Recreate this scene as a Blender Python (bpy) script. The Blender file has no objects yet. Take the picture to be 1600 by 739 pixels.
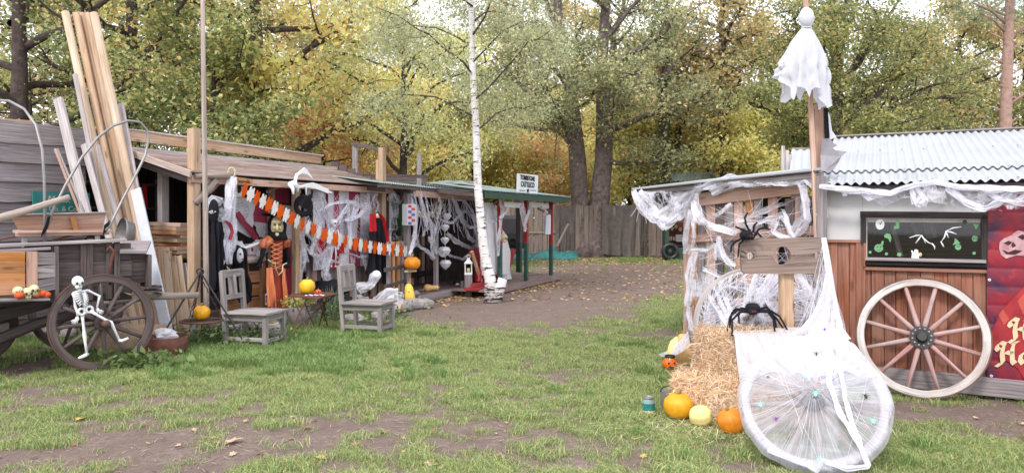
import bpy, math, random
import numpy as np
from mathutils import Vector, Matrix, noise as mnoise

# ------------------------------------------------------------------ camera, world, sun, exposure
SC = bpy.context.scene
COL = SC.collection
H, F, HZ = 1.65, 1150.0, 340.0
cam_d = bpy.data.cameras.new("camera"); cam = bpy.data.objects.new("camera", cam_d); COL.objects.link(cam)
cam.location = (0, 0, H); cam.rotation_euler = (math.radians(90), 0, 0)
cam_d.sensor_width = 36; cam_d.lens = F/1600*36; cam_d.shift_y = -(369.5-HZ)/1600
cam_d.clip_start = 0.1; cam_d.clip_end = 2000
SC.camera = cam
SUN_EL, SUN_AZ = 48, 205          # soft high light from behind the camera, veiled by cloud
w = bpy.data.worlds.new("World"); SC.world = w; w.use_nodes = True
nt = w.node_tree; nt.nodes.clear()
sky = nt.nodes.new('ShaderNodeTexSky'); sky.sky_type = 'NISHITA'; sky.sun_disc = False
sky.sun_elevation = math.radians(SUN_EL); sky.sun_rotation = math.radians(SUN_AZ)
sky.air_density = 1.0; sky.dust_density = 4.0
cloud = nt.nodes.new('ShaderNodeRGB'); cloud.outputs[0].default_value = (11.0, 11.3, 12.2, 1)
mx = nt.nodes.new('ShaderNodeMix'); mx.data_type = 'RGBA'; mx.inputs[0].default_value = 0.85
nt.links.new(sky.outputs[0], mx.inputs[6]); nt.links.new(cloud.outputs[0], mx.inputs[7])
bg = nt.nodes.new('ShaderNodeBackground'); bg.inputs[1].default_value = 0.1
nt.links.new(mx.outputs[2], bg.inputs[0])
wo = nt.nodes.new('ShaderNodeOutputWorld'); nt.links.new(bg.outputs[0], wo.inputs[0])
sd = bpy.data.lights.new("sun", 'SUN'); sd.energy = 1.4; sd.angle = math.radians(10); sd.color = (1, .96, .9)
so = bpy.data.objects.new("sun", sd); COL.objects.link(so)
# sky sun_rotation is measured from +Y clockwise seen from above
_a = math.radians(SUN_AZ); _e = math.radians(SUN_EL)
sdir = Vector((math.sin(_a)*math.cos(_e), math.cos(_a)*math.cos(_e), math.sin(_e)))
so.rotation_euler = sdir.to_track_quat('Z', 'Y').to_euler()
SC.view_settings.view_transform = 'Standard'; SC.view_settings.look = 'None'
SC.view_settings.exposure = 0.93; SC.view_settings.gamma = 1.0
try:
    SC.cycles.use_denoising = True
    SC.cycles.transparent_max_bounces = 32
    SC.cycles.max_bounces = 6; SC.cycles.diffuse_bounces = 3; SC.cycles.transmission_bounces = 4
except Exception: pass

R = random.Random(7)
def V(*a): return Vector(a)
def P(px, py, d): return Vector(((px-800)/F*d, d, H-(py-HZ)/F*d))
def G(px, py, z=0.0):
    d = (H-z)*F/(py-HZ); return Vector(((px-800)/F*d, d, z))
def topx(x, y, z): return 800+x/y*F, HZ-(z-H)/y*F

class Plane:
    """vertical plane through point p along direction u; b = offset to the back"""
    def __init__(s, p, u):
        s.p = Vector((p[0], p[1], 0)); s.u = Vector((u[0], u[1], 0)).normalized()
        s.n = Vector((-s.u.y, s.u.x, 0))
        if s.n.dot(s.p) < 0: s.n = -s.n
    def at(s, a, b=0, z=0): return s.p+s.u*a+s.n*b+Vector((0, 0, z))
    def hit(s, px, py, b=0):
        r = Vector(((px-800)/F, 1, -(py-HZ)/F)); q = s.p+s.n*b
        t = q.dot(s.n)/r.dot(s.n); return Vector((0, 0, H))+r*t
    def ahit(s, px, b=0): return (s.hit(px, HZ, b)-s.p).dot(s.u)

# ------------------------------------------------------------------ object helpers
def tag(o, label, cat, group=None, kind=None):
    if label: o['label'] = label
    if cat: o['category'] = cat
    if group: o['group'] = group
    if kind: o['kind'] = kind
    return o
def thing(name, label, cat, loc=(0, 0, 0), rot=(0, 0, 0), group=None):
    o = bpy.data.objects.new(name, None); COL.objects.link(o); o.empty_display_size = .1
    o.location = loc; o.rotation_euler = rot
    return tag(o, label, cat, group)
def root_loc(o):
    v = Vector((0, 0, 0))
    while o is not None: v = v+Vector(o.location); o = o.parent
    return v
def copy_tree(o, parent=None):
    c = o.copy(); COL.objects.link(c)
    if parent is not None: c.parent = parent
    for ch in list(o.children): copy_tree(ch, c)
    return c

class MB:
    """collects shapes, build() links them as ONE mesh object"""
    def __init__(s): s.v = []; s.f = []; s.uv = []; s.mi = []; s.m = 0
    def face(s, idx, uvs): s.f.append(idx); s.uv.append(uvs); s.mi.append(s.m)
    def beam(s, p0, p1, w, h, up=(0, 0, 1), bev=0.0, w2=None, h2=None, twist=0):
        p0 = Vector(p0); p1 = Vector(p1); d = p1-p0; L = d.length
        if L < 1e-6: return
        d = d/L; up = Vector(up)
        if abs(d.dot(up.normalized())) > .98: up = Vector((0, 1, 0)) if abs(d.y) < .9 else Vector((1, 0, 0))
        x = d.cross(up).normalized(); y = x.cross(d).normalized()
        w2 = w if w2 is None else w2; h2 = h if h2 is None else h2
        b = min(bev, w*.4, h*.4)
        def ring(p, w, h):
            a, c = w/2, h/2
            if b > 0: q = [(-a+b, -c), (a-b, -c), (a, -c+b), (a, c-b), (a-b, c), (-a+b, c), (-a, c-b), (-a, -c+b)]
            else: q = [(-a, -c), (a, -c), (a, c), (-a, c)]
            return [p+x*i+y*j for i, j in q]
        n = 8 if b > 0 else 4
        k = len(s.v); r0 = ring(p0, w, h); r1 = ring(p1, w2, h2)
        s.v += r0+r1; ou, ov = R.uniform(0, 50), R.uniform(0, 50)
        per = 0
        for i in range(n):
            j = (i+1) % n; e = (r0[j]-r0[i]).length
            s.face((k+i, k+j, k+n+j, k+n+i), [(ou, ov+per), (ou, ov+per+e), (ou+L, ov+per+e), (ou+L, ov+per)]); per += e
        s.face(tuple(k+i for i in range(n))[::-1], [(ou+(q-p0).dot(x)*.3, ov+(q-p0).dot(y)) for q in r0][::-1])
        s.face(tuple(k+n+i for i in range(n)), [(ou+(q-p1).dot(x)*.3, ov+(q-p1).dot(y)) for q in r1])
    def box(s, c, sx, sy, sz, rz=0, bev=0.0):
        c = Vector(c); d = Vector((math.cos(rz), math.sin(rz), 0))
        s.beam(c-d*sx/2, c+d*sx/2, sy, sz, (0, 0, 1), bev)
    def tube(s, pts, rad, n=8, cap=True, jit=0.0):
        pts = [Vector(p) for p in pts]; m = len(pts)
        if not hasattr(rad, '__len__'): rad = [rad]*m
        k = len(s.v); ou, ov = R.uniform(0, 50), R.uniform(0, 50); acc = 0; prev = None; us = []
        for i, p in enumerate(pts):
            t = (pts[min(i+1, m-1)]-pts[max(i-1, 0)])
            if t.length < 1e-9: t = Vector((0, 0, 1))
            t.normalize()
            if prev is None:
                a = Vector((0, 0, 1)) if abs(t.z) < .9 else Vector((1, 0, 0))
                x = t.cross(a).normalized()
            else:
                x = prev-t*prev.dot(t)
                if x.length < 1e-6: x = t.orthogonal()
                x.normalize()
            prev = x; y = t.cross(x)
            if i: acc += (p-pts[i-1]).length
            us.append(acc)
            for j in range(n):
                a = 2*math.pi*j/n; rr = rad[i]*(1+R.uniform(-jit, jit))
                s.v.append(p+(x*math.cos(a)+y*math.sin(a))*rr)
        for i in range(m-1):
            for j in range(n):
                j2 = (j+1) % n; c = 2*math.pi*rad[i]/n
                s.face((k+i*n+j, k+i*n+j2, k+(i+1)*n+j2, k+(i+1)*n+j),
                       [(ou+us[i], ov+j*c), (ou+us[i], ov+(j+1)*c), (ou+us[i+1], ov+(j+1)*c), (ou+us[i+1], ov+j*c)])
        if cap:
            s.face(tuple(k+j for j in range(n))[::-1], [(ou+.02*math.cos(j), ov+.02*math.sin(j)) for j in range(n)])
            q = k+(m-1)*n
            s.face(tuple(q+j for j in range(n)), [(ou+.02*math.cos(j), ov+.02*math.sin(j)) for j in range(n)])
    def lathe(s, c, prof, n=20, ax=(0, 0, 1), rfun=None, ph=0, cap=False):
        """prof: list of (r, h); rfun(angle, t)->factor"""
        c = Vector(c); z = Vector(ax).normalized(); x = z.orthogonal().normalized(); y = z.cross(x)
        if abs(z.z) > .99: x, y = Vector((1, 0, 0)), Vector((0, 1, 0)) if z.z > 0 else Vector((0, -1, 0))
        k = len(s.v); m = len(prof); ou = R.uniform(0, 50)
        for i, (r, h) in enumerate(prof):
            for j in range(n):
                a = 2*math.pi*j/n+ph; q = r*(rfun(a, i/(m-1)) if rfun else 1)
                s.v.append(c+z*h+(x*math.cos(a)+y*math.sin(a))*q)
        for i in range(m-1):
            for j in range(n):
                j2 = (j+1) % n
                s.face((k+i*n+j, k+i*n+j2, k+(i+1)*n+j2, k+(i+1)*n+j),
                       [(ou+prof[i][1], j*.05), (ou+prof[i][1], (j+1)*.05), (ou+prof[i+1][1], (j+1)*.05), (ou+prof[i+1][1], j*.05)])
        if cap:
            s.face(tuple(k+j for j in range(n))[::-1], [(0, 0)]*n); s.face(tuple(k+(m-1)*n+j for j in range(n)), [(0, 0)]*n)
    def ball(s, c, rx, ry=None, rz=None, n=12, m=8, fn=None, basis=None):
        ry = rx if ry is None else ry; rz = rx if rz is None else rz
        c = Vector(c); k = len(s.v); B = basis or Matrix.Identity(3)
        for i in range(m+1):
            t = math.pi*i/m
            for j in range(n):
                a = 2*math.pi*j/n; d = Vector((math.sin(t)*math.cos(a), math.sin(t)*math.sin(a), -math.cos(t)))
                q = fn(d) if fn else 1
                s.v.append(c+B @ Vector((d.x*rx*q, d.y*ry*q, d.z*rz*q)))
        for i in range(m):
            for j in range(n):
                j2 = (j+1) % n
                s.face((k+i*n+j, k+i*n+j2, k+(i+1)*n+j2, k+(i+1)*n+j), [(j/n, i/m), ((j+1)/n, i/m), ((j+1)/n, (i+1)/m), (j/n, (i+1)/m)])
    def grid(s, fn, nu, nv, su=1.0, sv=1.0):
        """fn(u,v)->point, u,v in 0..1"""
        k = len(s.v); ou = R.uniform(0, 50)
        for i in range(nu+1):
            for j in range(nv+1): s.v.append(Vector(fn(i/nu, j/nv)))
        for i in range(nu):
            for j in range(nv):
                a = k+i*(nv+1)+j
                s.face((a, a+nv+1, a+nv+2, a+1), [(ou+i/nu*su, j/nv*sv), (ou+(i+1)/nu*su, j/nv*sv), (ou+(i+1)/nu*su, (j+1)/nv*sv), (ou+i/nu*su, (j+1)/nv*sv)])
    def poly(s, pts, n, th):
        """outline pts (3D) extruded by thickness along n"""
        n = Vector(n).normalized()*th; k = len(s.v); m = len(pts); ou = R.uniform(0, 20)
        s.v += [Vector(p) for p in pts]+[Vector(p)+n for p in pts]
        o = Vector(pts[0]); e = (Vector(pts[1])-o).normalized(); g = n.normalized().cross(e)
        uv = [(ou+(Vector(p)-o).dot(e), (Vector(p)-o).dot(g)) for p in pts]
        s.face(tuple(range(k, k+m)), uv); s.face(tuple(range(k+m, k+2*m))[::-1], uv[::-1])
        for i in range(m):
            j = (i+1) % m; s.face((k+i, k+m+i, k+m+j, k+j), [uv[i], uv[i], uv[j], uv[j]])
    def build(s, name, mats, parent=None, smooth=False, local=False, solid=0, recalc=False):
        me = bpy.data.meshes.new(name)
        o = bpy.data.objects.new(name, me)
        off = Vector((0, 0, 0))
        if parent is not None:
            o.parent = parent
            if not local: off = root_loc(parent)
        elif not local and s.v:
            xs = [v.x for v in s.v]; ys = [v.y for v in s.v]; zs = [v.z for v in s.v]
            off = Vector(((min(xs)+max(xs))/2, (min(ys)+max(ys))/2, min(zs))); o.location = off
        me.from_pydata([tuple(v-off) for v in s.v], [], s.f)
        uvl = me.uv_layers.new(name="UVMap"); flat = [c for f in s.uv for uv in f for c in uv]
        uvl.data.foreach_set("uv", flat)
        if not isinstance(mats, (list, tuple)): mats = [mats]
        for m in mats: me.materials.append(m)
        if len(mats) > 1: me.polygons.foreach_set("material_index", s.mi)
        if smooth: me.polygons.foreach_set("use_smooth", [True]*len(me.polygons))
        me.update(); COL.objects.link(o)
        if recalc:
            import bmesh
            bm = bmesh.new(); bm.from_mesh(me); bmesh.ops.recalc_face_normals(bm, faces=bm.faces); bm.to_mesh(me); bm.free()
        if solid:
            mo = o.modifiers.new("thickness", 'SOLIDIFY'); mo.thickness = solid
        return o

def set_attr(o, vals, name="dens"):
    at = o.data.attributes.new(name, 'FLOAT', 'POINT'); at.data.foreach_set("value", vals)

# ------------------------------------------------------------------ materials
def newmat(name):
    m = bpy.data.materials.new(name); m.use_nodes = True; t = m.node_tree; t.nodes.clear()
    return m, t
class NT:
    def __init__(s, t): s.t = t
    def n(s, typ, **k):
        nd = s.t.nodes.new(typ)
        for a, b in k.items():
            if a.startswith('i_'):
                key = a[2:]; nd.inputs[int(key) if key.isdigit() else key.replace('_', ' ')].default_value = b
            else: setattr(nd, a, b)
        return nd
    def l(s, a, b): s.t.links.new(a, b)
    def coords(s, kind='UV', scale=(1, 1, 1)):
        tc = s.n('ShaderNodeTexCoord'); mp = s.n('ShaderNodeMapping'); mp.inputs['Scale'].default_value = scale
        s.l(tc.outputs[kind], mp.inputs[0]); return mp.outputs[0]
    def noise(s, vec, scale=5, detail=4, rough=.55, dist=0):
        nd = s.n('ShaderNodeTexNoise'); nd.inputs['Scale'].default_value = scale; nd.inputs['Detail'].default_value = detail
        nd.inputs['Roughness'].default_value = rough; nd.inputs['Distortion'].default_value = dist
        if vec is not None: s.l(vec, nd.inputs['Vector'])
        return nd.outputs['Fac']
    def ramp(s, fac, stops, interp='LINEAR'):
        r = s.n('ShaderNodeValToRGB'); r.color_ramp.interpolation = interp
        els = r.color_ramp.elements
        while len(els) < len(stops): els.new(.5)
        for e, (p, c) in zip(els, stops):
            e.position = p; e.color = (c, c, c, 1) if not hasattr(c, '__len__') else (*c[:3], 1)
        s.l(fac, r.inputs[0]); return r.outputs[0]
    def mix(s, f, a, b, mode='MIX'):
        m = s.n('ShaderNodeMix'); m.data_type = 'RGBA'; m.blend_type = mode
        for i, x in ((0, f), (6, a), (7, b)):
            if hasattr(x, 'links') or hasattr(x, 'is_linked'): s.l(x, m.inputs[i])
            elif i == 0: m.inputs[0].default_value = x
            else: m.inputs[i].default_value = (*x[:3], 1) if hasattr(x, '__len__') else (x, x, x, 1)
        return m.outputs[2]
    def math(s, op, a, b=0, clamp=False):
        m = s.n('ShaderNodeMath'); m.operation = op; m.use_clamp = clamp
        for i, x in ((0, a), (1, b)):
            if hasattr(x, 'is_linked'): s.l(x, m.inputs[i])
            else: m.inputs[i].default_value = x
        return m.outputs[0]
    def bsdf(s, col, rough=.8, spec=.3, bump=None, bstr=.3, bdist=.01, metal=0, out=True):
        b = s.n('ShaderNodeBsdfPrincipled')
        for k, x in (('Base Color', col), ('Roughness', rough), ('Metallic', metal), ('Specular IOR Level', spec)):
            if hasattr(x, 'is_linked'): s.l(x, b.inputs[k])
            else: b.inputs[k].default_value = (*x[:3], 1) if k == 'Base Color' else x
        if bump is not None:
            bp = s.n('ShaderNodeBump'); bp.inputs['Strength'].default_value = bstr; bp.inputs['Distance'].default_value = bdist
            s.l(bump, bp.inputs['Height']); s.l(bp.outputs[0], b.inputs['Normal'])
        if out:
            o = s.n('ShaderNodeOutputMaterial'); s.l(b.outputs[0], o.inputs[0])
        return b
def wood(name, dark, light, knots=.0, crack=.6, rough=.82, vary=.35, su=1.0, grain=28, stain=None):
    m, t = newmat(name); N = NT(t)
    uv = N.coords('UV', (1*su, grain*su, 1)); uvf = N.coords('UV', (2.2*su, 95*su, 1)); uvl = N.coords('UV', (.9, 2.2, 1))
    g = N.noise(uv, 1.6, 5, .6, .5); c = N.noise(uvf, 1.0, 3, .6); l = N.noise(uvl, 1.3, 3)
    base = N.mix(N.ramp(g, [(.3, 0), (.7, 1)]), dark, light)
    oi = N.n('ShaderNodeObjectInfo')
    tone = N.math('ADD', N.math('MULTIPLY', l, .9), N.math('MULTIPLY', oi.outputs['Random'], .5))
    hv = N.n('ShaderNodeHueSaturation'); N.l(base, hv.inputs['Color'])
    N.l(N.math('ADD', N.math('MULTIPLY', tone, 2*vary), 1-1.35*vary), hv.inputs['Value'])
    N.l(N.math('ADD', N.math('MULTIPLY', l, -.8), 1.4), hv.inputs['Saturation'])
    col = hv.outputs[0]
    ck = N.ramp(c, [(.30, 1), (.42, 0)])
    col = N.mix(N.math('MULTIPLY', ck, crack), col, tuple(x*.25 for x in dark))
    if knots > 0:
        vr = N.n('ShaderNodeTexVoronoi'); N.l(N.coords('UV', (2.6, 9, 1)), vr.inputs['Vector']); vr.inputs['Scale'].default_value = 1.0
        kf = N.ramp(vr.outputs['Distance'], [(.09, 1), (.2, 0)])
        col = N.mix(N.math('MULTIPLY', kf, knots), col, tuple(x*.4 for x in dark))
    if stain:
        sf = N.ramp(N.noise(N.coords('UV', (1.5, 3.5, 1)), 1.2, 4), [(.45, 0), (.65, 1)])
        col = N.mix(N.math('MULTIPLY', sf, .75), col, stain)
    N.bsdf(col, rough, .25, N.math('SUBTRACT', N.math('MULTIPLY', g, .6), ck), .55, .006)
    return m
def plain(name, col, rough=.7, spec=.3, var=.25, scale=8, bump=.15, metal=0, col2=None, bdist=.01, coord='Object', speck=0, stain=None):
    m, t = newmat(name); N = NT(t)
    n1 = N.noise(N.coords(coord), scale, 5, .6); 
    c2 = col2 or tuple(x*(1-var) for x in col)
    c = N.mix(N.ramp(n1, [(.35, 0), (.65, 1)]), c2, col)
    if speck: c = N.mix(N.math('MULTIPLY', N.ramp(N.noise(N.coords(coord), 38, 3, .6), [(.62, 0), (.70, 1)]), speck), c, (.22, .13, .05))
    if stain: c = N.mix(N.math('MULTIPLY', N.ramp(N.noise(N.coords(coord, (1.5, 1.5, 6)), 2.2, 6, .7), [(.55, 0), (.75, 1)]), .7), c, stain)
    N.bsdf(c, rough, spec, N.noise(N.coords(coord), scale*4, 4), bump, bdist, metal)
    return m
def cloth(name, col, trans=.25, var=.25, rough=.9, fold=3):
    m, t = newmat(name); N = NT(t)
    n1 = N.noise(N.coords('Object'), 5, 5, .6)
    c = N.mix(N.ramp(n1, [(.3, 0), (.7, 1)]), tuple(x*(1-var) for x in col), col)
    b = N.bsdf(c, rough, .15, N.noise(N.coords('Object'), 60, 3), .2, .004, out=False)
    tr = N.n('ShaderNodeBsdfTranslucent'); N.l(c, tr.inputs[0])
    mxs = N.n('ShaderNodeMixShader'); mxs.inputs[0].default_value = trans
    N.l(b.outputs[0], mxs.inputs[1]); N.l(tr.outputs[0], mxs.inputs[2])
    o = N.n('ShaderNodeOutputMaterial'); N.l(mxs.outputs[0], o.inputs[0]); return m
def leafmat(name, trans=.5, rough=.6):
    m, t = newmat(name); N = NT(t)
    a = N.n('ShaderNodeAttribute'); a.attribute_name = 'tint'
    b = N.bsdf(a.outputs['Color'], rough, .25, out=False)
    tr = N.n('ShaderNodeBsdfTranslucent'); N.l(a.outputs['Color'], tr.inputs[0])
    mxs = N.n('ShaderNodeMixShader'); mxs.inputs[0].default_value = trans
    N.l(b.outputs[0], mxs.inputs[1]); N.l(tr.outputs[0], mxs.inputs[2])
    o = N.n('ShaderNodeOutputMaterial'); N.l(mxs.outputs[0], o.inputs[0]); return m
def webmat(name, lo, hi, fx=90, fy=3.0, col=(.87, .86, .94), amax=.9):
    """gauzy fibres: alpha from stretched noise (UV: x across the fibres, y along) times the 'dens' attribute"""
    m, t = newmat(name); N = NT(t)
    c1 = N.noise(N.coords('UV', (fx, fy, 1)), 1, 3, .65, .8)
    c2 = N.noise(N.coords('UV', (fx*.25, fy*.9, 1)), 1, 3, .6, 1.5)
    c3 = N.noise(N.coords('UV', (fy*2.5, fx*.5, 1)), 1, 2, .6, .8)
    f = N.math('ADD', N.math('MULTIPLY', c1, .35), N.math('ADD', N.math('MULTIPLY', c2, .5), N.math('MULTIPLY', c3, .25)))
    at = N.n('ShaderNodeAttribute'); at.attribute_name = 'dens'
    f = N.math('ADD', f, N.math('MULTIPLY', N.math('SUBTRACT', at.outputs['Fac'], .5), .5))
    a = N.math('MULTIPLY', N.ramp(f, [(lo, 0), (hi, 1)]), amax)
    d = N.n('ShaderNodeBsdfDiffuse'); d.inputs[0].default_value = (*col, 1)
    tl = N.n('ShaderNodeBsdfTranslucent'); tl.inputs[0].default_value = (*col, 1)
    m1 = N.n('ShaderNodeMixShader'); m1.inputs[0].default_value = .4; N.l(d.outputs[0], m1.inputs[1]); N.l(tl.outputs[0], m1.inputs[2])
    tp = N.n('ShaderNodeBsdfTransparent'); m2 = N.n('ShaderNodeMixShader')
    N.l(a, m2.inputs[0]); N.l(tp.outputs[0], m2.inputs[1]); N.l(m1.outputs[0], m2.inputs[2])
    o = N.n('ShaderNodeOutputMaterial'); N.l(m2.outputs[0], o.inputs[0]); return m

M = {}
M['grey'] = wood('weathered_grey_wood', (.16, .135, .14), (.34, .30, .30), crack=.55)
M['greylight'] = wood('silvered_wood', (.30, .26, .26), (.52, .47, .46), crack=.5)
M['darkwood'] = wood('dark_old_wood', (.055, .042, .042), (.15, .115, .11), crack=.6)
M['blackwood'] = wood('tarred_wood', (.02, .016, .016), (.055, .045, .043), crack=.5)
M['tan'] = wood('fresh_pine', (.34, .22, .14), (.54, .385, .27), knots=.7, crack=.3)
M['tanlight'] = wood('pale_pine', (.38, .275, .195), (.60, .46, .345), knots=.8, crack=.25)
M['orangewood'] = wood('amber_pine', (.30, .13, .055), (.52, .27, .14), knots=.6, crack=.45)
M['fadedpink'] = wood('faded_pink_wood', (.34, .20, .15), (.55, .38, .31), knots=.5, crack=.4)
M['siding'] = wood('red_brown_siding', (.165, .060, .042), (.38, .165, .11), knots=.5, crack=.55, vary=.45, stain=(.30, .17, .12))
M['fence'] = wood('fence_wood', (.15, .115, .10), (.30, .245, .21), crack=.4)
M['shingle'] = wood('roof_board_wood', (.30, .22, .19), (.52, .42, .37), crack=.5, vary=.4)
M['deck'] = wood('deck_wood', (.13, .09, .085), (.27, .20, .18), crack=.4)
M['whitewash'] = wood('flaking_white_wood', (.42, .38, .36), (.66, .63, .61), crack=.8, vary=.2, stain=(.33, .24, .2))
M['redspoke'] = wood('faded_red_wood', (.28, .13, .12), (.47, .28, .26), crack=.5, vary=.3, stain=(.42, .37, .36))
M['log'] = wood('peeled_log', (.22, .17, .15), (.42, .35, .31), knots=.3, crack=.5)
M['iron'] = plain('rusted_iron', (.09, .06, .055), .7, .4, col2=(.14, .06, .035), scale=14)
M['darkiron'] = plain('dark_iron', (.035, .032, .034), .6, .5)
M['steel'] = plain('galvanised_tube', (.30, .28, .275), .45, .5, metal=.5, var=.3)
M['rust'] = plain('rusty_pot', (.16, .065, .045), .8, .2, col2=(.09, .04, .03), scale=10)
M['black'] = cloth('black_cloth', (.018, .017, .022), .05)
M['blackshiny'] = plain('black_plastic', (.02, .02, .022), .4, .5)
M['red'] = cloth('red_cloth', (.55, .02, .03), .15)
M['darkred'] = cloth('wine_red_cloth', (.42, .05, .08), .15)
M['white'] = cloth('white_cloth', (.80, .79, .84), .35, var=.08)
M['bone'] = plain('white_plastic_bone', (.80, .80, .82), .5, .4, var=.1)
M['cream'] = plain('cream_plastic', (.66, .55, .33), .6, .3, var=.3)
M['skullc'] = plain('yellowed_skull', (.70, .60, .38), .6, .3, var=.35, scale=20)
M['orange'] = plain('orange_pumpkin_skin', (.78, .26, .012), .5, .4, var=.35, scale=6, bump=.15, speck=.6)
M['yelloworange'] = plain('golden_pumpkin_skin', (.84, .40, .015), .5, .4, var=.35, scale=6, bump=.15, speck=.6)
M['squash'] = plain('pale_squash_skin', (.80, .66, .28), .55, .35, var=.2, scale=9, bump=.12, speck=.45)
M['yellowsq'] = plain('yellow_squash_skin', (.82, .55, .08), .5, .4, var=.2, scale=9, bump=.08)
M['butternut'] = plain('butternut_skin', (.72, .44, .18), .55, .35, var=.2, scale=9, bump=.12, speck=.45)
M['stem'] = plain('dry_stem', (.30, .24, .10), .8, .2)
M['bark'] = plain('oak_bark', (.24, .19, .18), .95, .1, col2=(.11, .085, .08), scale=7, bump=.9, bdist=.05)
M['barkdark'] = plain('dark_bark', (.12, .09, .082), .95, .1, col2=(.06, .046, .042), scale=9, bump=.8, bdist=.04)
M['barkpine'] = plain('pine_bark', (.40, .26, .21), .9, .1, col2=(.26, .17, .14), scale=9, bump=.8, bdist=.03)
M['stone'] = plain('field_stone', (.34, .31, .32), .9, .2, col2=(.20, .18, .18), scale=7, bump=.5, bdist=.03)
M['leaf'] = leafmat('leaf'); M['grassblade'] = leafmat('grass_blade', .35, .55)
M['straw'] = leafmat('straw', .25, .6); M['litter'] = leafmat('dry_leaf', .2, .8)
M['glassy'] = plain('white_globe', (.8, .82, .84), .2, .6, var=.05)
M['webdense'] = webmat('dense_spider_gauze', .46, .72, fx=60)
M['webthin'] = webmat('thin_spider_gauze', .56, .78)
M['webcloth'] = webmat('creepy_cheesecloth', .52, .70, fx=34, fy=9, col=(.88, .87, .95))
m, t = newmat('web_thread'); N = NT(t)
d = N.n('ShaderNodeBsdfDiffuse'); d.inputs[0].default_value = (.84, .83, .9, 1)
tl = N.n('ShaderNodeBsdfTranslucent'); tl.inputs[0].default_value = (.84, .83, .9, 1)
m1 = N.n('ShaderNodeMixShader'); m1.inputs[0].default_value = .4; N.l(d.outputs[0], m1.inputs[1]); N.l(tl.outputs[0], m1.inputs[2])
o = N.n('ShaderNodeOutputMaterial'); N.l(m1.outputs[0], o.inputs[0]); M['thread'] = m
# ------------------------------------------------------------------ ground, grass, fallen leaves
def fbm(x, y, s=1.0, o=3, z=0.0):
    v = 0; a = 1; t = 0
    for k in range(o):
        v += a*mnoise.noise((x*s, y*s, z+k*7.3)); t += a; s *= 2.1; a *= .55
    return v/t
# bare-earth patches: centre and radii as seen on the ground, converted to metres by G()
DIRT = [(880, 465, 210, 40, 1.1), (1010, 418, 120, 12, .4), (760, 490, 140, 20, .8), (700, 470, 90, 14, 1), (950, 440, 160, 22, .9),
        (330, 690, 240, 50, .95), (120, 720, 200, 30, .8), (560, 665, 120, 25, .5), (760, 690, 170, 40, .55),
        (960, 715, 160, 30, .75), (60, 615, 130, 20, .8), (1025, 522, 45, 9, .9), (1450, 640, 260, 18, 1.0), (1560, 660, 120, 25, .7),
        (60, 575, 120, 16, .9), (860, 600, 120, 30, .3), (1200, 580, 120, 60, .9), (640, 480, 50, 12, .8), (1150, 720, 60, 12, .3), (930, 640, 110, 12, .35), (690, 620, 120, 14, .35)]
LUSH = [(400, 560, 260, 35, .7), (220, 580, 120, 25, .5), (560, 520, 90, 18, .4), (1050, 480, 70, 30, .4), (1000, 410, 90, 6, .3), (1030, 620, 110, 90, .4), (1500, 700, 150, 40, .35)]
def grassiness(x, y):
    if y < 2.5: return .55+.8*fbm(x, y, .9)
    px, py = topx(x, y, 0); g = .57+.5*fbm(x, y, .8, 3)+1.35*fbm(x, y, 3.8, 3, 9)
    for cx, cy, rx, ry, s in DIRT:
        q = ((px-cx)/rx)**2+((py-cy)/ry)**2
        if q < 4: g -= s*(.76 if py > 560 else .9)*math.exp(-q*1.1)
    for cx, cy, rx, ry, s in LUSH:
        q = ((px-cx)/rx)**2+((py-cy)/ry)**2
        if q < 4: g += s*math.exp(-q*1.1)
    if y > 24: g -= .25+.1*fbm(x, y, .3)
    return g
def gz(x, y):
    a = .018*fbm(x, y, .8, 3) if y < 60 else 0
    return a-.012
rows = [-60, -20, -8, -3, 0, 1.5, 2.5, 3.2]+[3.2*(1500/3.2)**((i/330)**1.35) for i in range(1, 331)]
us = [(-1+2*j/300) for j in range(301)]
vs = []; gr = []
for y in rows:
    hw = max(9, 1.25*y) if y < 60 else 75+(y-60)*1.2
    hw = max(hw, 9+abs(min(y, 0)))
    for u in us:
        x = u*hw; vs.append((x, y, gz(x, y))); gr.append(grassiness(x, y) if 2.5 < y < 60 else .5)
nc = 301
fs = [(i*nc+j, i*nc+j+1, (i+1)*nc+j+1, (i+1)*nc+j) for i in range(len(rows)-1) for j in range(nc-1)]
me = bpy.data.meshes.new("ground"); me.from_pydata(vs, [], fs)
at = me.attributes.new("grass", 'FLOAT', 'POINT'); at.data.foreach_set("value", gr)
me.polygons.foreach_set("use_smooth", [True]*len(me.polygons))
m, t = newmat("ground_soil_and_turf"); N = NT(t)
oc = N.coords('Object')
at = N.n('ShaderNodeAttribute'); at.attribute_name = 'grass'
n1 = N.noise(oc, 3.0, 8, .65); n2 = N.noise(oc, 22, 6, .7); n3 = N.noise(oc, 90, 4, .7)
soil = N.mix(N.ramp(n2, [(.3, 0), (.7, 1)]), (.125, .092, .078), (.27, .21, .178))
soil = N.mix(N.ramp(n1, [(.4, 0), (.65, 1)]), soil, (.165, .12, .105))
soil = N.mix(N.ramp(n3, [(.62, 0), (.7, 1)]), soil, (.30, .235, .19))
turf = N.mix(N.ramp(n2, [(.3, 0), (.75, 1)]), (.11, .12, .06), (.20, .24, .10))
turf = N.mix(N.ramp(n1, [(.5, 0), (.75, 1)]), turf, (.24, .22, .13))
f = N.math('ADD', at.outputs['Fac'], N.math('MULTIPLY', N.math('SUBTRACT', n2, .5), .7))
f = N.ramp(f, [(.15, 0), (.85, 1)])
col = N.mix(f, soil, turf)
N.bsdf(col, .95, .1, N.math('ADD', N.math('MULTIPLY', n2, 1.0), N.math('MULTIPLY', n3, .4)), .7, .03)
me.materials.append(m)
go = bpy.data.objects.new("ground", me); COL.objects.link(go); go['kind'] = 'structure'

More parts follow.
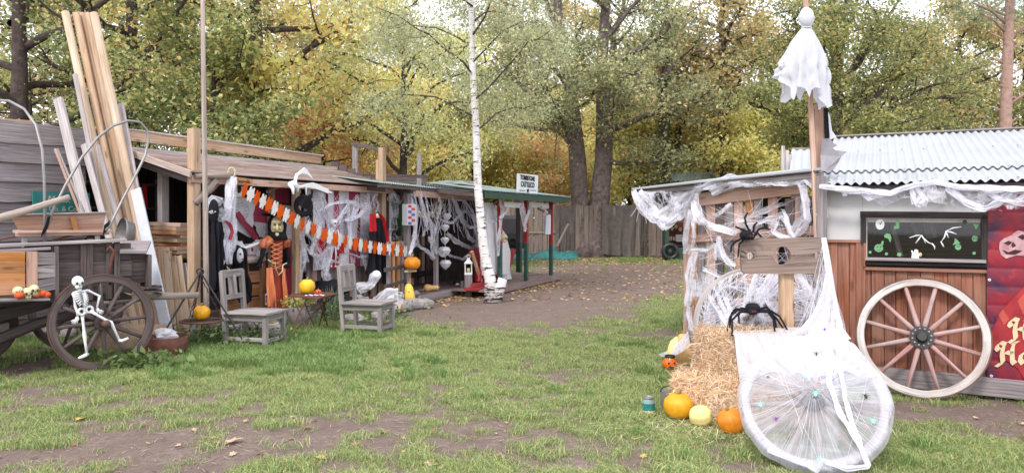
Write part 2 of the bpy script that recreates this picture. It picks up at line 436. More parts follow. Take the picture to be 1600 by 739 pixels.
def tri_soup(name, verts, cols, mat, parent=None, k=3):
    """verts (n*k,3) array, every k verts one face; cols (n,3) tint per face"""
    n = len(verts)//k; me = bpy.data.meshes.new(name)
    me.vertices.add(n*k); me.vertices.foreach_set("co", np.asarray(verts, dtype=np.float32).ravel())
    me.loops.add(n*k); me.loops.foreach_set("vertex_index", np.arange(n*k, dtype=np.int32))
    me.polygons.add(n); me.polygons.foreach_set("loop_start", np.arange(0, n*k, k, dtype=np.int32))
    a = me.attributes.new("tint", 'FLOAT_COLOR', 'POINT')
    c = np.ones((n*k, 4), dtype=np.float32); c[:, :3] = np.repeat(np.asarray(cols), k, axis=0)
    a.data.foreach_set("color", c.ravel()); me.update(calc_edges=True); me.materials.append(mat)
    o = bpy.data.objects.new(name, me)
    if parent is not None: o.parent = parent
    return o
rng = np.random.default_rng(5)
def blades(n, rad, hmin, hmax, wd, cols, lean=.5):
    """two-piece grass blades round the origin"""
    V_ = []; C = []
    for _ in range(n):
        a = rng.uniform(0, 6.28); r = rad*math.sqrt(rng.uniform(0, 1)); x, y = r*math.cos(a), r*math.sin(a)
        h = rng.uniform(hmin, hmax); b = rng.uniform(0, 6.28); l = h*rng.uniform(.15, lean)*1.2; w_ = wd*rng.uniform(.7, 1.2)
        dx, dy = math.cos(b)*l, math.sin(b)*l; sx, sy = -math.sin(b)*w_/2, math.cos(b)*w_/2
        c = np.array(cols[rng.integers(len(cols))])*rng.uniform(.75, 1.25)
        p0 = (x-sx, y-sy, -.01); p1 = (x+sx, y+sy, -.01); p2 = (x+dx*.35+sx*.8, y+dy*.35+sy*.8, h*.6); p3 = (x+dx*.35-sx*.8, y+dy*.35-sy*.8, h*.6)
        p4 = (x+dx, y+dy, h*.92)
        V_ += [p0, p1, p2, p0, p2, p3, p3, p2, p4]; C += [c, c, c]
    return V_, C
GC = [(.27, .36, .13), (.35, .43, .15), (.44, .48, .19), (.22, .30, .11), (.52, .50, .25), (.27, .38, .16)]
GY = [(.36, .34, .12), (.30, .32, .10), (.42, .36, .17), (.20, .25, .07)]
protos = []
for n, rad, h0, h1, wd, cs, ln in [(26, .07, .012, .035, .0045, GC, 2.2), (30, .08, .015, .045, .0045, GC+GY[:2], 2.0), (40, .07, .04, .10, .0055, GC[:2]+[(.16, .27, .09)], 1.3), (18, .09, .01, .028, .0045, GY+GC, 2.6)]:
    v_, c_ = blades(n, rad, h0, h1, wd, cs, ln); protos.append(tri_soup("grass_tuft", v_, c_, M['grassblade']))
def scatter(name, pts, sizes, idx, protos, rots=None, label=None):
    me = bpy.data.meshes.new(name); me.from_pydata([tuple(p) for p in pts], [], [])
    for nm, ty, arr in (("sz", 'FLOAT', sizes), ("idx", 'INT', idx)):
        a = me.attributes.new(nm, ty, 'POINT'); a.data.foreach_set("value", list(arr))
    a = me.attributes.new("rz", 'FLOAT_VECTOR', 'POINT'); a.data.foreach_set("vector", [c for r in rots for c in r])
    o = bpy.data.objects.new(name, me); COL.objects.link(o)
    ng = bpy.data.node_groups.new(name+"_scatter", 'GeometryNodeTree')
    ng.interface.new_socket("Geometry", in_out='INPUT', socket_type='NodeSocketGeometry'); ng.interface.new_socket("Geometry", in_out='OUTPUT', socket_type='NodeSocketGeometry')
    N = NT(ng); gi = N.n('NodeGroupInput'); goo = N.n('NodeGroupOutput')
    mp = N.n('GeometryNodeMeshToPoints'); N.l(gi.outputs[0], mp.inputs[0])
    jn = N.n('GeometryNodeJoinGeometry')
    for pr in reversed(protos):
        oi = N.n('GeometryNodeObjectInfo'); oi.inputs['Object'].default_value = pr; oi.inputs['As Instance'].default_value = True
        N.l(oi.outputs['Geometry'], jn.inputs[0])
    ip = N.n('GeometryNodeInstanceOnPoints'); N.l(mp.outputs[0], ip.inputs['Points']); N.l(jn.outputs[0], ip.inputs['Instance'])
    ip.inputs['Pick Instance'].default_value = True
    def na(nm, ty):
        q = N.n('GeometryNodeInputNamedAttribute'); q.data_type = ty; q.inputs[0].default_value = nm; return q.outputs[0]
    N.l(na("idx", 'INT'), ip.inputs['Instance Index']); N.l(na("sz", 'FLOAT'), ip.inputs['Scale'])
    er = N.n('FunctionNodeEulerToRotation'); N.l(na("rz", 'FLOAT_VECTOR'), er.inputs[0]); N.l(er.outputs[0], ip.inputs['Rotation'])
    N.l(ip.outputs[0], goo.inputs[0])
    mo = o.modifiers.new("scatter", 'NODES'); mo.node_group = ng
    return o
pts = []; sz = []; ix = []; rt = []
for k in range(120000):
    d = 4.0+(rng.uniform(0, 1)**1.25)*15; x = rng.uniform(-.76, .76)*d
    g = grassiness(x, d)
    if g < .10+.75*rng.uniform(0, 1): continue
    px, py = topx(x, d, 0)
    lush = (g > 1.0 and fbm(x, d, 1.5, 2, 55) > .12) or (px < 560 and 515 < py < 575)
    if px < 240 and py < 590 and lush and rng.uniform() < .6: continue
    i = 2 if (lush and rng.uniform() < .5) else int(rng.choice([0, 1, 3], p=[.45, .35, .2]))
    s = rng.uniform(.6, 1.2)*(1+.8*max(0, fbm(x, d, 2.5, 2, 33)*1.6))*(1.0 if d < 9 else 1.0+(d-9)*.06)
    pts.append((x, d, gz(x, d))); sz.append(s); ix.append(i); rt.append((rng.uniform(-.15, .15), rng.uniform(-.15, .15), rng.uniform(0, 6.28)))
for k in range(5000):       # far grass, near the fence and the oak
    d = rng.uniform(18, 31); x = rng.uniform(-.05, .3)*d
    if grassiness(x, d) < .35: continue
    pts.append((x, d, gz(x, d))); sz.append(rng.uniform(1.2, 2.0)); ix.append(int(rng.choice([0, 1, 2]))); rt.append((0, 0, rng.uniform(0, 6.28)))
go = scatter("grass", pts, sz, ix, protos, rt); tag(go, "short patchy green grass growing across the yard", "grass", kind='stuff')
# fallen leaves: one curled leaf outline, four tints
def leaf_proto(c):
    out = [(0, -.5), (.18, -.28), (.42, -.22), (.3, 0), (.45, .2), (.16, .24), (0, .55), (-.18, .22), (-.4, .22), (-.28, -.02), (-.42, -.26), (-.16, -.26)]
    V_ = []; C = []
    for i in range(12):
        a, b = out[i], out[(i+1) % 12]
        V_ += [(0, 0, .02), (a[0], a[1], .12*(abs(a[0])*2+rng.uniform(0, .6))), (b[0], b[1], .12*(abs(b[0])*2+rng.uniform(0, .6)))]; C.append(np.array(c)*rng.uniform(.85, 1.15))
    return tri_soup("fallen_leaf", V_, C, M['litter'])
lp = [leaf_proto(c) for c in [(.42, .24, .13), (.52, .33, .20), (.30, .16, .09), (.55, .40, .14), (.60, .42, .30)]]
pts = []; sz = []; ix = []; rt = []
def addleaf(x, y, s, t=.35):
    pts.append((x, y, gz(x, y)+.012)); sz.append(s); ix.append(int(rng.integers(5))); rt.append((rng.uniform(-t, t), rng.uniform(-t, t), rng.uniform(0, 6.28)))
for k in range(420):
    d = rng.uniform(4.4, 15); addleaf(rng.uniform(-.72, .72)*d, d, rng.uniform(.03, .07))
for k in range(2600):
    d = rng.uniform(14.5, 31); x = rng.uniform(-.14, .3)*d; addleaf(x, d, rng.uniform(.05, .11))
for k in range(1800):      # thick litter round the oak and along the deck
    a = rng.uniform(0, 6.28); r = abs(rng.normal(0, 3.2)); addleaf(4.0+r*math.cos(a), 29.0+r*.7*math.sin(a), rng.uniform(.07, .13))
for k in range(450):
    s_ = rng.uniform(-.5, 5); o_ = abs(rng.normal(0, .35)); addleaf(-1.75+.39*s_+.92*o_+(.8 if s_ > 1.8 else 0), 14.5+.92*s_-.39*o_, rng.uniform(.05, .09))
for px, py, s in [(676, 727, .13), (365, 690, .15), (600, 675, .07), (125, 655, .09), (232, 640, .08), (500, 715, .08), (555, 694, .08), (480, 668, .08), (205, 640, .06)]:
    q = G(px, py); addleaf(q.x, q.y, s, .2)
fo = scatter("fallen_leaves", pts, sz, ix, lp, rt); tag(fo, "scattered dry brown and yellow fallen leaves on the ground", "leaves", kind='stuff')
# twigs and crumbs on the bare soil
V_ = []; C = []
for k in range(9000):
    d = rng.uniform(4.3, 13); x = rng.uniform(-.72, .72)*d
    if grassiness(x, d) > .8*rng.uniform(.4, 1.1): continue
    a = rng.uniform(0, 3.14); l = rng.uniform(.01, .05); w_ = rng.uniform(.002, .005); z = gz(x, d)+.006
    c, s = math.cos(a), math.sin(a)
    V_ += [(x-c*l-s*w_, d-s*l+c*w_, z), (x+c*l, d+s*l, z+.006), (x-c*l+s*w_, d-s*l-c*w_, z)]; C.append(np.array([(.34, .27, .19), (.13, .09, .075), (.45, .38, .28), (.28, .20, .16), (.24, .18, .14)][k % 5]))
to = tri_soup("ground_crumbs", V_, C, M['litter']); COL.objects.link(to); tag(to, "bits of twig and straw lying on bare soil", "twigs", kind='stuff')
# ------------------------------------------------------------------ trees
def unit(v): return v/np.maximum(np.linalg.norm(v, axis=-1, keepdims=True), 1e-9)
def leafquads(cen, size, cols, mat, name, r, parent=None, aspect=.6, droop=0.0):
    n = len(cen); cen = np.asarray(cen)
    nrm = unit(r.normal(size=(n, 3))+np.array([0, -.25, .8])); a = unit(np.cross(nrm, r.normal(size=(n, 3))))
    if droop: a = unit(a+np.array([0, 0, -droop]))
    b = unit(np.cross(nrm, a)); s = size*r.uniform(.45, 1.35, size=(n, 1)); fold = nrm*s*.18
    q = np.empty((n, 4, 3), dtype=np.float32)
    q[:, 0] = cen-a*s*.5; q[:, 1] = cen+b*s*.5*aspect+fold; q[:, 2] = cen+a*s*.5; q[:, 3] = cen-b*s*.5*aspect+fold
    return tri_soup(name, q.reshape(-1, 3), cols, mat, parent, 4)
def palette(r, n, pal, wts, clump):
    pal = np.array(pal); wts = np.array(wts)/sum(wts)
    # each clump leans to one tint, single leaves stray
    nc_ = clump.max()+1; cc = r.choice(len(pal), size=nc_, p=wts); base = cc[clump]
    stray = r.uniform(size=n) < .45; base[stray] = r.choice(len(pal), size=stray.sum(), p=wts)
    c = 1.4*pal[base]*r.uniform(.7, 1.3, size=(n, 1))*(r.uniform(.8, 1.2, size=nc_)[clump])[:, None]
    lum = c.mean(axis=1, keepdims=True); return np.clip(c*.72+lum*.28, 0, .88)*np.array([1.03, .985, .92])
def bez(p0, p1, p2, n):
    return [(p0*(1-t)**2+p1*2*t*(1-t)+p2*t*t) for t in np.linspace(0, 1, n)]
def make_tree(seed, trunks, limbs, leaf, pal, wts, per=90, nsub=7, spread=.45, twig=True, rtrunk=.2, sub_len=.4, barkm='barkdark', droop=0, up=.3, fork=None, name="broadleaf_tree", aspect=.62, leafs=True, flat=1.0):
    """trunks: list of (points, radii); limbs: list of (start, end, radius). returns (trunk mesh builder, leaf object factory)"""
    r = np.random.default_rng(seed); mb = MB()
    for pts_, rad in trunks: mb.tube([Vector(p) for p in pts_], rad, 10, jit=.05)
    cen = []; cl = []; ci = 0
    for (s, e, rad) in limbs:
        s = np.array(s, float); e = np.array(e, float); L = np.linalg.norm(e-s)
        mid = (s+e)/2+r.normal(size=3)*L*.08+np.array([0, 0, -L*.08 if droop == 0 else L*.2])
        path = bez(s, mid, e, 7); path = [p+r.normal(size=3)*L*.015 for p in path]
        mb.tube([Vector(p) for p in path], list(np.linspace(rad, rad*.25, 7)), 6, cap=False)
        for k in range(nsub):
            t = .36+.64*(k+r.uniform(0, 1))/nsub; i = min(5, int(t*6)); p = path[i]+(path[i+1]-path[i])*(t*6-i)
            d = unit(r.normal(size=3)*np.array([1, 1, .7])+unit(e-s)*.5+np.array([0, 0, up])); l = L*sub_len*r.uniform(.5, 1.15)*(1.15-.5*t)
            l = max(l, .5)
            q = p+d*l; m_ = (p+q)/2+r.normal(size=3)*l*.12
            if droop: q = q+np.array([0, 0, -droop*l])
            sp = bez(p, m_, q, 5)
            mb.tube([Vector(x) for x in sp], [rad*.36, rad*.28, rad*.2, rad*.12, rad*.05], 4, cap=False)
            ntw = 3 if twig else 0
            tips = [(sp[2], sp[4])]
            for w_ in range(ntw):
                b0 = sp[int(r.integers(1, 5))]; dd = unit(r.normal(size=3)+d*.6); ll = l*r.uniform(.3, .6); b1 = b0+dd*ll
                if droop: b1 = b1+np.array([0, 0, -droop*ll*1.5])
                mb.tube([Vector(b0), Vector((b0+b1)/2+r.normal(size=3)*ll*.08), Vector(b1)], [rad*.12, rad*.09, rad*.03], 3, cap=False)
                tips.append((b0, b1))
            for (b0, b1) in tips:
                n = int(per*r.uniform(.6, 1.4)/len(tips)); u = r.uniform(.1, 1.1, size=(n, 1))
                c = b0+(b1-b0)*u+r.normal(size=(n, 3))*spread*.92*np.array([1, 1, .55*flat])
                cen.append(c); cl += [ci]*n; ci += 1
    cen = np.concatenate(cen); cl = np.array(cl)
    cols = palette(r, len(cen), pal, wts, cl)
    lo = leafquads(cen, leaf, cols, M['leaf'], "crown", r, aspect=aspect, droop=.8 if droop else 0)
    return mb, lo
def place_tree(name, label, cat, loc, mb, lo, bark, group=None, rz=0, sc=1):
    t = thing(name, label, cat, loc, (0, 0, rz), group); t.scale = (sc, sc, sc)
    mb.build("trunk", M[bark], t, smooth=True, local=True); COL.objects.link(lo); lo.parent = t; lo['kind'] = 'stuff'
    return t
def generic_limbs(seed, Ht, h0, Rc, n, rad=.09, rise=.35, top=.5):
    r = np.random.default_rng(seed); out = []
    for k in range(n):
        f = (k+.5)/n; z = h0+(Ht-h0)*f*.85; a = k*2.4+r.uniform(-.4, .4)
        rr = Rc*(math.sin(math.pi*min(1, (.22+.78*f)))**.6)*r.uniform(.75, 1.1) if f < .98 else .5
        out.append(((0, 0, z), (math.cos(a)*rr, math.sin(a)*rr, z+rr*rise+r.uniform(-.3, .8)), rad*(1.1-.6*f)))
    return out
def trunk_pts(Ht, lean=(0, 0), r0=.2, n=8, seed=0):
    r = np.random.default_rng(seed); pts_ = [(lean[0]*t+r.normal()*.06*t*Ht/10, lean[1]*t+r.normal()*.06*t*Ht/10, Ht*t) for t in np.linspace(0, 1, n)]
    pts_[0] = (0, 0, -.15); return pts_, list(np.linspace(r0*1.25, r0*.15, n))
GREENS = [(0.177, 0.242, 0.075), (0.257, 0.315, 0.097), (0.133, 0.184, 0.061), (0.372, 0.387, 0.112), (0.561, 0.460, 0.126)]
OLIVE = [(0.257, 0.271, 0.097), (0.387, 0.344, 0.112), (0.184, 0.199, 0.075), (0.532, 0.402, 0.126), (0.445, 0.300, 0.112)]
YELLOWG = [(0.619, 0.532, 0.097), (0.445, 0.460, 0.097), (0.750, 0.590, 0.112), (0.300, 0.344, 0.090), (0.677, 0.402, 0.097)]
GOLD = [(0.750, 0.503, 0.082), (0.750, 0.619, 0.126), (0.735, 0.358, 0.075), (0.561, 0.474, 0.112), (0.402, 0.387, 0.112)]
RUSSET = [(0.706, 0.300, 0.112), (0.750, 0.430, 0.126), (0.561, 0.257, 0.112), (0.648, 0.445, 0.155)]
BIRCHL = [(0.474, 0.546, 0.184), (0.590, 0.619, 0.213), (0.358, 0.445, 0.155), (0.750, 0.677, 0.199)]
PINE = [(0.097, 0.170, 0.097), (0.141, 0.228, 0.133), (0.184, 0.257, 0.141)]
GREYG = [(0.228, 0.271, 0.119), (0.300, 0.344, 0.141), (0.170, 0.199, 0.097), (0.416, 0.402, 0.155), (0.532, 0.416, 0.170)]
def std_tree(seed, Ht, h0, Rc, r0, n, leaf, pal, wts, per=110, nsub=8, spread=.32, bark='barkdark', **k):
    mb, lo = make_tree(seed, [trunk_pts(Ht, (0, 0), r0, seed=seed)], generic_limbs(seed, Ht, h0, Rc, n, r0*.5), leaf, pal, wts, per, nsub, spread, **k)
    return mb, lo
BIRCHW = [(.33, .37, .20), (.42, .43, .22), (.25, .30, .15), (.58, .52, .22)]
W5 = [3, 3, 2, 2, 1]
def TR(px, d): return Vector(((px-800)/F*d, d, 0))
# -- near trees behind the left sheds
mb, lo = std_tree(11, 11.5, 3.0, 4.2, .22, 15, .11, OLIVE, [3, 3, 3, 2, 1], per=60, spread=.3)
place_tree("oak_tree", "dark limbed olive green oak rising behind the grey plank wall at the left edge", "tree", TR(30, 17), mb, lo, 'barkdark')
mb, lo = std_tree(12, 12, 2.6, 4.2, .22, 16, .12, GREENS, [4, 4, 2, 2, 1], per=135, spread=.34)
place_tree("oak_tree", "green oak with thick leaves right behind the tall leaning timber poles", "tree", TR(205, 19), mb, lo, 'barkdark')
mb, lo = std_tree(13, 13, 2.8, 4.6, .24, 18, .16, YELLOWG+[(.75, .55, .12)], [5, 3, 5, 1, 2, 4], per=125, spread=.36, aspect=.75)
place_tree("maple_tree", "big maple with large yellow leaves above the brown board roof", "tree", TR(400, 20.5), mb, lo, 'barkdark')
mb, lo = std_tree(14, 6.5, 1.2, 2.8, .12, 14, .12, GREENS, [3, 4, 1, 3, 2], per=170, spread=.3)
place_tree("hazel_shrub", "low bushy green shrub peeping over the brown board roof", "shrub", TR(330, 18), mb, lo, 'barkdark')
mb, lo = std_tree(15, 6.0, .8, 2.6, .12, 14, .13, RUSSET, [3, 3, 1, 2], per=140, spread=.3)
place_tree("beech_shrub", "orange leaved young beech behind the right end of the board roof", "shrub", TR(505, 25), mb, lo, 'barkdark')
# -- birch in front of the porch
bp = [(0, 0, -.1), (-.02, 0, .35), (-.16, 0, 1.0), (-.27, .02, 2.2), (-.3, .05, 3.2), (-.38, .05, 4.6), (-.42, .1, 6.5), (-.5, .1, 8.5), (-.55, .1, 10.5)]
r_ = np.random.default_rng(21); bl = []
for k in range(26):
    z = 3.3+k*.27; a = k*2.4+.7; rr = r_.uniform(1.2, 2.5)*(1 if z < 7.5 else .7)
    s = (-.33-.02*z*.3, .05, z); bl.append((s, (s[0]+math.cos(a)*rr, math.sin(a)*rr*.9, z+r_.uniform(.2, 1.1)), .021))
mb, lo = make_tree(22, [], bl, .052, BIRCHW, [4, 4, 3, 1], per=330, nsub=6, spread=.26, droop=.55, up=-.1, aspect=.7)
bt = thing("birch_tree", "white barked birch standing in front of the porch", "tree", V(-.40, 14.4, .06))
m, t = newmat('birch_bark'); N = NT(t)
sp = N.n('ShaderNodeSeparateXYZ'); N.l(N.coords('Object'), sp.inputs[0])
b1 = N.noise(N.coords('Object', (5, 5, 26)), 1, 4, .65); b2 = N.noise(N.coords('Object', (7, 7, 9)), 1, 5, .6)
wht = N.mix(N.ramp(b2, [(.35, 0), (.7, 1)]), (.58, .53, .52), (.80, .78, .78))
low = N.ramp(sp.outputs[2], [(.0, .60), (.25, .50), (.55, .43), (1, .40)])   # dark fissured bark at the foot of a birch
cr = N.math('GREATER_THAN', N.math('ADD', b1, N.math('MULTIPLY', N.math('SUBTRACT', low, .4), .55)), .60)
c = N.mix(cr, wht, (.06, .05, .045)); N.bsdf(c, .75, .2, b1, .5, .01); M['birch'] = m
tb = MB(); tb.tube([Vector(p) for p in bp], [.155, .115, .093, .08, .072, .063, .052, .036, .018], 14, jit=.03)
tb.build("trunk", M['birch'], bt, smooth=True, local=True)
tb = MB(); tb.tube([Vector(p) for p in [(.08, -.02, -.05), (.16, -.03, .2), (.22, -.03, .40)]], [.12, .10, .09], 12, jit=.06); tb.build("stump", M['birch'], bt, smooth=True, local=True)
mb.build("branches", M['barkdark'], bt, smooth=True, local=True); COL.objects.link(lo); lo.parent = bt; lo['kind'] = 'stuff'
mb, lo = std_tree(24, 8.5, 2.5, 3.4, .14, 18, .10, BIRCHL, [4, 3, 3, 3], per=110, spread=.36, droop=.35)
place_tree("birch_tree", "loose light green birch behind the low porch roof", "tree", TR(630, 23), mb, lo, 'barkdark')
# -- the big twin oak, traced by limb
D0 = 31.0
def O(px, py, dd=0): q = P(px, py, D0+dd); return (q.x-OB.x, q.y-OB.y, q.z)
OB = TR(928, D0)
tr1 = ([O(912, 404), O(910, 380), O(907, 320), O(902, 250), O(896, 180), O(884, 100), O(872, 20), O(866, -60), O(860, -160)], [.62, .44, .38, .36, .30, .24, .19, .14, .07])
tr2 = ([O(936, 404), O(932, 380), O(936, 320), O(943, 250), O(945, 185), O(940, 110), O(944, 40), O(950, -40), O(955, -160)], [.66, .46, .42, .39, .36, .26, .22, .16, .07])
lim = [((945, 190), (1010, 60, 0), .24), ((945, 190), (985, -40, 2), .26), ((955, 200), (1100, 150, -2), .16), ((902, 240), (800, 120, -1), .18), ((896, 180), (760, 90, 2), .16),
       ((890, 140), (800, 10, -2), .16), ((884, 100), (730, 40, 0), .14), ((943, 250), (1060, 235, -2), .12), ((940, 110), (1060, 30, -3), .16), ((900, 190), (840, 160, -3), .10),
       ((940, 200), (960, 150, -3), .08), ((940, 150), (905, 60, -3), .10), ((945, 60), (1030, -40, 0), .14), ((880, 60), (830, -60, 0), .14),
       ((950, 20), (900, -60, -2), .12), ((945, 180), (1130, 60, 3), .16), ((895, 200), (700, 160, 3), .12), ((940, 120), (1000, 110, -5), .1), ((900, 210), (850, 120, -5), .1), ((900, 170), (930, 110, -4), .08)]
limbs = [(O(*s), O(e[0], e[1], e[2]), r) for s, e, r in lim]
mb, lo = make_tree(31, [tr1, tr2], limbs, .15, GREYG, [4, 4, 2, 2, 1], per=150, nsub=9, spread=.36, up=.1, sub_len=.42)
place_tree("oak_tree", "huge twin trunked oak in front of the board fence", "tree", OB, mb, lo, 'bark')
# -- right oak with visible limbs behind the white metal roof
D0 = 25.0; OB = TR(1302, D0)
tr1 = ([(0, 0, -.1), O(1302, 300), O(1303, 230), O(1305, 170), O(1308, 100), O(1300, 20), O(1296, -80)], [.36, .3, .27, .24, .2, .14, .06])
lim = [((1303, 190), (1200, 110, 1), .13), ((1303, 210), (1420, 110, -1), .13), ((1304, 180), (1500, 150, 2), .13), ((1305, 150), (1380, 20, 0), .12), ((1306, 120), (1230, 10, -1), .12),
       ((1303, 200), (1170, 160, -2), .1), ((1305, 170), (1450, 60, 1), .12), ((1308, 100), (1340, -60, 0), .12), ((1300, 60), (1250, -60, 1), .1), ((1304, 215), (1390, 190, -3), .07),
       ((1304, 200), (1480, 200, 1), .09), ((1303, 230), (1220, 205, 0), .07), ((1306, 130), (1420, -20, 2), .1), ((1304, 160), (1290, 60, -3), .08), ((1306, 110), (1330, 20, -3), .08), ((1305, 150), (1540, 100, 2), .1), ((1303, 190), (1250, 150, -3), .06)]
limbs = [(O(*s), O(e[0], e[1], e[2]), r) for s, e, r in lim]
GRNY = [(.17, .21, .055), (.25, .27, .07), (.34, .33, .08), (.12, .16, .05), (.42, .33, .08)]
mb, lo = make_tree(41, [tr1], limbs, .115, GRNY, [4, 4, 3, 2, 1], per=230, nsub=9, spread=.33, up=.15, sub_len=.42)
place_tree("oak_tree", "wide green and yellow oak spreading above the white corrugated roof", "tree", OB, mb, lo, 'barkdark')
# -- pine at the right edge
D0 = 19.0; OB = TR(1571, D0)
mb = MB(); mb.tube([Vector(p) for p in [(0, 0, -.1), O(1571, 300), O(1571, 200), O(1574, 100), O(1578, 0), O(1580, -120)]], [.19, .16, .14, .125, .11, .09], 12, jit=.03)
r_ = np.random.default_rng(3)
for k in range(16):
    s = Vector(O(1572, 215-k*19)); a = r_.uniform(-.9, .9)+(0 if k % 2 else math.pi); l = r_.uniform(.15, .55)
    mb.tube([s, s+Vector((math.cos(a)*l, math.sin(a)*l*.5, l*.5))], [.035, .02], 6)
for (e, l) in (((1530, 20), 0), ((1620, 30), 0), ((1640, 130), 0), ((1520, 5), 0)):
    q = Vector(O(*e)); s = Vector(O(1576, e[1]+35)); mb.tube([s, (s+q)/2+Vector((0, 0, .1)), q], [.05, .035, .02], 6)
r = np.random.default_rng(8); cc = []; cl = []
for k in range(60):
    c = np.array(O(r.uniform(1490, 1680), r.uniform(-80, 30), r.uniform(-1, 2.5))); cc.append(c+r.normal(size=(220, 3))*np.array([.4, .4, .14])); cl += [k]*220
cc = np.concatenate(cc); cl = np.array(cl)
lo = leafquads(cc, .12, palette(r, len(cc), PINE, [1, 1, 1], cl), M['leaf'], "crown", r, aspect=.14)
place_tree("pine_tree", "reddish bare pine trunk with broken branch stubs at the right edge", "tree", OB, mb, lo, 'barkpine')
# -- prototypes for the wood behind
WOOD = []
for sd_, Ht, h0, Rc, r0, n, leaf, pal, wts, per, kind in [
    (51, 12.5, 2.5, 4.2, .22, 18, .18, OLIVE, [3, 3, 2, 3, 2], 130, "olive"), (52, 9, 1.0, 3.6, .15, 18, .19, GOLD, [3, 3, 2, 2, 2], 130, "golden"),
    (53, 12, 2.0, 4.0, .2, 18, .18, GREENS, [3, 3, 1, 3, 2], 135, "green"), (54, 8, .6, 3.4, .13, 18, .19, YELLOWG, [4, 3, 3, 2, 2], 130, "yellow"),
    (55, 15, 5.5, 3.8, .26, 14, .19, OLIVE, [2, 3, 2, 3, 3], 95, "thin"), (56, 7.5, .5, 3.0, .12, 16, .18, RUSSET, [3, 3, 1, 3], 115, "russet")]:
    WOOD.append((kind, *std_tree(sd_, Ht, h0, Rc, r0, n, leaf, [tuple(min(.85, v*(1.3 if kind in ('golden', 'yellow', 'russet') else 1.05)) for v in p_) for p_ in pal], wts, per=int(per*(.78 if kind in ('olive', 'green', 'thin') else .85)), nsub=9, spread=.5, leafs=True)))
PLACES = [  # prototype, px, distance, scale, description of the place
    (1, 800, 40, 1, "golden tree seen above the cattle company sign"), (3, 740, 36, 1, "yellow tree just right of the birch trunk and beyond the fence"), (1, 860, 44, 1.05, "golden tree showing left of the twin oak trunks"),
    (3, 985, 37, 1, "yellow tree behind the fence right of the twin oak"), (1, 1060, 41, 1.0, "golden tree behind the grey tarpaulin stretch of the fence"), (5, 720, 46, 1, "russet tree far behind the porch roof"),
    (0, 1060, 36, .95, "tall olive tree right of the twin oak"), (4, 1130, 34, 1, "tall thin crowned tree behind the lean-to roof"), (0, 1190, 38, 1, "tall olive brown tree left of the hanging white ghost"),
    (2, 1010, 48, 1.15, "tall green tree deep in the wood right of the oak"), (3, 1200, 33, .9, "yellow bush like tree left of the ghost pole"), (5, 1120, 42, 1, "russet tree low behind the lean-to roof"),
    (2, 700, 40, 1, "tall green tree behind the birch crown"), (4, 790, 50, 1.1, "tall thin tree deep in the wood above the sign"), (1, 620, 34, 1, "golden tree behind the grey pergola posts"),
    (3, 560, 31, .95, "yellow tree behind the narrow pergola frame"), (2, 520, 42, 1.1, "tall green tree behind the end of the board roof"), (0, 110, 28, .95, "olive tree deep behind the leaning poles"),
    (2, 300, 32, 1, "tall green tree far behind the maple"), (0, 420, 36, 1.1, "olive tree far behind the maple crown"), (2, 30, 27, 1, "tall green tree at the far left edge"),
    (2, 1400, 38, 1, "tall green tree far behind the white metal roof"), (0, 1500, 34, 1, "olive tree behind the right end of the metal roof"), (2, 1600, 36, 1, "green tree at the far right edge"), (3, 1330, 36, .9, "yellow tree behind the ridge of the metal roof"),
    (4, 900, 46, 1.05, "tall thin tree deep behind the twin oak"), (3, 910, 52, 1.2, "yellow tree deep in the wood between the twin trunks"), (1, 1270, 46, 1.1, "golden tree deep behind the ghost pole"), (2, 1120, 55, 1.2, "tall green tree deepest in the wood behind the lean-to"),
    (5, 480, 36, 1, "russet tree deep behind the board roof end"), (5, 850, 36, .8, "small russet tree beyond the fence above the hanging white dress")]
used = set()
for pi, px, d_, sc, lab in PLACES:
    kind, mb, lo = WOOD[pi]; a = R.uniform(0, 6.28)
    if pi not in used:
        used.add(pi); src = place_tree("woodland_tree", lab, "tree", TR(px, d_), mb, lo, 'barkdark', "trees of the wood beyond the fence", a, sc); WOOD[pi] = (kind, src, None)
    else:
        c = copy_tree(WOOD[pi][1]); c.location = TR(px, d_); c.rotation_euler = (0, 0, a); c.scale = (sc, sc, sc); c['label'] = lab
# ivy trunk
it = thing("ivy_covered_trunk", "dark slim trunk wrapped in ivy behind the fence right of the oak", "tree", TR(1036, 33))
mb = MB(); mb.tube([V(0, 0, 0)+it.location*0, V(.05, 0, 3), V(-.02, 0, 6), V(.15, 0, 10), V(.1, 0, 14)], [.2, .17, .15, .12, .05], 8, jit=.05); mb.build("trunk", M['barkdark'], it, smooth=True, local=True)
r = np.random.default_rng(77); n = 3500; z = r.uniform(0, 8, n); a = r.uniform(0, 6.28, n); rr = .2+abs(r.normal(0, .1, n))
lo = leafquads(np.stack([rr*np.cos(a)+.03, rr*np.sin(a), z], 1), .11, palette(r, n, [(.05, .08, .03), (.09, .12, .04), (.12, .13, .05)], [2, 2, 1], (z*3).astype(int)), M['leaf'], "ivy", r, it); COL.objects.link(lo); lo['kind'] = 'stuff'
# far wood as one mass
r = np.random.default_rng(99); n = 42000
u = r.uniform(-1.1, 1.1, n); d_ = r.uniform(62, 75, n); hh = 8.5+2*np.sin(u*19)+1.5*np.sin(u*47+1)
z = r.uniform(0, 1, n)**.9*hh; cl = ((u+1.2)*40).astype(int)
lo = leafquads(np.stack([u*d_, d_, z], 1), .48, palette(r, n, [(.30, .26, .09), (.20, .21, .08), (.40, .28, .08), (.15, .17, .07)], [3, 3, 2, 2], cl), M['leaf'], "distant_wood", r)
COL.objects.link(lo); tag(lo, "far mass of autumn woodland closing the view", "wood", kind='stuff')
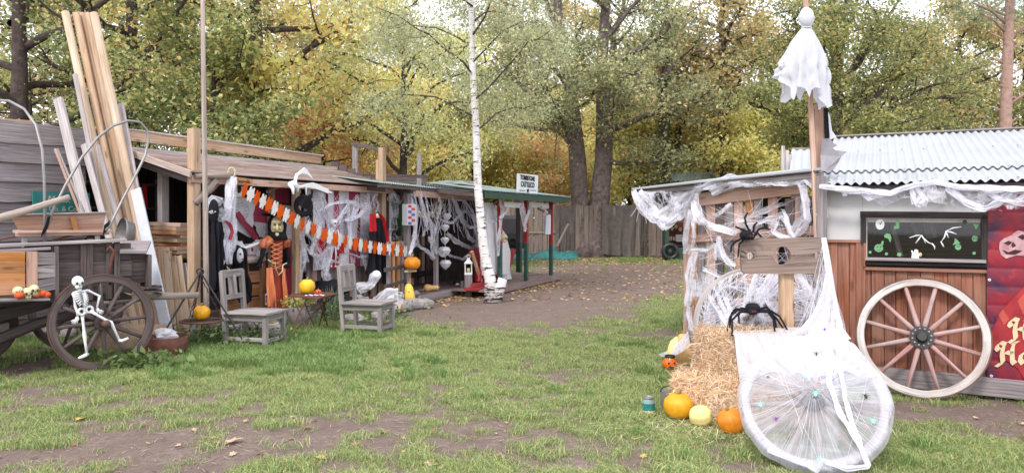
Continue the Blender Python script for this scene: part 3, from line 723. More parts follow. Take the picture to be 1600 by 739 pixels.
# ------------------------------------------------------------------ shared builders
def nz(*a): return mnoise.noise(Vector(a))
def strand(mb, p, q, sag=.05, r=.002, n=6):
    p, q = Vector(p), Vector(q); L = (q-p).length; s0 = R.uniform(0, 99)
    mb.tube([p.lerp(q, i/n)+Vector((nz(i*.7, s0, 1)*.02*L, nz(i*.7, s0, 5)*.02*L, -sag*4*(i/n)*(1-i/n)*L)) for i in range(n+1)], r, 3, cap=False)
def ribbon(mb, pts, wd, n=None, crumple=.35, side=None, tip=.4):
    """crumpled strip of gauze along pts; returns nothing, adds 4-wide strip"""
    pts = [Vector(p) for p in pts]; out = []
    n = n or 6*(len(pts)-1)
    for i in range(n+1):
        t = i/n*(len(pts)-1); k = min(int(t), len(pts)-2); out.append(pts[k].lerp(pts[k+1], t-k))
    s0 = R.uniform(0, 99); sd = Vector(side).normalized() if side else None; k0 = len(mb.v); ou = R.uniform(0, 9); acc = 0; W_ = 5; al = [0]
    for i in range(n): al.append(al[-1]+(out[i+1]-out[i]).length)
    for i, p in enumerate(out):
        d = (out[min(i+1, n)]-out[max(0, i-1)]).normalized(); a = sd or d.cross(Vector((0, 1, 0))).normalized(); b = d.cross(a).normalized()
        e = min(1, .35+tip+3*min(i, n-i)/n)
        for j in range(W_):
            sl = al[i]*6
            u = (j/(W_-1)-.5)*wd*e*(.7+.9*abs(nz(sl, j*.2, s0)))
            mb.v.append(p+a*(u+wd*.3*nz(sl*.8, s0, 3))+b*(wd*crumple*nz(sl, j*1.1, s0+9)))
    for i in range(n):
        l = (out[i+1]-out[i]).length
        for j in range(W_-1):
            a = k0+i*W_+j; mb.face((a, a+W_, a+W_+1, a+1), [(ou+j*wd/4, acc), (ou+j*wd/4, acc+l), (ou+(j+1)*wd/4, acc+l), (ou+(j+1)*wd/4, acc)])
        acc += l
def dens(o, lo=.3, hi=.9, s=3.0):
    vals = [lo+(hi-lo)*(.5+.9*nz(v.co.x*s, v.co.y*s, v.co.z*s+3)) for v in o.data.vertices]; set_attr(o, vals)
def gauze(mb, tops, drops, fold=.03, nv=8, jag=.3, nrm=None, nu=None):
    """hanging sheet: tops = list of points along the top, drops = hang length at each"""
    tops = [Vector(p) for p in tops]; nu = nu or 6*(len(tops)-1); s0 = R.uniform(0, 99); n_ = Vector(nrm or (0, -1, 0)).normalized()
    L = sum((tops[i+1]-tops[i]).length for i in range(len(tops)-1))
    def fn(u, v):
        t = u*(len(tops)-1); k = min(int(t), len(tops)-2); p = tops[k].lerp(tops[k+1], t-k); dr = drops[k]*(1-(t-k))+drops[k+1]*(t-k)
        dr *= 1+jag*nz(u*9, s0, 0)
        return p+Vector((0, 0, -dr*v))+n_*(fold*nz(u*12, v*1.5, s0)+fold*.6*nz(u*30, v*2, s0+4))+Vector((fold*nz(u*7, v*3, s0+8), 0, fold*.5*nz(u*8, v*4, s0+2)))
    mb.grid(fn, nu, nv, L, max(drops))
def drape(mb, tl, tr, br, bl, fold=.03, k=8, nu=20, nv=12, jag=0.0, bulge=0, nrm=(0, -1, 0)):
    tl, tr, br, bl = map(Vector, (tl, tr, br, bl)); s0 = R.uniform(0, 99); nn = Vector(nrm).normalized()
    def fn(u, v):
        vv = v*(1+jag*(nz(u*7, s0, 2)+.6*nz(u*19, s0, 3))) if v > .5 else v
        p = tl.lerp(tr, u).lerp(bl.lerp(br, u), vv)
        return p+nn*(fold*(.3+v)*math.sin(u*k*3.1+s0+nz(u*3, v*2, s0)*2)+fold*nz(u*5, v*3, s0)+bulge*math.sin(u*math.pi))
    mb.grid(fn, nu, nv, (tr-tl).length, (bl-tl).length)
def solid_box(name, mat, parent, c, sx, sy, sz, rz=0, bev=.004):
    m = MB(); m.box(c, sx, sy, sz, rz, bev); return m.build(name, mat, parent)
def board(name, mat, parent, p0, p1, w, h, up=(0, 0, 1), bev=.004, **k):
    d = (Vector(p1)-Vector(p0)).normalized()
    if abs(d.z) > .85 and abs(up[2]) < .5: w, h = h, w      # upright piece: up names the direction its width runs in
    m = MB(); m.beam(p0, p1, w, h, up, bev, **k); return m.build(name, mat, parent)
def pumpkin(c, r, hgt, mat, label, cat="pumpkin", name="pumpkin", ribs=9, rib=.07, group=None, lie=None, carved=False, tilt=0):
    t = thing(name, label, cat, c, group=group)
    prof = []
    for i in range(15):
        a = math.pi*i/14; rr = max(math.sin(a), .02)**.8*r*(1-.12*(math.cos(a) < -.6)); z = hgt/2-math.cos(a)*hgt/2*(1-.16*math.exp(-((math.sin(a)/.35)**2)))
        prof.append((rr, z))
    
    ax = lie or (tilt, 0, 1)
    m = MB(); m.lathe((0, 0, 0) if not lie else (0, 0, r), [(p, h if not lie else h-hgt/2) for p, h in prof], 36, ax, lambda a, tt: 1-rib*(1-abs(math.sin(a*ribs/2))**.5))
    m.build("flesh", mat, t, smooth=True, local=True)
    m = MB(); z = Vector(ax).normalized()
    b0 = Vector((0, 0, 0))+z*hgt*.9 if not lie else Vector((0, 0, r))+z*hgt*.48
    m.tube([b0, b0+z*r*.18, b0+z*r*.38+Vector((r*.12, -r*.05, 0))], [r*.17, r*.1, r*.11], 7, jit=.1); m.build("stem", M['stem'], t, smooth=True, local=True)
    return t
def wheel(name, label, loc, r, u, lean, n, rimw, rimd, hubr, hubl, mr, ms, mh, cat="wagon wheel", tyre=None, spr=.022, ph=.1, group=None, hubfront=None):
    """u = horizontal direction in the wheel plane; lean = tilt back in radians"""
    t = thing(name, label, cat, loc, group=group); X = Vector((u[0], u[1], 0)).normalized(); nb = Vector((-X.y, X.x, 0)); nb = nb if nb.y > 0 else -nb
    Z = (Vector((0, 0, 1))*math.cos(lean)+nb*math.sin(lean)).normalized(); Y = Z.cross(X)*-1
    if Y.dot(nb) < 0: Y = -Y
    t.matrix_world = Matrix.Translation(loc) @ Matrix((X, Y, Z)).transposed().to_4x4() if X.cross(Y).dot(Z) > 0 else Matrix.Translation(loc) @ Matrix((-X, Y, Z)).transposed().to_4x4()
    m = MB(); seg = 72; k0 = 0
    for i in range(seg):
        a = 2*math.pi*i/seg; c, s = math.cos(a), math.sin(a); jr = .003*nz(i*.8, r, 2)
        for rr, yy in ((r, -rimd/2+.005), (r-.005, -rimd/2), (r-rimw+.005, -rimd/2), (r-rimw, -rimd/2+.005), (r-rimw, rimd/2), (r, rimd/2)): m.v.append(Vector((c*(rr+jr), yy, s*(rr+jr))))
    for i in range(seg):
        j = (i+1) % seg
        for q in range(6):
            q2 = (q+1) % 6; m.face((i*6+q, i*6+q2, j*6+q2, j*6+q), [(i*2*math.pi*r/seg, q*.03), (i*2*math.pi*r/seg, (q+1)*.03), ((i+1)*2*math.pi*r/seg, (q+1)*.03), ((i+1)*2*math.pi*r/seg, q*.03)])
    m.build("rim", mr, t, local=True, smooth=False)
    if tyre:
        m = MB()
        for i in range(seg):
            a = 2*math.pi*i/seg; c, s = math.cos(a), math.sin(a)
            for rr, yy in ((r+.010, -rimd/2-.003), (r+.001, -rimd/2-.003), (r+.001, rimd/2+.003), (r+.010, rimd/2+.003)): m.v.append(Vector((c*rr, yy, s*rr)))
        for i in range(seg):
            j = (i+1) % seg
            for q in range(4): q2 = (q+1) % 4; m.face((i*4+q, i*4+q2, j*4+q2, j*4+q), [(0, 0)]*4)
        m.build("tyre", tyre, t, local=True)
    for k in range(n):
        a = 2*math.pi*(k+ph)/n; c, s = math.cos(a), math.sin(a)
        m = MB(); p = [Vector((c*q, 0, s*q)) for q in (hubr*.8, hubr+.06, (r+hubr)/2, r-rimw+.004)]; m.tube(p, [spr*1.2, spr*1.25, spr, spr*.95], 8); m.build("spoke", ms, t, local=True, smooth=True)
    hub = MB(); hub.lathe((0, 0, 0), [(.001, -hubl*.5), (hubr*.45, -hubl*.5), (hubr*.5, -hubl*.42), (hubr*.6, -hubl*.2), (hubr, -hubl*.16), (hubr*1.02, hubl*.16), (hubr*.6, hubl*.3), (hubr*.5, hubl*.5), (.001, hubl*.5)], 20, (0, 1, 0))
    h = hub.build("hub", mh, t, local=True, smooth=False)
    return t, h
# ------------------------------------------------------------------ plank wall behind the wagon
FL = Plane((-4.35, 10.0), (.42, .907)); U = FL.u; NB = FL.n
WL = Plane((-6.58, 10.3), (.42, .907))
pw = thing("plank_wall", "grey weathered wall of broad waney planks behind the wagon", "wall", WL.at(0, 0, 0))
a1 = .62; a0 = -4.5; zt = 2.95
for k in range(11):
    hh = .29; z1 = zt-k*.265; z0 = z1-hh
    if z1 < .05: break
    m = MB(); nn = 14
    def fn(u, v, z0=z0, z1=z1, k=k):
        a = a0+(a1-a0)*u; w_ = .035*nz(a*1.3, k*5.1, 0)+.015*nz(a*4, k*3, 1)
        return WL.at(a, -.02-.035*(1-v)-.006*k % .01, z0+(z1-z0)*v+(w_ if v < .5 else 0))
    m.grid(lambda u, v: fn(u, v), nn, 1, 5, .29); 
    for f_i in range(len(m.uv)): m.uv[f_i] = [(x+k*7, y+k*3) for x, y in m.uv[f_i]]
    m.build("plank", M['grey'], pw, solid=.03)
m = MB(); m.beam(WL.at(a0, .06, 1.4), WL.at(a1-.05, .06, 1.4), .04, 2.7); m.build("backing", M['blackwood'], pw)
board("top_board", M['tan'], pw, WL.hit(-60, 188)+NB*.05, WL.hit(52, 196)+NB*.05, .05, .13)
for px, r, c in ((66, .05, 'steel'), (83, .045, 'grey')):
    q = WL.hit(px, 208)+NB*.1; t = thing("tin_can" if r == .05 else "jug", "metal can on top of the plank wall" if r == .05 else "grey jug on top of the plank wall next to a metal can", "can" if r == .05 else "jug", q+Vector((0, 0, -.03)))
    m = MB(); m.lathe((0, 0, 0), [(.0, 0), (r, 0), (r, .11), (r*.7, .15), (r*.7, .17), (0, .17)], 12); m.build("body", M[c], t, local=True, smooth=True)
    m = MB(); m.lathe((0, 0, .17), [(r*.85, 0), (r*.85, .015), (.0, .02)], 12); m.build("lid", M['darkiron'], t, local=True, smooth=True)
# teal sign
m_teal = plain('teal_paint', (.035, .20, .19), .7, .3, col2=(.06, .26, .25), scale=5)
m_cream = plain('cream_lettering', (.62, .60, .50), .7, .2, var=.2)
def lettering(txt, parent, pos, u, size, mat, ext=.002, name="lettering", shear=0, alignx='CENTER', tilt=None, sx=1.0, off=0.0):
    c = bpy.data.curves.new(name, 'FONT'); c.body = txt; c.size = size; c.extrude = ext; c.align_x = alignx; c.align_y = 'CENTER'; c.shear = shear; c.offset = off; c.resolution_u = 3
    c.materials.append(mat); tmp = bpy.data.objects.new(name, c); me_ = bpy.data.meshes.new_from_object(tmp); bpy.data.objects.remove(tmp); bpy.data.curves.remove(c); o = bpy.data.objects.new(name, me_); o['kind'] = 'stuff'; COL.objects.link(o); X = Vector((u[0], u[1], u[2] if len(u) > 2 else 0)).normalized()
    Zu = Vector((0, 0, 1)) if tilt is None else Vector(tilt).normalized(); Zu = (Zu-X*Zu.dot(X)).normalized(); Nn = X.cross(Zu)
    o.parent = parent; o.matrix_basis = Matrix.Translation(Vector(pos)-root_loc(parent)) @ Matrix((X, Zu, Nn)).transposed().to_4x4() @ Matrix.Diagonal((sx, 1, 1, 1))
    return o
sg = thing("wooden_sign", "teal painted sign with worn cream lettering hanging on the grey plank wall", "sign", WL.hit(90, 335, -.1))
c0 = WL.hit(50, 299, -.09); c1 = WL.hit(139, 302, -.09); c2 = WL.hit(139, 336, -.09); c3 = WL.hit(50, 336, -.09)
m = MB(); m.poly([c0, c1, c2, c3], -NB, .02); m.build("sign_board", m_teal, sg)
lettering("Mules.", sg, WL.hit(92, 312, -.115), U, .13, m_cream, shear=.25); lettering("Co. & Co.", sg, WL.hit(100, 327, -.115), U, .105, m_cream)
# ------------------------------------------------------------------ wagon
WG = Plane((-4.45, 8.0), (.77, .64)); WU = WG.u; WN = WG.n
wa = thing("farm_wagon", "old dark farm wagon with spoked wheels parked by the plank wall", "wagon", WG.at(-.5, .7, 0))
def wa_(px): return WG.ahit(px, .25)
aL = -2.6; aR = wa_(206)
for k, (z0, z1) in enumerate([(.98, 1.16), (1.17, 1.36), (.80, .97)]):
    a_l = wa_(122) if k < 3 else aL
    board("side_plank", M['darkwood'], wa, WG.at(wa_(38), .27, (z0+z1)/2), WG.at(aR-.01*k, .27, (z0+z1)/2), .04, z1-z0)
for px in (82, 130, 140, 182, 170): board("side_brace", M['darkwood'], wa, WG.at(wa_(px), .232, .74), WG.at(wa_(px), .232, 1.38+.02*(px % 3)), .06, .035, (WU.x, WU.y, 0))
board("top_rail", M['greylight'], wa, WG.hit(-120, 389, .2), WG.hit(197, 375, .2), .09, .035)
board("lower_rail", M['grey'], wa, WG.hit(-100, 398, .14), WG.hit(78, 388, .14), .12, .03)
for k in range(5): board("floor_plank", M['blackwood'], wa, WG.at(aL, .36+k*.22, .74), WG.at(aR, .36+k*.22, .74), .2, .04)
for k in range(3): board("far_side_plank", M['darkwood'], wa, WG.at(aL, 1.45, .86+k*.2), WG.at(aR, 1.45, .86+k*.2), .04, .18)
for k in range(5): board("head_plank", M['darkwood'], wa, WG.at(aR, .3+k*.23, .98), WG.at(aR, .5+k*.23, .98), .03, .4, (0, 0, 1))
# amber crate front panel on the left with boards
for k in range(4):
    board("crate_board", M['orangewood'], wa, WG.hit(-140, 402+k*18, .05), WG.hit(39, 402+k*16.5, .05), .03, .115)
for px in (46, 54): board("crate_post", M['fadedpink'], wa, WG.hit(px, 393, .03), WG.hit(px, 466, .03), .05, .05, (WU.x, WU.y, 0))
for k in range(3): board("end_board", M['grey'], wa, WG.hit(58, 404+k*22, .06), WG.hit(88, 404+k*19, .12), .03, .13)
board("end_strap", M['greylight'], wa, WG.hit(58, 422, .035), WG.hit(84, 424, .1), .012, .045)
board("corner_post", M['darkwood'], wa, WG.hit(88, 385, .12), WG.hit(89, 470, .12), .04, .04, (WU.x, WU.y, 0))
board("front_shelf", M['grey'], wa, WG.hit(-60, 470, -.02), WG.hit(76, 467, .0), .16, .025)
# grey tool box at the front
q0 = WG.hit(190, 380, .3); q1 = WG.hit(228, 380, .42)
for k in range(3): board("box_board", M['darkwood'], wa, WG.hit(189, 401+k*17, .3), WG.hit(227, 401+k*16, .3), .03, .12)
m = MB(); m.poly([WG.hit(187, 396, .16), WG.hit(229, 396, .16), WG.hit(236, 380, .6), WG.hit(192, 380, .6)], (0, 0, 1), .03); m.build("box_lid", M['grey'], wa, recalc=True)
board("box_end", M['darkwood'], wa, WG.hit(228, 397, .32), WG.hit(228, 447, .32), .03, .4, (WU.x, WU.y, 0))
# undercarriage
m = MB(); m.tube([WG.hit(-80, 560, .6), WG.hit(60, 505, .5), WG.hit(160, 478, .45)], [.06, .06, .05], 8); m.build("reach_pole", M['darkwood'], wa, smooth=True)
board("bolster", M['darkwood'], wa, WG.at(0, .16, .62), WG.at(0, 1.4, .62), .13, .16)
board("axle", M['darkwood'], wa, WG.at(0, .05, .5), WG.at(0, 1.5, .5), .1, .1)
board("rear_axle", M['darkwood'], wa, WG.at(-1.9, -.02, .55), WG.at(-1.9, 1.5, .55), .1, .1)
board("side_sill", M['blackwood'], wa, WG.hit(-80, 515, .3), WG.hit(150, 450, .3), .09, .13)
m = MB(); m.tube([WG.hit(140, 474, .3), WG.hit(236, 463, .32), WG.hit(310, 461, .36)], [.045, .045, .038], 10, jit=.04); m.build("tongue_pole", M['log'], wa, smooth=True)
m = MB()
for k in range(3): m.lathe(WG.hit(234, 462-k*6, .25), [(.08, 0), (.13, 0), (.13, .025), (.08, .025)], 16)
m.build("turntable_plates", M['darkwood'], wa)
m = MB(); m.tube([WG.hit(*q) for q in ((229, 470, .2), (237, 473, .2), (238, 484, .2), (231, 489, .2))], .008, 6); m.build("iron_ring", M['darkiron'], wa)
m = MB(); m.tube([WG.hit(*q) for q in ((167, 394, .16), (172, 386, .14), (178, 392, .13), (176, 400, .14), (173, 412, .15), (172, 445, .16))], .016, 8); m.build("brake_lever", M['rust'], wa, smooth=True)
h1 = MB(); h1.tube([WG.hit(*q) for q in ((70, 383, .2), (70, 330, .2), (69, 280, .2), (66, 235, .22), (56, 196, .35), (38, 171, .5), (14, 158, .75), (-15, 157, 1.0), (-50, 190, 1.3), (-62, 300, 1.45))], .015, 8); h1.build("cover_hoop", M['steel'], wa, smooth=True)
h2 = MB(); h2.tube([WG.hit(*q) for q in ((73, 357, .15), (82, 330, .15), (102, 290, .2), (128, 246, .25), (152, 216, .3), (176, 197, .35), (200, 189, .4), (218, 191, .45), (229, 202, .45), (232, 219, .45), (227, 243, .4), (213, 272, .35), (192, 311, .3), (172, 352, .22), (165, 360, .2))], .0145, 8); h2.build("cover_hoop", M['steel'], wa, smooth=True)
m = MB(); m.poly([WG.hit(*q) for q in ((64, 372, .13), (66, 362, .13), (72, 350, .13), (74, 340, .13), (79, 336, .13), (77, 348, .13), (74, 358, .13), (70, 364, .13))], WN, .02); m.build("hoop_tie", M['black'], wa, recalc=True)
m = MB(); m.poly([WG.hit(*q) for q in ((161, 368, .2), (163, 352, .2), (172, 344, .2), (168, 360, .2))], WN, .02); m.build("hoop_tie", M['black'], wa, recalc=True)
wheel_args = dict(n=12, rimw=.075, rimd=.055, hubr=.085, hubl=.30)
def subwheel(loc, r, parent, ph=.1):
    t, h = wheel("wheel", None, loc, r, (WU.x, WU.y), .03, mr=M['darkwood'], ms=M['darkwood'], mh=M['darkwood'], tyre=M['iron'], spr=.02, ph=ph, cat=None, **wheel_args)
    mw = t.matrix_world.copy(); t.parent = parent; t.matrix_basis = Matrix.Translation(-parent.location) @ mw
    m = MB(); m.tube([(0, -.14, 0), (0, -.24, 0)], [.05, .035], 12); m.build("hub_cap", M['iron'], t, local=True, smooth=True)
subwheel(WG.at(0, .0, .515), .51, wa); subwheel(WG.at(0, 1.5, .515), .51, wa, .4); subwheel(WG.at(-1.95, 0, .55), .54, wa, .2); subwheel(WG.at(-1.05, 1.2, .42), .40, wa, .3)
# seat trough on top
tr_ = thing("feeding_trough", "shallow brown wooden trough lying across the top of the wagon", "trough", WG.hit(90, 380, .5))
m = MB(); m.poly([WG.hit(16, 337, .3), WG.hit(166, 333, .3), WG.hit(160, 361, .34), WG.hit(30, 360, .34)], WN, .03); m.build("side_board", M['orangewood' if 0 else 'fadedpink'], tr_, recalc=True)
m = MB(); m.poly([WG.hit(16, 335, .75), WG.hit(166, 331, .75), WG.hit(160, 359, .72), WG.hit(30, 358, .72)], WN, .03); m.build("side_board", M['fadedpink'], tr_, recalc=True)
board("bottom_board", M['fadedpink'], tr_, WG.hit(24, 362, .5), WG.hit(168, 361, .5), .5, .03)
board("batten", M['orangewood'], tr_, WG.hit(113, 338, .27), WG.hit(119, 360, .3), .05, .03, (WU.x, WU.y, 0)); board("rim_rail", M['grey'], tr_, WG.hit(12, 336, .28), WG.hit(170, 332, .28), .05, .018)
board("support_rail", M['fadedpink'], tr_, WG.hit(24, 367, .3), WG.hit(170, 364, .3), .06, .04)
for px in (38, 152): board("leg", M['greylight'], tr_, WG.hit(px, 368, .34), WG.hit(px, 386, .34), .05, .05, (WU.x, WU.y, 0))
m = MB(); m.tube([WG.hit(*q) for q in ((-60, 358, -.05), (0, 341, .0), (50, 326, .05), (85, 315, .1), (108, 308, .12))], [.045, .042, .036, .034, .03], 9, jit=.08)
tag(m.build("peeled_branch", M['log'], smooth=True), "grey peeled branch lying slanted over the wagon top", "branch")
m = MB(); m.tube([WG.hit(*q) for q in ((-10, 376, .3), (30, 368, .3), (70, 360, .5))], .01, 5); m.tube([WG.hit(*q) for q in ((80, 376, .3), (125, 364, .35), (160, 362, .5))], .012, 5); tag(m.build("dry_sticks", M['rust']), "thin rusty brown sticks lying between trough and wagon rail", "sticks")
# tub behind the trough
tb_ = thing("zinc_tub", "oval galvanised tub leaning behind the wagon under the poles", "tub", WG.hit(190, 395, .7))
m = MB(); m.lathe(WG.hit(188, 366, .8), [(.20, 0), (.20, .02), (.18, .03), (.16, .12), (.0, .12)], 28, (.9, .9, -.2)); m.build("body", M['steel'], tb_, smooth=True)
# skulls and mini pumpkins on the crate shelf
def skull(mb, c, r, face=(0, -1, 0)):
    f = Vector(face).normalized(); x = f.cross(Vector((0, 0, 1))).normalized(); B = Matrix((x, -f, Vector((0, 0, 1)))).transposed(); c = Vector(c)
    mb.m = 0; mb.ball(c, r*.82, r*1.0, r*.85, 14, 10, basis=B); mb.ball(c+f*r*.35-Vector((0, 0, r*.75)), r*.5, r*.5, r*.42, 10, 6, basis=B)
    mb.m = 1
    for s in (-1, 1): mb.ball(c+f*r*.86+x*s*r*.34-Vector((0, 0, r*.12)), r*.22, r*.14, r*.22, 8, 6, basis=B)
    mb.ball(c+f*r*.9-Vector((0, 0, r*.48)), r*.09, r*.08, r*.13, 6, 4, basis=B)
    mb.beam(c+f*r*.86-x*r*.3-Vector((0, 0, r*.82)), c+f*r*.86+x*r*.3-Vector((0, 0, r*.82)), r*.05, r*.07)
    mb.m = 0
TC = (Vector((0, 0, 0))-WG.at(-1, 0, 0)); TC.z = 0; TC.normalize()
for i, (px, py, r, lab) in enumerate([(28, 455, .06, "cream toy skull leftmost on the wagon shelf"), (43, 457, .062, "cream toy skull in the middle of the wagon shelf"), (53, 452, .058, "cream toy skull with a green top at the right of the wagon shelf")]):
    sk_t = thing("toy_skull", lab, "skull", WG.hit(px, 467, -.05), group="toy skulls on the wagon shelf"); m = MB(); skull(m, WG.hit(px, py, -.05), r, TC+Vector((.3, 0, 0))); m.build("cranium", [M['skullc'], M['blackshiny']], sk_t, smooth=True)
M['minipk'] = plain('red_orange_gourd', (.72, .10, .02), .5, .4, var=.3)
for px, py, r, lab in [(30, 461, .045, "small red orange gourd left in front of the skulls on the wagon shelf"), (57, 460, .042, "small red orange gourd squeezed beside the middle skull"), (66, 458, .045, "red orange gourd second from the right on the wagon shelf"), (73, 460, .04, "rightmost red orange gourd on the wagon shelf")]:
    q = WG.hit(px, py, -.12 if px == 30 else -.04); pumpkin((q.x, q.y, q.z-r*.8), r, r*1.6, M['minipk'], lab, "gourd", "mini_pumpkin", ribs=8, group="small gourds on the wagon shelf")
# ------------------------------------------------------------------ skeleton leaning on the wheel (traced bone by bone)
sk = thing("toy_skeleton", "white plastic skeleton leaning against the wagon wheel with one leg over the hub", "skeleton", WG.hit(128, 560, -.2))
def S(cx, cy, b=-.14):   # crop coordinates (739 px for 180 x 140 region at 0,420)
    return WG.hit(cx/5.28, 420+cy/5.28, b)
def bone(name, pts, rads, b=-.14):
    m = MB(); m.tube([S(x, y, b) for x, y in pts], rads, 7); return m.build(name, M['bone'], sk, smooth=True)
m = MB(); skull(m, S(642, 105, -.17), .068, -WN+Vector((.2, 0, -.1))); m.build("skull", [M['bone'], M['blackshiny']], sk, smooth=True)
sp_ = [(655, 150), (662, 185), (672, 220), (682, 260), (695, 300), (705, 345)]
m = MB(); pts_ = [S(*p) for p in sp_]
m.tube(pts_, .013, 7)
for i in range(12):
    t = i/11*5; k = min(4, int(t)); m.ball(pts_[k].lerp(pts_[k+1], t-k), .021, .02, .011, 8, 5)
m.build("spine", M['bone'], sk, smooth=True)
m = MB()
for k in range(6):
    y = 190+k*16; x = 664+k*4.0; w_ = (50, 55, 56, 54, 46, 34)[k]
    for s in (-1, 1): m.tube([S(x, y), S(x+s*w_*.5, y-4, -.20), S(x+s*w_, y+8+k*3, -.17), S(x+s*w_*.85, y+22+k*3, -.19), S(x+s*w_*.35, y+20, -.21)], [.009, .009, .009, .008, .006], 5)
m.build("ribcage", M['bone'], sk, smooth=True)
m = MB()
for s in (-1, 1):
    c = (706+s*32, 345+(8 if s < 0 else -10)); m.tube([S(c[0]+28*math.cos(a), c[1]+26*math.sin(a), -.16) for a in np.linspace(0, 6.28, 13)], .013, 6)
m.ball(S(706, 352), .03, .02, .03, 8, 6); m.build("pelvis", M['bone'], sk, smooth=True)
bone("collar_bone", [(600, 200), (640, 185), (680, 185), (725, 175)], .011)
bone("arm", [(603, 200), (612, 240), (618, 285), (622, 310), (636, 355), (643, 400)], [.016, .011, .012, .016, .011, .010])
bone("arm", [(725, 178), (760, 195), (800, 215), (820, 222), (812, 265), (800, 322)], [.016, .011, .012, .016, .011, .010])
m = MB(); c = S(636, 412); m.ball(c, .022, .012, .026, 8, 6)
for x, y in ((585, 432), (592, 448), (606, 456), (622, 455), (640, 448)): m.tube([S(634, 415), S((634+x)/2, (415+y)/2-2), S(x, y)], [.007, .007, .005], 5)
m.build("hand", M['bone'], sk, smooth=True)
m = MB(); m.ball(S(805, 338), .022, .012, .022, 8, 6)
for x, y in ((855, 350), (852, 364), (842, 376), (826, 378), (800, 372)): m.tube([S(808, 338), S((808+x)/2, (338+y)/2-2), S(x, y)], [.007, .007, .005], 5)
m.build("hand", M['bone'], sk, smooth=True)
bone("leg", [(678, 375), (684, 430), (692, 500), (697, 545), (704, 610), (716, 700)], [.02, .014, .014, .021, .014, .012])
bone("leg", [(745, 345), (800, 380), (880, 425), (915, 440), (945, 500), (985, 590)], [.02, .014, .014, .021, .013, .012], -.19)
m = MB(); m.tube([S(722, 702, -.14), S(700, 715, -.2), S(650, 735, -.24)], [.018, .02, .012], 6); m.build("foot", M['bone'], sk, smooth=True)
m = MB(); m.tube([S(985, 590, -.19), S(1010, 592, -.22), S(1058, 570, -.25)], [.016, .018, .012], 6); m.build("foot", M['bone'], sk, smooth=True)
# stump / brown heap under the wagon
m = MB(); m.ball(G(175, 560)+Vector((0, .5, .12)), .55, .35, .22, 16, 10, lambda d: 1+.25*nz(d.x*2, d.y*2, d.z*2)); tag(m.build("straw_heap", M['butternut'] if 0 else plain('sandstone', (.45, .33, .22), .9, .2, col2=(.30, .20, .14), scale=4, bump=.6, bdist=.04), smooth=True), "low sandy brown boulder on the grass behind the wagon wheel", "boulder")
for i, (px, py, r) in enumerate([(5, 540, .15), (22, 538, .17), (55, 545, .1)]):
    m = MB(); m.ball(G(px, py)+Vector((0, .7, .08)), r*1.2, r, r*.8, 10, 7, lambda d: 1+.3*nz(d.x*2+i, d.y*2, d.z*2)); tag(m.build("stone", M['stone'], smooth=True), ["grey stone at the left edge under the wagon", "larger grey stone under the wagon beside the left edge one", "small stone lying on the soil below the wagon axle"][i], "stone", "stones under the wagon")
# rusty pan with crumpled paper
q = G(259, 556); rp = thing("rusty_pan", "round rusty pan standing in the grass right of the wagon wheel", "pan", q)
m = MB(); m.lathe((0, 0, 0), [(0, 0), (.2, 0), (.24, .06), (.25, .24), (.235, .24), (.22, .08), (0, .06)], 24); m.build("body", M['rust'], rp, local=True, smooth=True)
m = MB(); m.ball(q+Vector((0, 0, .26)), .13, .1, .07, 10, 7, lambda d: 1+.7*nz(d.x*3, d.y*3, d.z*3)); tag(m.build("crumpled_paper", M['white']), "crumpled white paper lying in the rusty pan", "paper")
# ------------------------------------------------------------------ leaning timber
def lean(name, lab, top, bot, w_, h_, mat, db=9.5, dt=10.4, rnd=False, grp=None):
    p0 = P(bot[0], bot[1], db); p1 = P(top[0], top[1], dt)
    m = MB()
    if rnd: m.tube([p0+(p1-p0)*i/6+Vector((nz(i, top[0], 0)*.01, 0, 0)) for i in range(7)], [w_/2]*7, 12)
    else: m.beam(p0, p1, w_, h_, (0, -1, 0), .004)
    return tag(m.build(name, M[mat], smooth=False), lab, "pole" if rnd else "board", grp)
GP = "long timbers leaning beside the shed"
lean("timber_pole", "leftmost of the five tall pale round poles", (102, 20), (218, 545), .105, 0, 'tanlight', 9.35, 10.7, True, GP)
lean("timber_pole", "second from the left of the five tall pale round poles", (119, 22), (229, 545), .10, 0, 'tan', 9.45, 10.8, True, GP)
lean("timber_pole", "middle one of the five tall pale round poles", (129, 22), (238, 545), .085, 0, 'tan', 9.55, 10.9, True, GP)
lean("timber_pole", "fourth from the left of the five tall pale round poles", (137, 22), (247, 545), .085, 0, 'tan', 9.5, 10.8, True, GP)
lean("timber_pole", "rightmost and palest of the five tall round poles", (147, 22), (257, 545), .11, 0, 'tanlight', 9.3, 10.6, True, GP)
lean("timber_board", "grey board just left of the tall poles with its top halfway up", (117, 116), (186, 460), .06, .03, 'greylight', 9.4, 10.2, grp=GP)
lean("timber_board", "stout grey beam leaning left of the poles on the plank wall", (91, 155), (138, 345), .11, .06, 'greylight', 9.3, 9.9, grp=GP)
lean("timber_board", "thin brown lath leaning left of the stout grey beam", (86, 233), (130, 345), .035, .02, 'fadedpink', 9.3, 9.7, grp=GP)
lean("timber_board", "thin brown lath right against its twin left of the stout beam", (90, 233), (137, 345), .03, .02, 'grey', 9.25, 9.7, grp=GP)
lean("timber_board", "pale board with its top behind the loop of the wagon hoop", (131, 226), (178, 400), .08, .03, 'greylight', 9.3, 9.8, grp=GP)
lean("timber_board", "narrow dark edged board right of the hoop hidden pale board", (153, 228), (200, 400), .06, .03, 'grey', 9.3, 9.8, grp=GP)
lean("timber_board", "short grey brown board leaning right of the rightmost pole", (188, 163), (232, 400), .09, .035, 'greylight', 9.6, 10.4, grp=GP)
M['whiteboard'] = plain('white_grey_panel', (.55, .56, .62), .6, .3, var=.15)
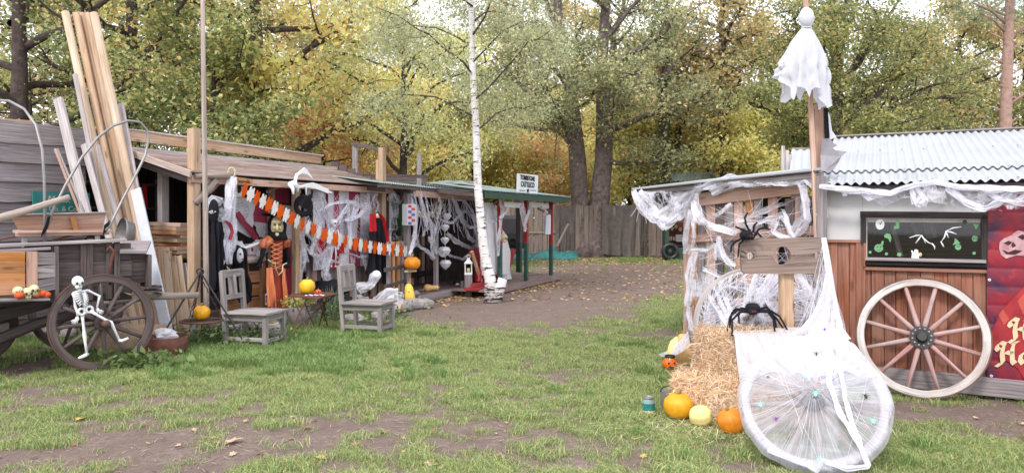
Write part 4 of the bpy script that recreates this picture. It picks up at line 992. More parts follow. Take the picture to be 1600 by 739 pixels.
lean("white_board", "smooth pale blue grey board leaning beside the tall poles", (212, 296), (266, 540), .14, .03, 'whiteboard', 9.2, 9.8, grp=GP)
short = [((250, 390), (259, 545), .07, 'tan', "leftmost short plank of the stack leaning by the shed post"), ((259, 388), (272, 545), .10, 'tanlight', "second short plank of the leaning stack"), ((270, 400), (286, 545), .09, 'tan', "third and darker short plank of the leaning stack"),
         ((279, 400), (297, 540), .09, 'tanlight', "fourth short plank of the leaning stack"), ((287, 412), (307, 540), .08, 'greylight', "rightmost greyed short plank of the leaning stack"), ((246, 400), (252, 545), .05, 'tan', "narrow short plank at the left back of the leaning stack")]
for i, (tp, bt_, w_, mt_, lb) in enumerate(short): lean("short_plank", lb, tp, bt_, w_, .025, mt_, 9.6+.05*i, 10.0+.05*i, grp="short planks leaning by the shed post")
# ------------------------------------------------------------------ shed one (open fronted board shed)
sh = thing("board_shed", "open fronted timber shed with brown board roof hung with decorations", "shed", FL.at(2, 1, 0))
SE = 4.72      # length along the front
dt_ = 1.2     # canopy depth
for k in range(12):     # roof boards run along the front, lapped
    t = k/12; b0 = -.12+k*(dt_+.12)/12; z0 = 2.24+(b0+.12)*.265
    m = MB(); m.beam(FL.at(-.10-.05*R.random(), b0+.07, z0+.035), FL.at(SE+.02+.05*R.random(), b0+.07, z0+.02), .150, .024, tuple(Vector((0, 0, 1))-NB*(.02+.05*(k % 2)))); m.build("roof_board", M['shingle'], sh)
board("front_beam", M['fadedpink'], sh, FL.at(-.08, -.06, 2.17), FL.at(SE-.02, -.06, 2.16), .06, .10)
board("rake_board", M['shingle'], sh, FL.at(-.14, -.14, 2.23), FL.at(-.14, dt_, 2.60), .03, .09)
for k, s in enumerate((0.02, .9, 1.8, 2.7, 3.6, 4.6)): board("rafter", M['darkwood'], sh, FL.at(s, -.02, 2.14), FL.at(s, dt_, 2.46), .05, .08)
p0 = P(203, 212, 10.55); p1 = P(499, 250, 14.45)
board("ridge_beam", M['fadedpink' if 0 else 'tan'], sh, p0, p1, .07, .155); board("ridge_cap", M['greylight'], sh, P(201, 203, 10.55)-NB*.01, P(501, 243.5, 14.45)-NB*.01, .12, .025)
board("back_purlin", M['greylight'], sh, FL.at(-.05, dt_+.05, 2.60), FL.at(SE, dt_+.05, 2.60), .05, .12)
for k in range(7): m = MB(); m.beam(FL.at(-.1, dt_+.27+k*.27, 2.66), FL.at(SE, dt_+.27+k*.27, 2.66), .28, .02); m.build("flat_roof_board", M['darkwood'], sh)
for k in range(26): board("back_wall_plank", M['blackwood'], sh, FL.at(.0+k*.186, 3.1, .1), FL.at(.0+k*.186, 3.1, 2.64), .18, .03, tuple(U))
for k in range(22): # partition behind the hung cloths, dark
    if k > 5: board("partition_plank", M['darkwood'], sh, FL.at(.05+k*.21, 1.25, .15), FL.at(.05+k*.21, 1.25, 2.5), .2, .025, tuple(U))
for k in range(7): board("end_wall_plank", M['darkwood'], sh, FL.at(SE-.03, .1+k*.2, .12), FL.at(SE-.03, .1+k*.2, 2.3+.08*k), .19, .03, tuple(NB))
m = MB(); m.poly([FL.at(-.05, .08, .10), FL.at(SE, .08, .10), FL.at(SE, 3.1, .10), FL.at(-.05, 3.1, .10)], (0, 0, 1), .06); m.build("floor", M['deck'], sh, recalc=True)
# posts
pa = MB(); q = FL.hit(303, 530); pa.beam(V(q.x, q.y, 0), V(q.x, q.y, 2.86), .13, .13, tuple(U), .012); pa.build("post", M['tan'], sh)
q = FL.at(.75, .1); board("post", M['greylight'], sh, FL.hit(255, 400, 1.0)*1+Vector((0, 0, -1)), FL.hit(255, 255, 1.0), .12, .1, tuple(U))
s468 = FL.ahit(463, .08); board("post", M['tan'], sh, FL.at(s468, .08, 0), FL.at(s468, .08, 2.18), .13, .1, tuple(U), .01)
s408 = FL.ahit(424, .5); board("post", M['tan'], sh, FL.at(s408, .5, .1), FL.at(s408, .5, 2.3), .1, .08, tuple(U), .01)
s598 = FL.ahit(597, 0); board("post", M['tan'], sh, FL.at(s598, 0, 0), FL.at(s598, 0, 2.98), .13, .11, tuple(U), .01)
s585 = FL.ahit(583, .1); board("post", M['fadedpink'], sh, FL.at(s585, .1, 0), FL.at(s585, .1, 2.2), .08, .08, tuple(U), .01)
board("brace", M['tan'], sh, FL.hit(443, 286, .3), FL.hit(412, 320, .45) if 0 else FL.hit(418, 300, .3), .06, .05)
board("brace", M['fadedpink'], sh, FL.hit(345, 282, .1), FL.hit(326, 300, .1), .06, .06)
# log bracket on the first post
lb_ = MB(); lb_.tube([FL.hit(303, 275, -.08), FL.hit(330, 275, -.12), FL.hit(364, 274, -.18)], [.045, .042, .04], 10, jit=.04); lb_.build("log_bracket", M['log'], sh, smooth=True)
lb_ = MB(); lb_.tube([FL.hit(306, 318, -.08), FL.hit(322, 300, -.1), FL.hit(337, 282, -.12)], [.045, .048, .045], 10, jit=.04); lb_.build("log_brace", M['log'], sh, smooth=True)
m = MB(); m.tube([P(316, -40, 9.7), P(318, 120, 9.7), P(321, 330, 9.75), P(322, 450, 9.8), V((323-800)/F*9.8, 9.8, -.05)], [.026, .03, .034, .037, .04], 9, jit=.03)
tag(m.build("flag_pole", M['log'], smooth=True), "thin tall rough pole rising out of the picture in front of the shed", "pole")
# small carved name board
ns = thing("name_board", "small amber wood board with carved letters under the shed eave", "sign", FL.hit(380, 290, -.12)); m = MB(); m.poly([FL.hit(366, 276, -.12), FL.hit(395, 280, -.12), FL.hit(394, 290, -.12), FL.hit(365, 287, -.12)], NB, .02); m.build("board", M['orangewood'], ns, recalc=True)
lettering("Casarella", ns, FL.hit(380, 283.5, -.13), U, .075, plain('brown_ink', (.12, .05, .02)))
# timber stacked inside on the left
for k in range(9):
    t_ = FL.hit(236, 400-k*6.3, 1.0); u_ = FL.hit(292+R.uniform(-8, 4), 400-k*6.0, .3)
    tag(board("stacked_board", M[['orangewood', 'tan', 'fadedpink'][k % 3]], None, t_+Vector((R.uniform(-.06, .06), 0, 0)), u_, .22, .05), "%s board of the pile stacked inside the shed behind the first post" % ["lowest", "second lowest", "third lowest", "fourth lowest", "middle", "fourth highest", "third highest", "second highest", "topmost"][k], "board", "boards stacked inside the shed")
cb = thing("timber_rack", "rough wooden rack carrying the board pile inside the shed", "rack", FL.at(.1, .8, .1))
for b_ in (.35, 1.0):
    for s_ in (-.05, .4): board("leg", M['orangewood'], cb, FL.at(s_, b_, .1), FL.at(s_, b_, 1.1), .08, .08, tuple(U))
board("top_rail", M['orangewood'], cb, FL.at(-.1, .3, 1.12), FL.at(-.1, 1.1, 1.12), .06, .16); board("top_rail", M['orangewood'], cb, FL.at(.4, .3, 1.12), FL.at(.4, 1.1, 1.12), .06, .16)
m = MB(); drape(m, FL.hit(222, 290, 1.6), FL.hit(229, 290, 1.6), FL.hit(230, 325, 1.6), FL.hit(221, 325, 1.6), .02); tag(m.build("red_rag", M['red'], smooth=True), "red rag hanging in the dark back of the shed", "rag")
# shelves in the dark
shf = thing("back_shelf", "dark shelf with odds and ends deep in the left of the shed", "shelf", FL.at(.2, 2.4, .1))
for z in (.9, 1.35, 1.8, 2.2): board("shelf_board", M['darkwood'], shf, FL.at(-.1, 2.7, z), FL.at(1.6, 2.7, z), .4, .03)
for s_ in (-.1, .7, 1.6): board("upright", M['darkwood'], shf, FL.at(s_, 2.6, .1), FL.at(s_, 2.6, 2.3), .06, .06, tuple(U))
# ---- lower front wall of upright planks, counter
lw = thing("plank_breastwork", "low wall of upright rough planks behind the chair and under the gauze", "wall", FL.at(2.9, .35, 0))
k = 0; s_ = FL.ahit(478, .3)
while s_ < FL.ahit(572, .3):
    w_ = R.uniform(.09, .15); board("plank", M[['grey', 'fadedpink', 'darkwood', 'orangewood', 'grey'][k % 5]], lw, FL.at(s_+w_/2, .3+R.uniform(-.02, .02), .15), FL.at(s_+w_/2, .3, 1.02+R.uniform(-.03, .04)), w_-.01, .03, tuple(U)); s_ += w_+R.uniform(0, .07); k += 1
board("top_rail", M['grey'], lw, FL.at(FL.ahit(474, .28), .28, 1.05), FL.at(FL.ahit(576, .28), .28, 1.05), .07, .06)
ct = thing("counter", "rough wooden counter with a round log edge holding white toys", "counter", FL.at(.8, .4, 0))
m = MB(); m.tube([FL.hit(345, 410, .0), FL.hit(380, 407, .0), FL.hit(412, 405, .0)], [.05, .055, .05], 10, jit=.04); m.build("log_edge", M['log'], ct, smooth=True)
for k in range(3): board("top_board", M['fadedpink'], ct, FL.at(FL.ahit(345, .1), .12+k*.15, 1.06), FL.at(FL.ahit(412, .1), .12+k*.15, 1.06), .14, .03)
for k in range(3): board("front_board", M['orangewood'], ct, FL.at(FL.ahit(348, .12), .14, .35+k*.2), FL.at(FL.ahit(410, .12), .14, .35+k*.2), .03, .17)
for px in (350, 384, 410): board("leg", M['orangewood'], ct, FL.at(FL.ahit(px, .1), .1, .1), FL.at(FL.ahit(px, .1), .1, 1.03), .07, .07, tuple(U))
# ------------------------------------------------------------------ decorations hung on shed one
def FH(px, py, b=0): return FL.hit(px, py, b)
# patterned backdrop cloth: patchwork of wine red and lace squares
m, t = newmat('wine_red_print'); N = NT(t)
vr = N.n('ShaderNodeTexVoronoi'); N.l(N.coords('UV', (26, 26, 1)), vr.inputs['Vector']); vr.inputs['Scale'].default_value = 1; vr.inputs['Randomness'].default_value = .15
c = N.mix(N.ramp(vr.outputs['Distance'], [(.32, 1), (.42, 0)]), (.52, .075, .13), (.20, .03, .06)); N.bsdf(c, .9, .1); M['wineprint'] = m
m, t = newmat('lace_print'); N = NT(t)
vr = N.n('ShaderNodeTexVoronoi'); N.l(N.coords('UV', (11, 11, 1)), vr.inputs['Vector']); vr.inputs['Scale'].default_value = 1; vr.inputs['Randomness'].default_value = .0
ring = N.ramp(vr.outputs['Distance'], [(.12, .1), (.16, 1), (.28, 1), (.33, 0)])
c = N.mix(ring, (.66, .62, .66), (.16, .16, .2)); N.bsdf(c, .9, .1); M['lace'] = m
m, t = newmat('doily_print'); N = NT(t)
uvn = N.coords('UV'); sx_ = N.n('ShaderNodeVectorMath'); sx_.operation = 'SUBTRACT'; N.l(uvn, sx_.inputs[0]); sx_.inputs[1].default_value = (.5, .42, 0)
ln = N.n('ShaderNodeVectorMath'); ln.operation = 'LENGTH'; N.l(sx_.outputs[0], ln.inputs[0])
w1 = N.ramp(ln.outputs['Value'], [(.12, 0), (.13, 1), (.30, 1), (.31, 0)]); wv = N.n('ShaderNodeTexVoronoi'); N.l(N.coords('UV', (22, 22, 1)), wv.inputs['Vector']); wv.inputs['Scale'].default_value = 1
c = N.mix(N.math('MULTIPLY', w1, N.ramp(wv.outputs['Distance'], [(.3, 1), (.4, .1)])), (.74, .71, .76), (.30, .30, .36)); N.bsdf(c, .9, .1); M['doily'] = m
qs = thing("patchwork_cloth", "wine red and lace patchwork cloth hung across the back of the shed", "cloth", FL.at(3, 1.0, 1.2))
sA, sB = FL.ahit(468, .45), FL.ahit(592, .45); n_ = 7; z0, z1 = .75, 2.22; rowsn = 5
for i in range(n_):
    for j in range(rowsn):
        a, b_ = sA+(sB-sA)*i/n_, sA+(sB-sA)*(i+1)/n_; za, zb = z0+(z1-z0)*j/rowsn, z0+(z1-z0)*(j+1)/rowsn
        m = MB(); mk = (['wineprint', 'lace', 'wineprint', 'doily'] if (j % 2) else ['lace', 'darkred', 'doily', 'wineprint'])[(i+j) % 4]
        s1 = 1.0
        m.grid(lambda u, v, a=a, b_=b_, za=za, zb=zb: FL.at(a+(b_-a)*u, .16+.03*math.sin((a+(b_-a)*u)*7)+.02*nz(a+(b_-a)*u*1, za+(zb-za)*v, 3), za+(zb-za)*v), 4, 3, 1, 1)
        m.uv = [[(x % 1.0001 if 0 else x, y) for x, y in f] for f in m.uv]
        # keep uv inside one patch
        base = m.uv[0][0][0]; m.uv = [[(x-base, y) for x, y in f] for f in m.uv]
        m.build("patch", M[mk], qs)
tags = [("hanging_panel", [(366, 306), (400, 312), (392, 372), (344, 345)], 'doily', .55, "lace doily panel hanging askew at the left of the witch"), ("hanging_panel", [(398, 315), (424, 320), (423, 352), (392, 348)], 'wineprint', .6, "wine red printed panel behind the tilted doily panel"),
        ("hanging_panel", [(425, 290), (452, 294), (452, 318), (425, 316)], 'wineprint', .7, "wine red printed panel high under the eave above the witch"), ("hanging_panel", [(395, 346), (424, 350), (418, 372), (405, 370)], 'lace', .58, "dark dotted lace panel left beside the witch mask"),
        ("hanging_panel", [(442, 345), (457, 348), (457, 376), (442, 374)], 'lace', .5, "dark dotted lace panel right beside the witch mask"), ("hanging_panel", [(366, 334), (374, 330), (406, 372), (398, 376)], 'wineprint', .5, "narrow wine red strip falling slantwise below the doily panel"),
        ("hanging_panel", [(446, 380), (458, 380), (458, 470), (448, 470)], 'darkred', .5, "plain dark red panel hanging right behind the witch robe"), ("hanging_panel", [(425, 318), (458, 322), (458, 345), (425, 345)], 'doily', .72, "pale lace panel below the high wine red panel")]
for nm, q, mk, b_, lb in tags:
    m = MB(); p_ = [FH(x, y, b_) for x, y in q]; m.grid(lambda u, v: p_[0].lerp(p_[1], u).lerp(p_[3].lerp(p_[2], u), v)+NB*.03*nz(u*4, v*4, q[0][0]), 8, 8, 1, 1)
    bs = m.uv[0][0][0]; m.uv = [[(x-bs, y) for x, y in f] for f in m.uv]
    tag(m.build("printed_cloth", M[mk], smooth=True), lb, "cloth panel", "printed cloth panels in the shed")
# big bright shapes low on the backdrop
for (x0, y0, x1, y1, mk, lb) in [(491, 372, 506, 398, 'red', "bright red cloth square low behind the gauze"), (512, 296, 522, 380, 'white', "long white lace strip beside the toy skeleton"), (541, 312, 560, 372, 'white', "white lace veil hanging right of the toy skeleton"), (525, 378, 538, 396, 'red', "small red cloth piece right of the toy skeleton")]:
    m = MB(); drape(m, FH(x0, y0, .08), FH(x1, y0+2, .08), FH(x1, y1, .06), FH(x0, y1, .06), .02, 3, 8, 8, .1, nrm=tuple(NB)); tag(m.build("cloth_piece", M[mk], smooth=True), lb, "cloth")
# witch
wt = thing("witch_figure", "hanging witch figure in orange and black robe with yellow mask", "witch", FH(432, 482, -.08))
WB = -.10
def W_(px, py, b=0): return FH(px, py, WB+b)
m, t = newmat('shiny_orange_satin'); N = NT(t)
n1 = N.noise(N.coords('Object', (9, 9, 1.5)), 1, 4, .6)
N.bsdf(N.mix(N.ramp(n1, [(.38, 0), (.52, 1)]), (.16, .02, .01), (.72, .20, .07)), .35, .6, n1, .4, .02); M['satin'] = m
m, t = newmat('dark_red_velvet'); N = NT(t)
n1 = N.noise(N.coords('Object', (7, 7, 1.2)), 1, 4, .6)
N.bsdf(N.mix(N.ramp(n1, [(.35, 0), (.6, 1)]), (.16, .02, .015), (.46, .07, .04)), .6, .3, n1, .4, .02); M['velvet'] = m
def robe(name, mat, cx, top, bot, w0, w1, dep=.7, folds=9, amp=.12, b=0, par=None, jag=0):
    m = MB(); pt, pb = W_(cx, top, b), W_(cx, bot, b); d = pt.y; s0 = R.uniform(0, 99)
    def fn(u, v):
        a = u*2*math.pi; c = pt.lerp(pb, v*(1+jag*nz(u*9, s0, 1)) if v > .8 else v); r = (w0+(w1-w0)*v**.7)/2*d/F*(1+amp*(.2+v)*math.sin(a*folds+s0+v)+.1*nz(u*5, v*2, s0)*v)
        return c+U*math.cos(a)*r+NB*math.sin(a)*r*dep
    m.grid(fn, 48, 14); return m.build(name, M[mat], par or wt, smooth=True)
robe("skirt", 'velvet', 434, 418, 483, 24, 37); 
m = MB(); drape(m, W_(416, 419, -.14), W_(426, 417, -.16), W_(432, 481, -.2), W_(418, 480, -.17), .02, 3, 10, 12, .03, nrm=tuple(NB)); m.build("satin_panel", M['satin'], wt, smooth=True)
m = MB(); drape(m, W_(440, 418, -.15), W_(447, 420, -.12), W_(450, 480, -.15), W_(441, 481, -.18), .02, 3, 10, 12, .03, nrm=tuple(NB)); m.build("satin_panel", M['satin'], wt, smooth=True)
robe("bodice", 'velvet', 432, 372, 424, 26, 19, .6, 5, .05)
m = MB()
for k in range(6):
    y = 379+k*7; m.tube([W_(423, y, -.13), W_(432, y+4, -.17), W_(441, y+7, -.13)], .007, 5); m.tube([W_(441, y, -.13), W_(432, y+4, -.18), W_(423, y+7, -.13)], .007, 5)
m.build("lacing", plain('orange_cord', (.75, .30, .12), .5, .4), wt, smooth=True)
m = MB(); m.tube([W_(x, y, -.2) for x, y in ((419, 406), (424, 410), (430, 412), (431, 420), (435, 430), (441, 424), (442, 414), (448, 411))], .010, 6); m.build("gold_rope", M['cream'], wt, smooth=True)
for s_, pts_ in ((-1, [(421, 374), (414, 380), (410, 392)]), (1, [(441, 374), (446, 378), (448, 388)])):
    m = MB(); m.tube([W_(x, y) for x, y in pts_], [.07, .085, .05], 12, jit=.08); m.build("puff_sleeve", M['satin'], wt, smooth=True)
for pts_ in ([(412, 388), (409, 402), (405, 413)], [(448, 386), (450, 400), (449, 413)]):
    m = MB(); m.tube([W_(x, y, -.02) for x, y in pts_], [.045, .035, .04], 8)
    hx, hy = pts_[-1]; m.ball(W_(hx, hy+1, -.03), .04, .025, .04, 8, 6)
    for dx in (-3.2, -1.6, 0, 1.6, 3): m.tube([W_(hx+dx*.5, hy+1, -.04), W_(hx+dx*.9, hy+4, -.06), W_(hx+dx, hy+6+abs(dx)*-.3, -.05)], [.010, .009, .005], 5)
    m.build("gloved_arm", M['black'], wt, smooth=True)
# hood / hair, mask, hat
m = MB(); c = W_(433, 353, .02); m.ball(c, .145, .12, .21, 16, 12, lambda d: 1+.08*nz(d.x*3, d.y*3, d.z*3)); m.tube([W_(433, 362, 0), W_(433, 375, 0)], [.13, .16], 14); m.build("hood", M['black'], wt, smooth=True)
fd = (V(0, 0, 1.5)-V(c.x, c.y, 1.5)); fd.z = 0; fd.normalize(); fx = fd.cross(V(0, 0, 1)); fx.normalize(); BF = Matrix((fx, -fd, V(0, 0, 1))).transposed()
m = MB(); m.m = 0; fc = c+fd*.10
m.ball(fc, .095, .06, .155, 16, 14, lambda d: 1+.12*max(0, -d.z-.5)-.1*math.exp(-((d.z-.15)/.1)**2), basis=BF)
m.tube([fc+fd*.05+V(0, 0, .03), fc+fd*.10+V(0, 0, -.01), fc+fd*.12+V(0, 0, -.05), fc+fd*.085+V(0, 0, -.07)], [.014, .022, .02, .008], 8)
m.tube([fc+fd*.04+V(0, 0, -.11), fc+fd*.075+V(0, 0, -.135), fc+fd*.09+V(0, 0, -.15)], [.03, .026, .01], 8)
for s_ in (-1, 1): m.ball(fc+fd*.055+fx*s_*.04+V(0, 0, -.035), .022, .02, .022, 8, 6); m.tube([fc+fd*.062+fx*s_*.015+V(0, 0, .045), fc+fd*.06+fx*s_*.04+V(0, 0, .058), fc+fd*.04+fx*s_*.065+V(0, 0, .045)], .009, 5)
m.m = 1
for s_ in (-1, 1): m.ball(fc+fd*.056+fx*s_*.036+V(0, 0, .02), .020, .014, .012, 8, 6, basis=BF)
m.ball(fc+fd*.060+V(0, 0, -.092), .032, .016, .011, 10, 6, basis=BF)
m.build("mask", [M['cream'], M['blackshiny']], wt, smooth=True)
m = MB(); hc = W_(434, 337, .04); m.lathe(hc, [(.25, -.01), (.24, .0), (.12, .02), (.10, .05), (.06, .12), (0, .13)], 24, (.08, .12, 1), lambda a, t_: 1+.12*math.sin(a*2+.6)); m.build("hat", M['black'], wt, smooth=True)
# black robes and hats
def hang_robe(name, lab, cat, pl_b, tl, tr, br, bl, mat='black', fold=.05, jag=.25, hanger=True, group=None):
    t = thing(name, lab, cat, FH((bl[0]+br[0])/2, max(bl[1], br[1]), pl_b), group=group)
    for db in (0, .07):
        m = MB(); drape(m, FH(*tl, pl_b+db), FH(*tr, pl_b+db), FH(*br, pl_b+db), FH(*bl, pl_b+db), fold, 7, 32, 16, jag, -.05 if db == 0 else .02, nrm=tuple(NB)); m.build("front_cloth" if db == 0 else "back_cloth", M[mat], t, smooth=True)
    return t
t = hang_robe("black_robe", "black ragged cape hanging beside the tall thin pole", "robe", -.2, (331, 345), (345, 347), (354, 452), (326, 455))
m = MB(); m.ball(FH(334, 330, -.2), .07, .06, .17, 12, 10); m.build("hood", M['black'], t, smooth=True)
t = hang_robe("black_robe", "dark translucent robe with a red and white mask hanging at the counter", "robe", -.1, (367, 385), (383, 388), (389, 470), (361, 462), fold=.06)
m = MB(); m.m = 0; q = FH(374, 399, -.2); m.ball(q, .06, .045, .11, 12, 10); m.m = 1
for s_ in (-1, 1): m.ball(q-NB*.04+U*s_*.022+V(0, 0, .02), .015, .012, .018, 6, 5)
m.m = 2; m.ball(q-NB*.04+V(0, 0, -.05), .03, .012, .008, 8, 5); m.build("mask", [M['white'], M['blackshiny'], M['red']], t, smooth=True)
m = MB(); m.ball(q+NB*.04, .085, .06, .15, 12, 10); m.build("hood", M['black'], t, smooth=True)
t = hang_robe("black_robe", "black ragged robe with red collar hanging at the end of the shed", "robe", -.14, (579, 340), (600, 340), (607, 440), (574, 424), jag=.3)
m = MB(); drape(m, FH(577, 335, -.24), FH(587, 333, -.24), FH(588, 361, -.26), FH(578, 362, -.26), .012, 3, 8, 8, .03, nrm=tuple(NB)); m.build("red_scarf", M['red'], t, smooth=True)
m = MB(); ribbon(m, [FH(592, 334, -.22), FH(600, 345, -.24), FH(605, 370, -.24), FH(607, 395, -.24), FH(604, 404, -.24)], .08, 24, .25); m.build("red_lining", M['red'], t, smooth=True)
m = MB(); m.tube([FH(588, 334, -.22), FH(589, 340, -.22)], [.03, .05], 8); m.build("collar", M['cream'], t, smooth=True)
m = MB(); ribbon(m, [FH(607, 400, -.2), FH(606, 412, -.22), FH(601, 420, -.2)], .05, 12, .2); tag(m.build("cloth_tail", M['white'], smooth=True), "white rag end dangling below the robe with the red collar", "rag")
for lab, px, py, b_, r_, tl in [("black pointed hat hanging under the white antlers", 474, 322, -.15, .17, .8), ("smaller black hat half hidden behind the antler hat", 462, 312, .1, .13, -.5)]:
    t = thing("witch_hat", lab, "hat", FH(px, py, b_)); ax = (tl*.6, -.9, .3); m = MB(); m.lathe(FH(px, py, b_), [(r_, 0), (r_*.98, .012), (r_*.5, .01)], 24, ax, lambda a, q: 1+.1*math.sin(2*a)); m.build("brim", M['black'], t, smooth=True)
    m = MB(); m.lathe(FH(px, py, b_), [(r_*.55, .0), (r_*.35, .1), (r_*.12, .24), (0, .3)], 16, (ax[0]+.2, -.2, .9)); m.build("crown", M['black'], t, smooth=True)
# antlers
at_ = thing("moose_antlers", "bleached moose antlers on a skull mounted on the shed eave", "antlers", FH(462, 300, -.2))
def AN(x, y, b=-.25): return FH(440+x/5.28, 250+y/5.28, b)
m = MB(); m.tube([AN(70, 205), AN(95, 200), AN(125, 225), AN(130, 270)], [.05, .06, .05, .02], 10); m.tube([AN(62, 200, -.3), AN(92, 235, -.35), AN(97, 285, -.38)], [.03, .03, .015], 8); m.build("skull", M['bone'], at_, smooth=True)
m = MB(); m.tube([AN(108, 215), AN(115, 160), AN(125, 125), AN(160, 100)], [.03, .028, .028, .02], 8); m.poly([AN(*p) for p in ((140, 112), (165, 85), (192, 65), (212, 78), (225, 100), (245, 130), (264, 165), (255, 158), (232, 135), (205, 118), (180, 112), (158, 118))], NB, .025); m.build("antler", M['bone'], at_, smooth=False, recalc=True)
m = MB(); m.tube([AN(120, 225), AN(160, 222), AN(190, 215)], [.028, .025, .02], 8); m.tube([AN(200, 225), AN(204, 285)], [.018, .01], 7)
m.poly([AN(*p) for p in ((180, 208), (225, 192), (262, 186), (300, 200), (345, 222), (390, 240), (388, 252), (420, 265), (415, 277), (385, 268), (392, 280), (350, 262), (318, 250), (280, 238), (230, 228), (190, 226))], NB, .025); m.build("antler", M['bone'], at_, recalc=True)
# hung toy skeleton small
ts = thing("small_skeleton", "small white toy skeleton hanging in the middle of the shed behind the paper garland", "skeleton", FH(520, 410, -.02))
q = FH(521, 348, -.02); m = MB(); skull(m, q, .075, -NB); m.build("skull", [M['bone'], M['blackshiny']], ts, smooth=True)
m = MB(); m.tube([FH(521, 355, .0), FH(521, 385, .0)], .016, 6)
for k in range(5): m.tube([FH(514, 362+k*4, -.02), FH(521, 360+k*4, .02), FH(528, 362+k*4, -.02)], .009, 5)
m.build("ribcage", M['bone'], ts, smooth=True)
for s_ in (-1, 1):
    m = MB(); m.tube([FH(521+s_*7, 359, -.02), FH(521+s_*9, 372, -.04), FH(521+s_*7, 386, -.06)], .013, 6); m.ball(FH(521+s_*7, 388, -.06), .025, .015, .03, 7, 5); m.build("arm", M['bone'], ts, smooth=True)
    m = MB(); m.tube([FH(521+s_*3, 385, -.02), FH(521+s_*4, 399, -.06), FH(521+s_*3, 414, -.02)], [.016, .013, .011], 6); m.ball(FH(521+s_*3.5, 416, -.05), .02, .04, .015, 7, 5); m.build("leg", M['bone'], ts, smooth=True)
# paper garland of orange and white figures
M['paperor'] = cloth('orange_paper', (.78, .12, .01), .3, .1); M['paperwh'] = cloth('white_paper', (.85, .82, .80), .3, .05)
pg_ = thing("paper_garland", "garland of orange and white paper figures slung across the shed front", "garland", FH(510, 370, -.35))
gp = [(378, 294), (400, 308), (430, 325), (468, 348), (515, 370), (560, 382), (600, 389), (643, 393)]
gpts = []
for i in range(len(gp)-1):
    for k in range(10): t_ = k/10; gpts.append((gp[i][0]*(1-t_)+gp[i+1][0]*t_, gp[i][1]*(1-t_)+gp[i+1][1]*t_))
gpts.append(gp[-1]); cum = [0]
for i in range(1, len(gpts)): cum.append(cum[-1]+math.hypot(gpts[i][0]-gpts[i-1][0], gpts[i][1]-gpts[i-1][1]))
NG = 33
def gat(s_):
    s_ = max(0, min(cum[-1], s_)); i = 1
    while i < len(cum)-1 and cum[i] < s_: i += 1
    f = (s_-cum[i-1])/(cum[i]-cum[i-1]+1e-9); return (gpts[i-1][0]+(gpts[i][0]-gpts[i-1][0])*f, gpts[i-1][1]+(gpts[i][1]-gpts[i-1][1])*f)
edges = [cum[-1]*(1-(1-k/NG)**1.0*(1+.45*(1-k/NG))/1.45) for k in range(NG+1)]
for k in range(NG):
    a, b_ = gat(edges[k]), gat(edges[k+1]); pa_, pb_ = FH(*a, -.35), FH(*b_, -.35); e = pb_-pa_; L = e.length; ex = e/L; ez = NB.cross(ex); ez = ez if ez.z > 0 else -ez
    out = [(0, .03), (.12, .03), (.2, .12), (.35, .13), (.42, .05), (.46, .10), (.54, .10), (.58, .05), (.65, .13), (.8, .12), (.88, .03), (1, .03), (1, -.04), (.85, -.05), (.78, -.13), (.6, -.14), (.5, -.09), (.4, -.14), (.22, -.13), (.15, -.05), (0, -.04)]
    yaw = R.uniform(-.25, .25)
    m = MB(); m.poly([pa_+ex*(x*L*1.03)+ez*(z*.84)+NB*(yaw*(x-.5)*L+.012*abs(x-.5)) for x, z in out], NB, .004); m.build("paper_figure", M['paperor' if k % 2 == 0 else 'paperwh'], pg_, recalc=True)
# table with pumpkins
tb = thing("folding_table", "rusty folding metal table with crossed legs carrying the yellow pumpkin", "table", G(490, 518))
TD = 10.7
def T_(px, py, d=TD): return P(px, py, d)
c4 = [T_(450, 461, 10.55), T_(496, 466, 10.2), T_(530, 458, 10.9), T_(484, 454, 11.3)]
m = MB(); m.poly(c4, (0, 0, -1), .02); m.build("table_top", M['rust'], tb, recalc=True)
for (a, b_) in [((457, 462, 10.5), (479, 514, 10.4)), ((481, 462, 10.4), (452, 522, 10.3)), ((496, 462, 10.4), (512, 508, 10.9)), ((524, 460, 10.8), (455, 519, 10.35)), ((512, 459, 10.9), (498, 512, 11.1)), ((470, 458, 11.1), (492, 512, 11))]:
    m = MB(); m.tube([T_(*a), T_(*b_)], .011, 6); m.build("leg", M['iron'], tb)
ptop = c4[0].z
q = T_(480, 462, 10.7); pumpkin(V(q.x, q.y, ptop), .115, .225, plain('yellow_pumpkin_skin', (.88, .52, .02), .45, .5, var=.2), "yellow pumpkin standing on the rusty folding table", ribs=10)
q = T_(497, 463, 10.5); t = pumpkin(V(q.x, q.y, ptop), .05, .09, M['minipk'], "small carved orange pumpkin beside the yellow one on the folding table", ribs=8)
m = MB()
for s_ in (-1, 1): m.ball(V(s_*.018, -.048, .055), .010, .006, .012, 6, 5)
m.ball(V(0, -.048, .03), .02, .006, .007, 8, 5); m.build("carved_face", M['blackshiny'], t, local=True)
m = MB()
for k in range(7): m.ball(V(T_(478+k*4.3, 465, 10.4).x, 10.42+.05*(k % 2), ptop+.01), .025, .02, .012, 6, 4)
tag(m.build("paper_scraps", M['white']), "small white scraps around the pumpkins on the table", "scraps", kind='stuff')
M['chairwood'] = wood('chair_wood', (.17, .15, .145), (.35, .315, .305), crack=.5)
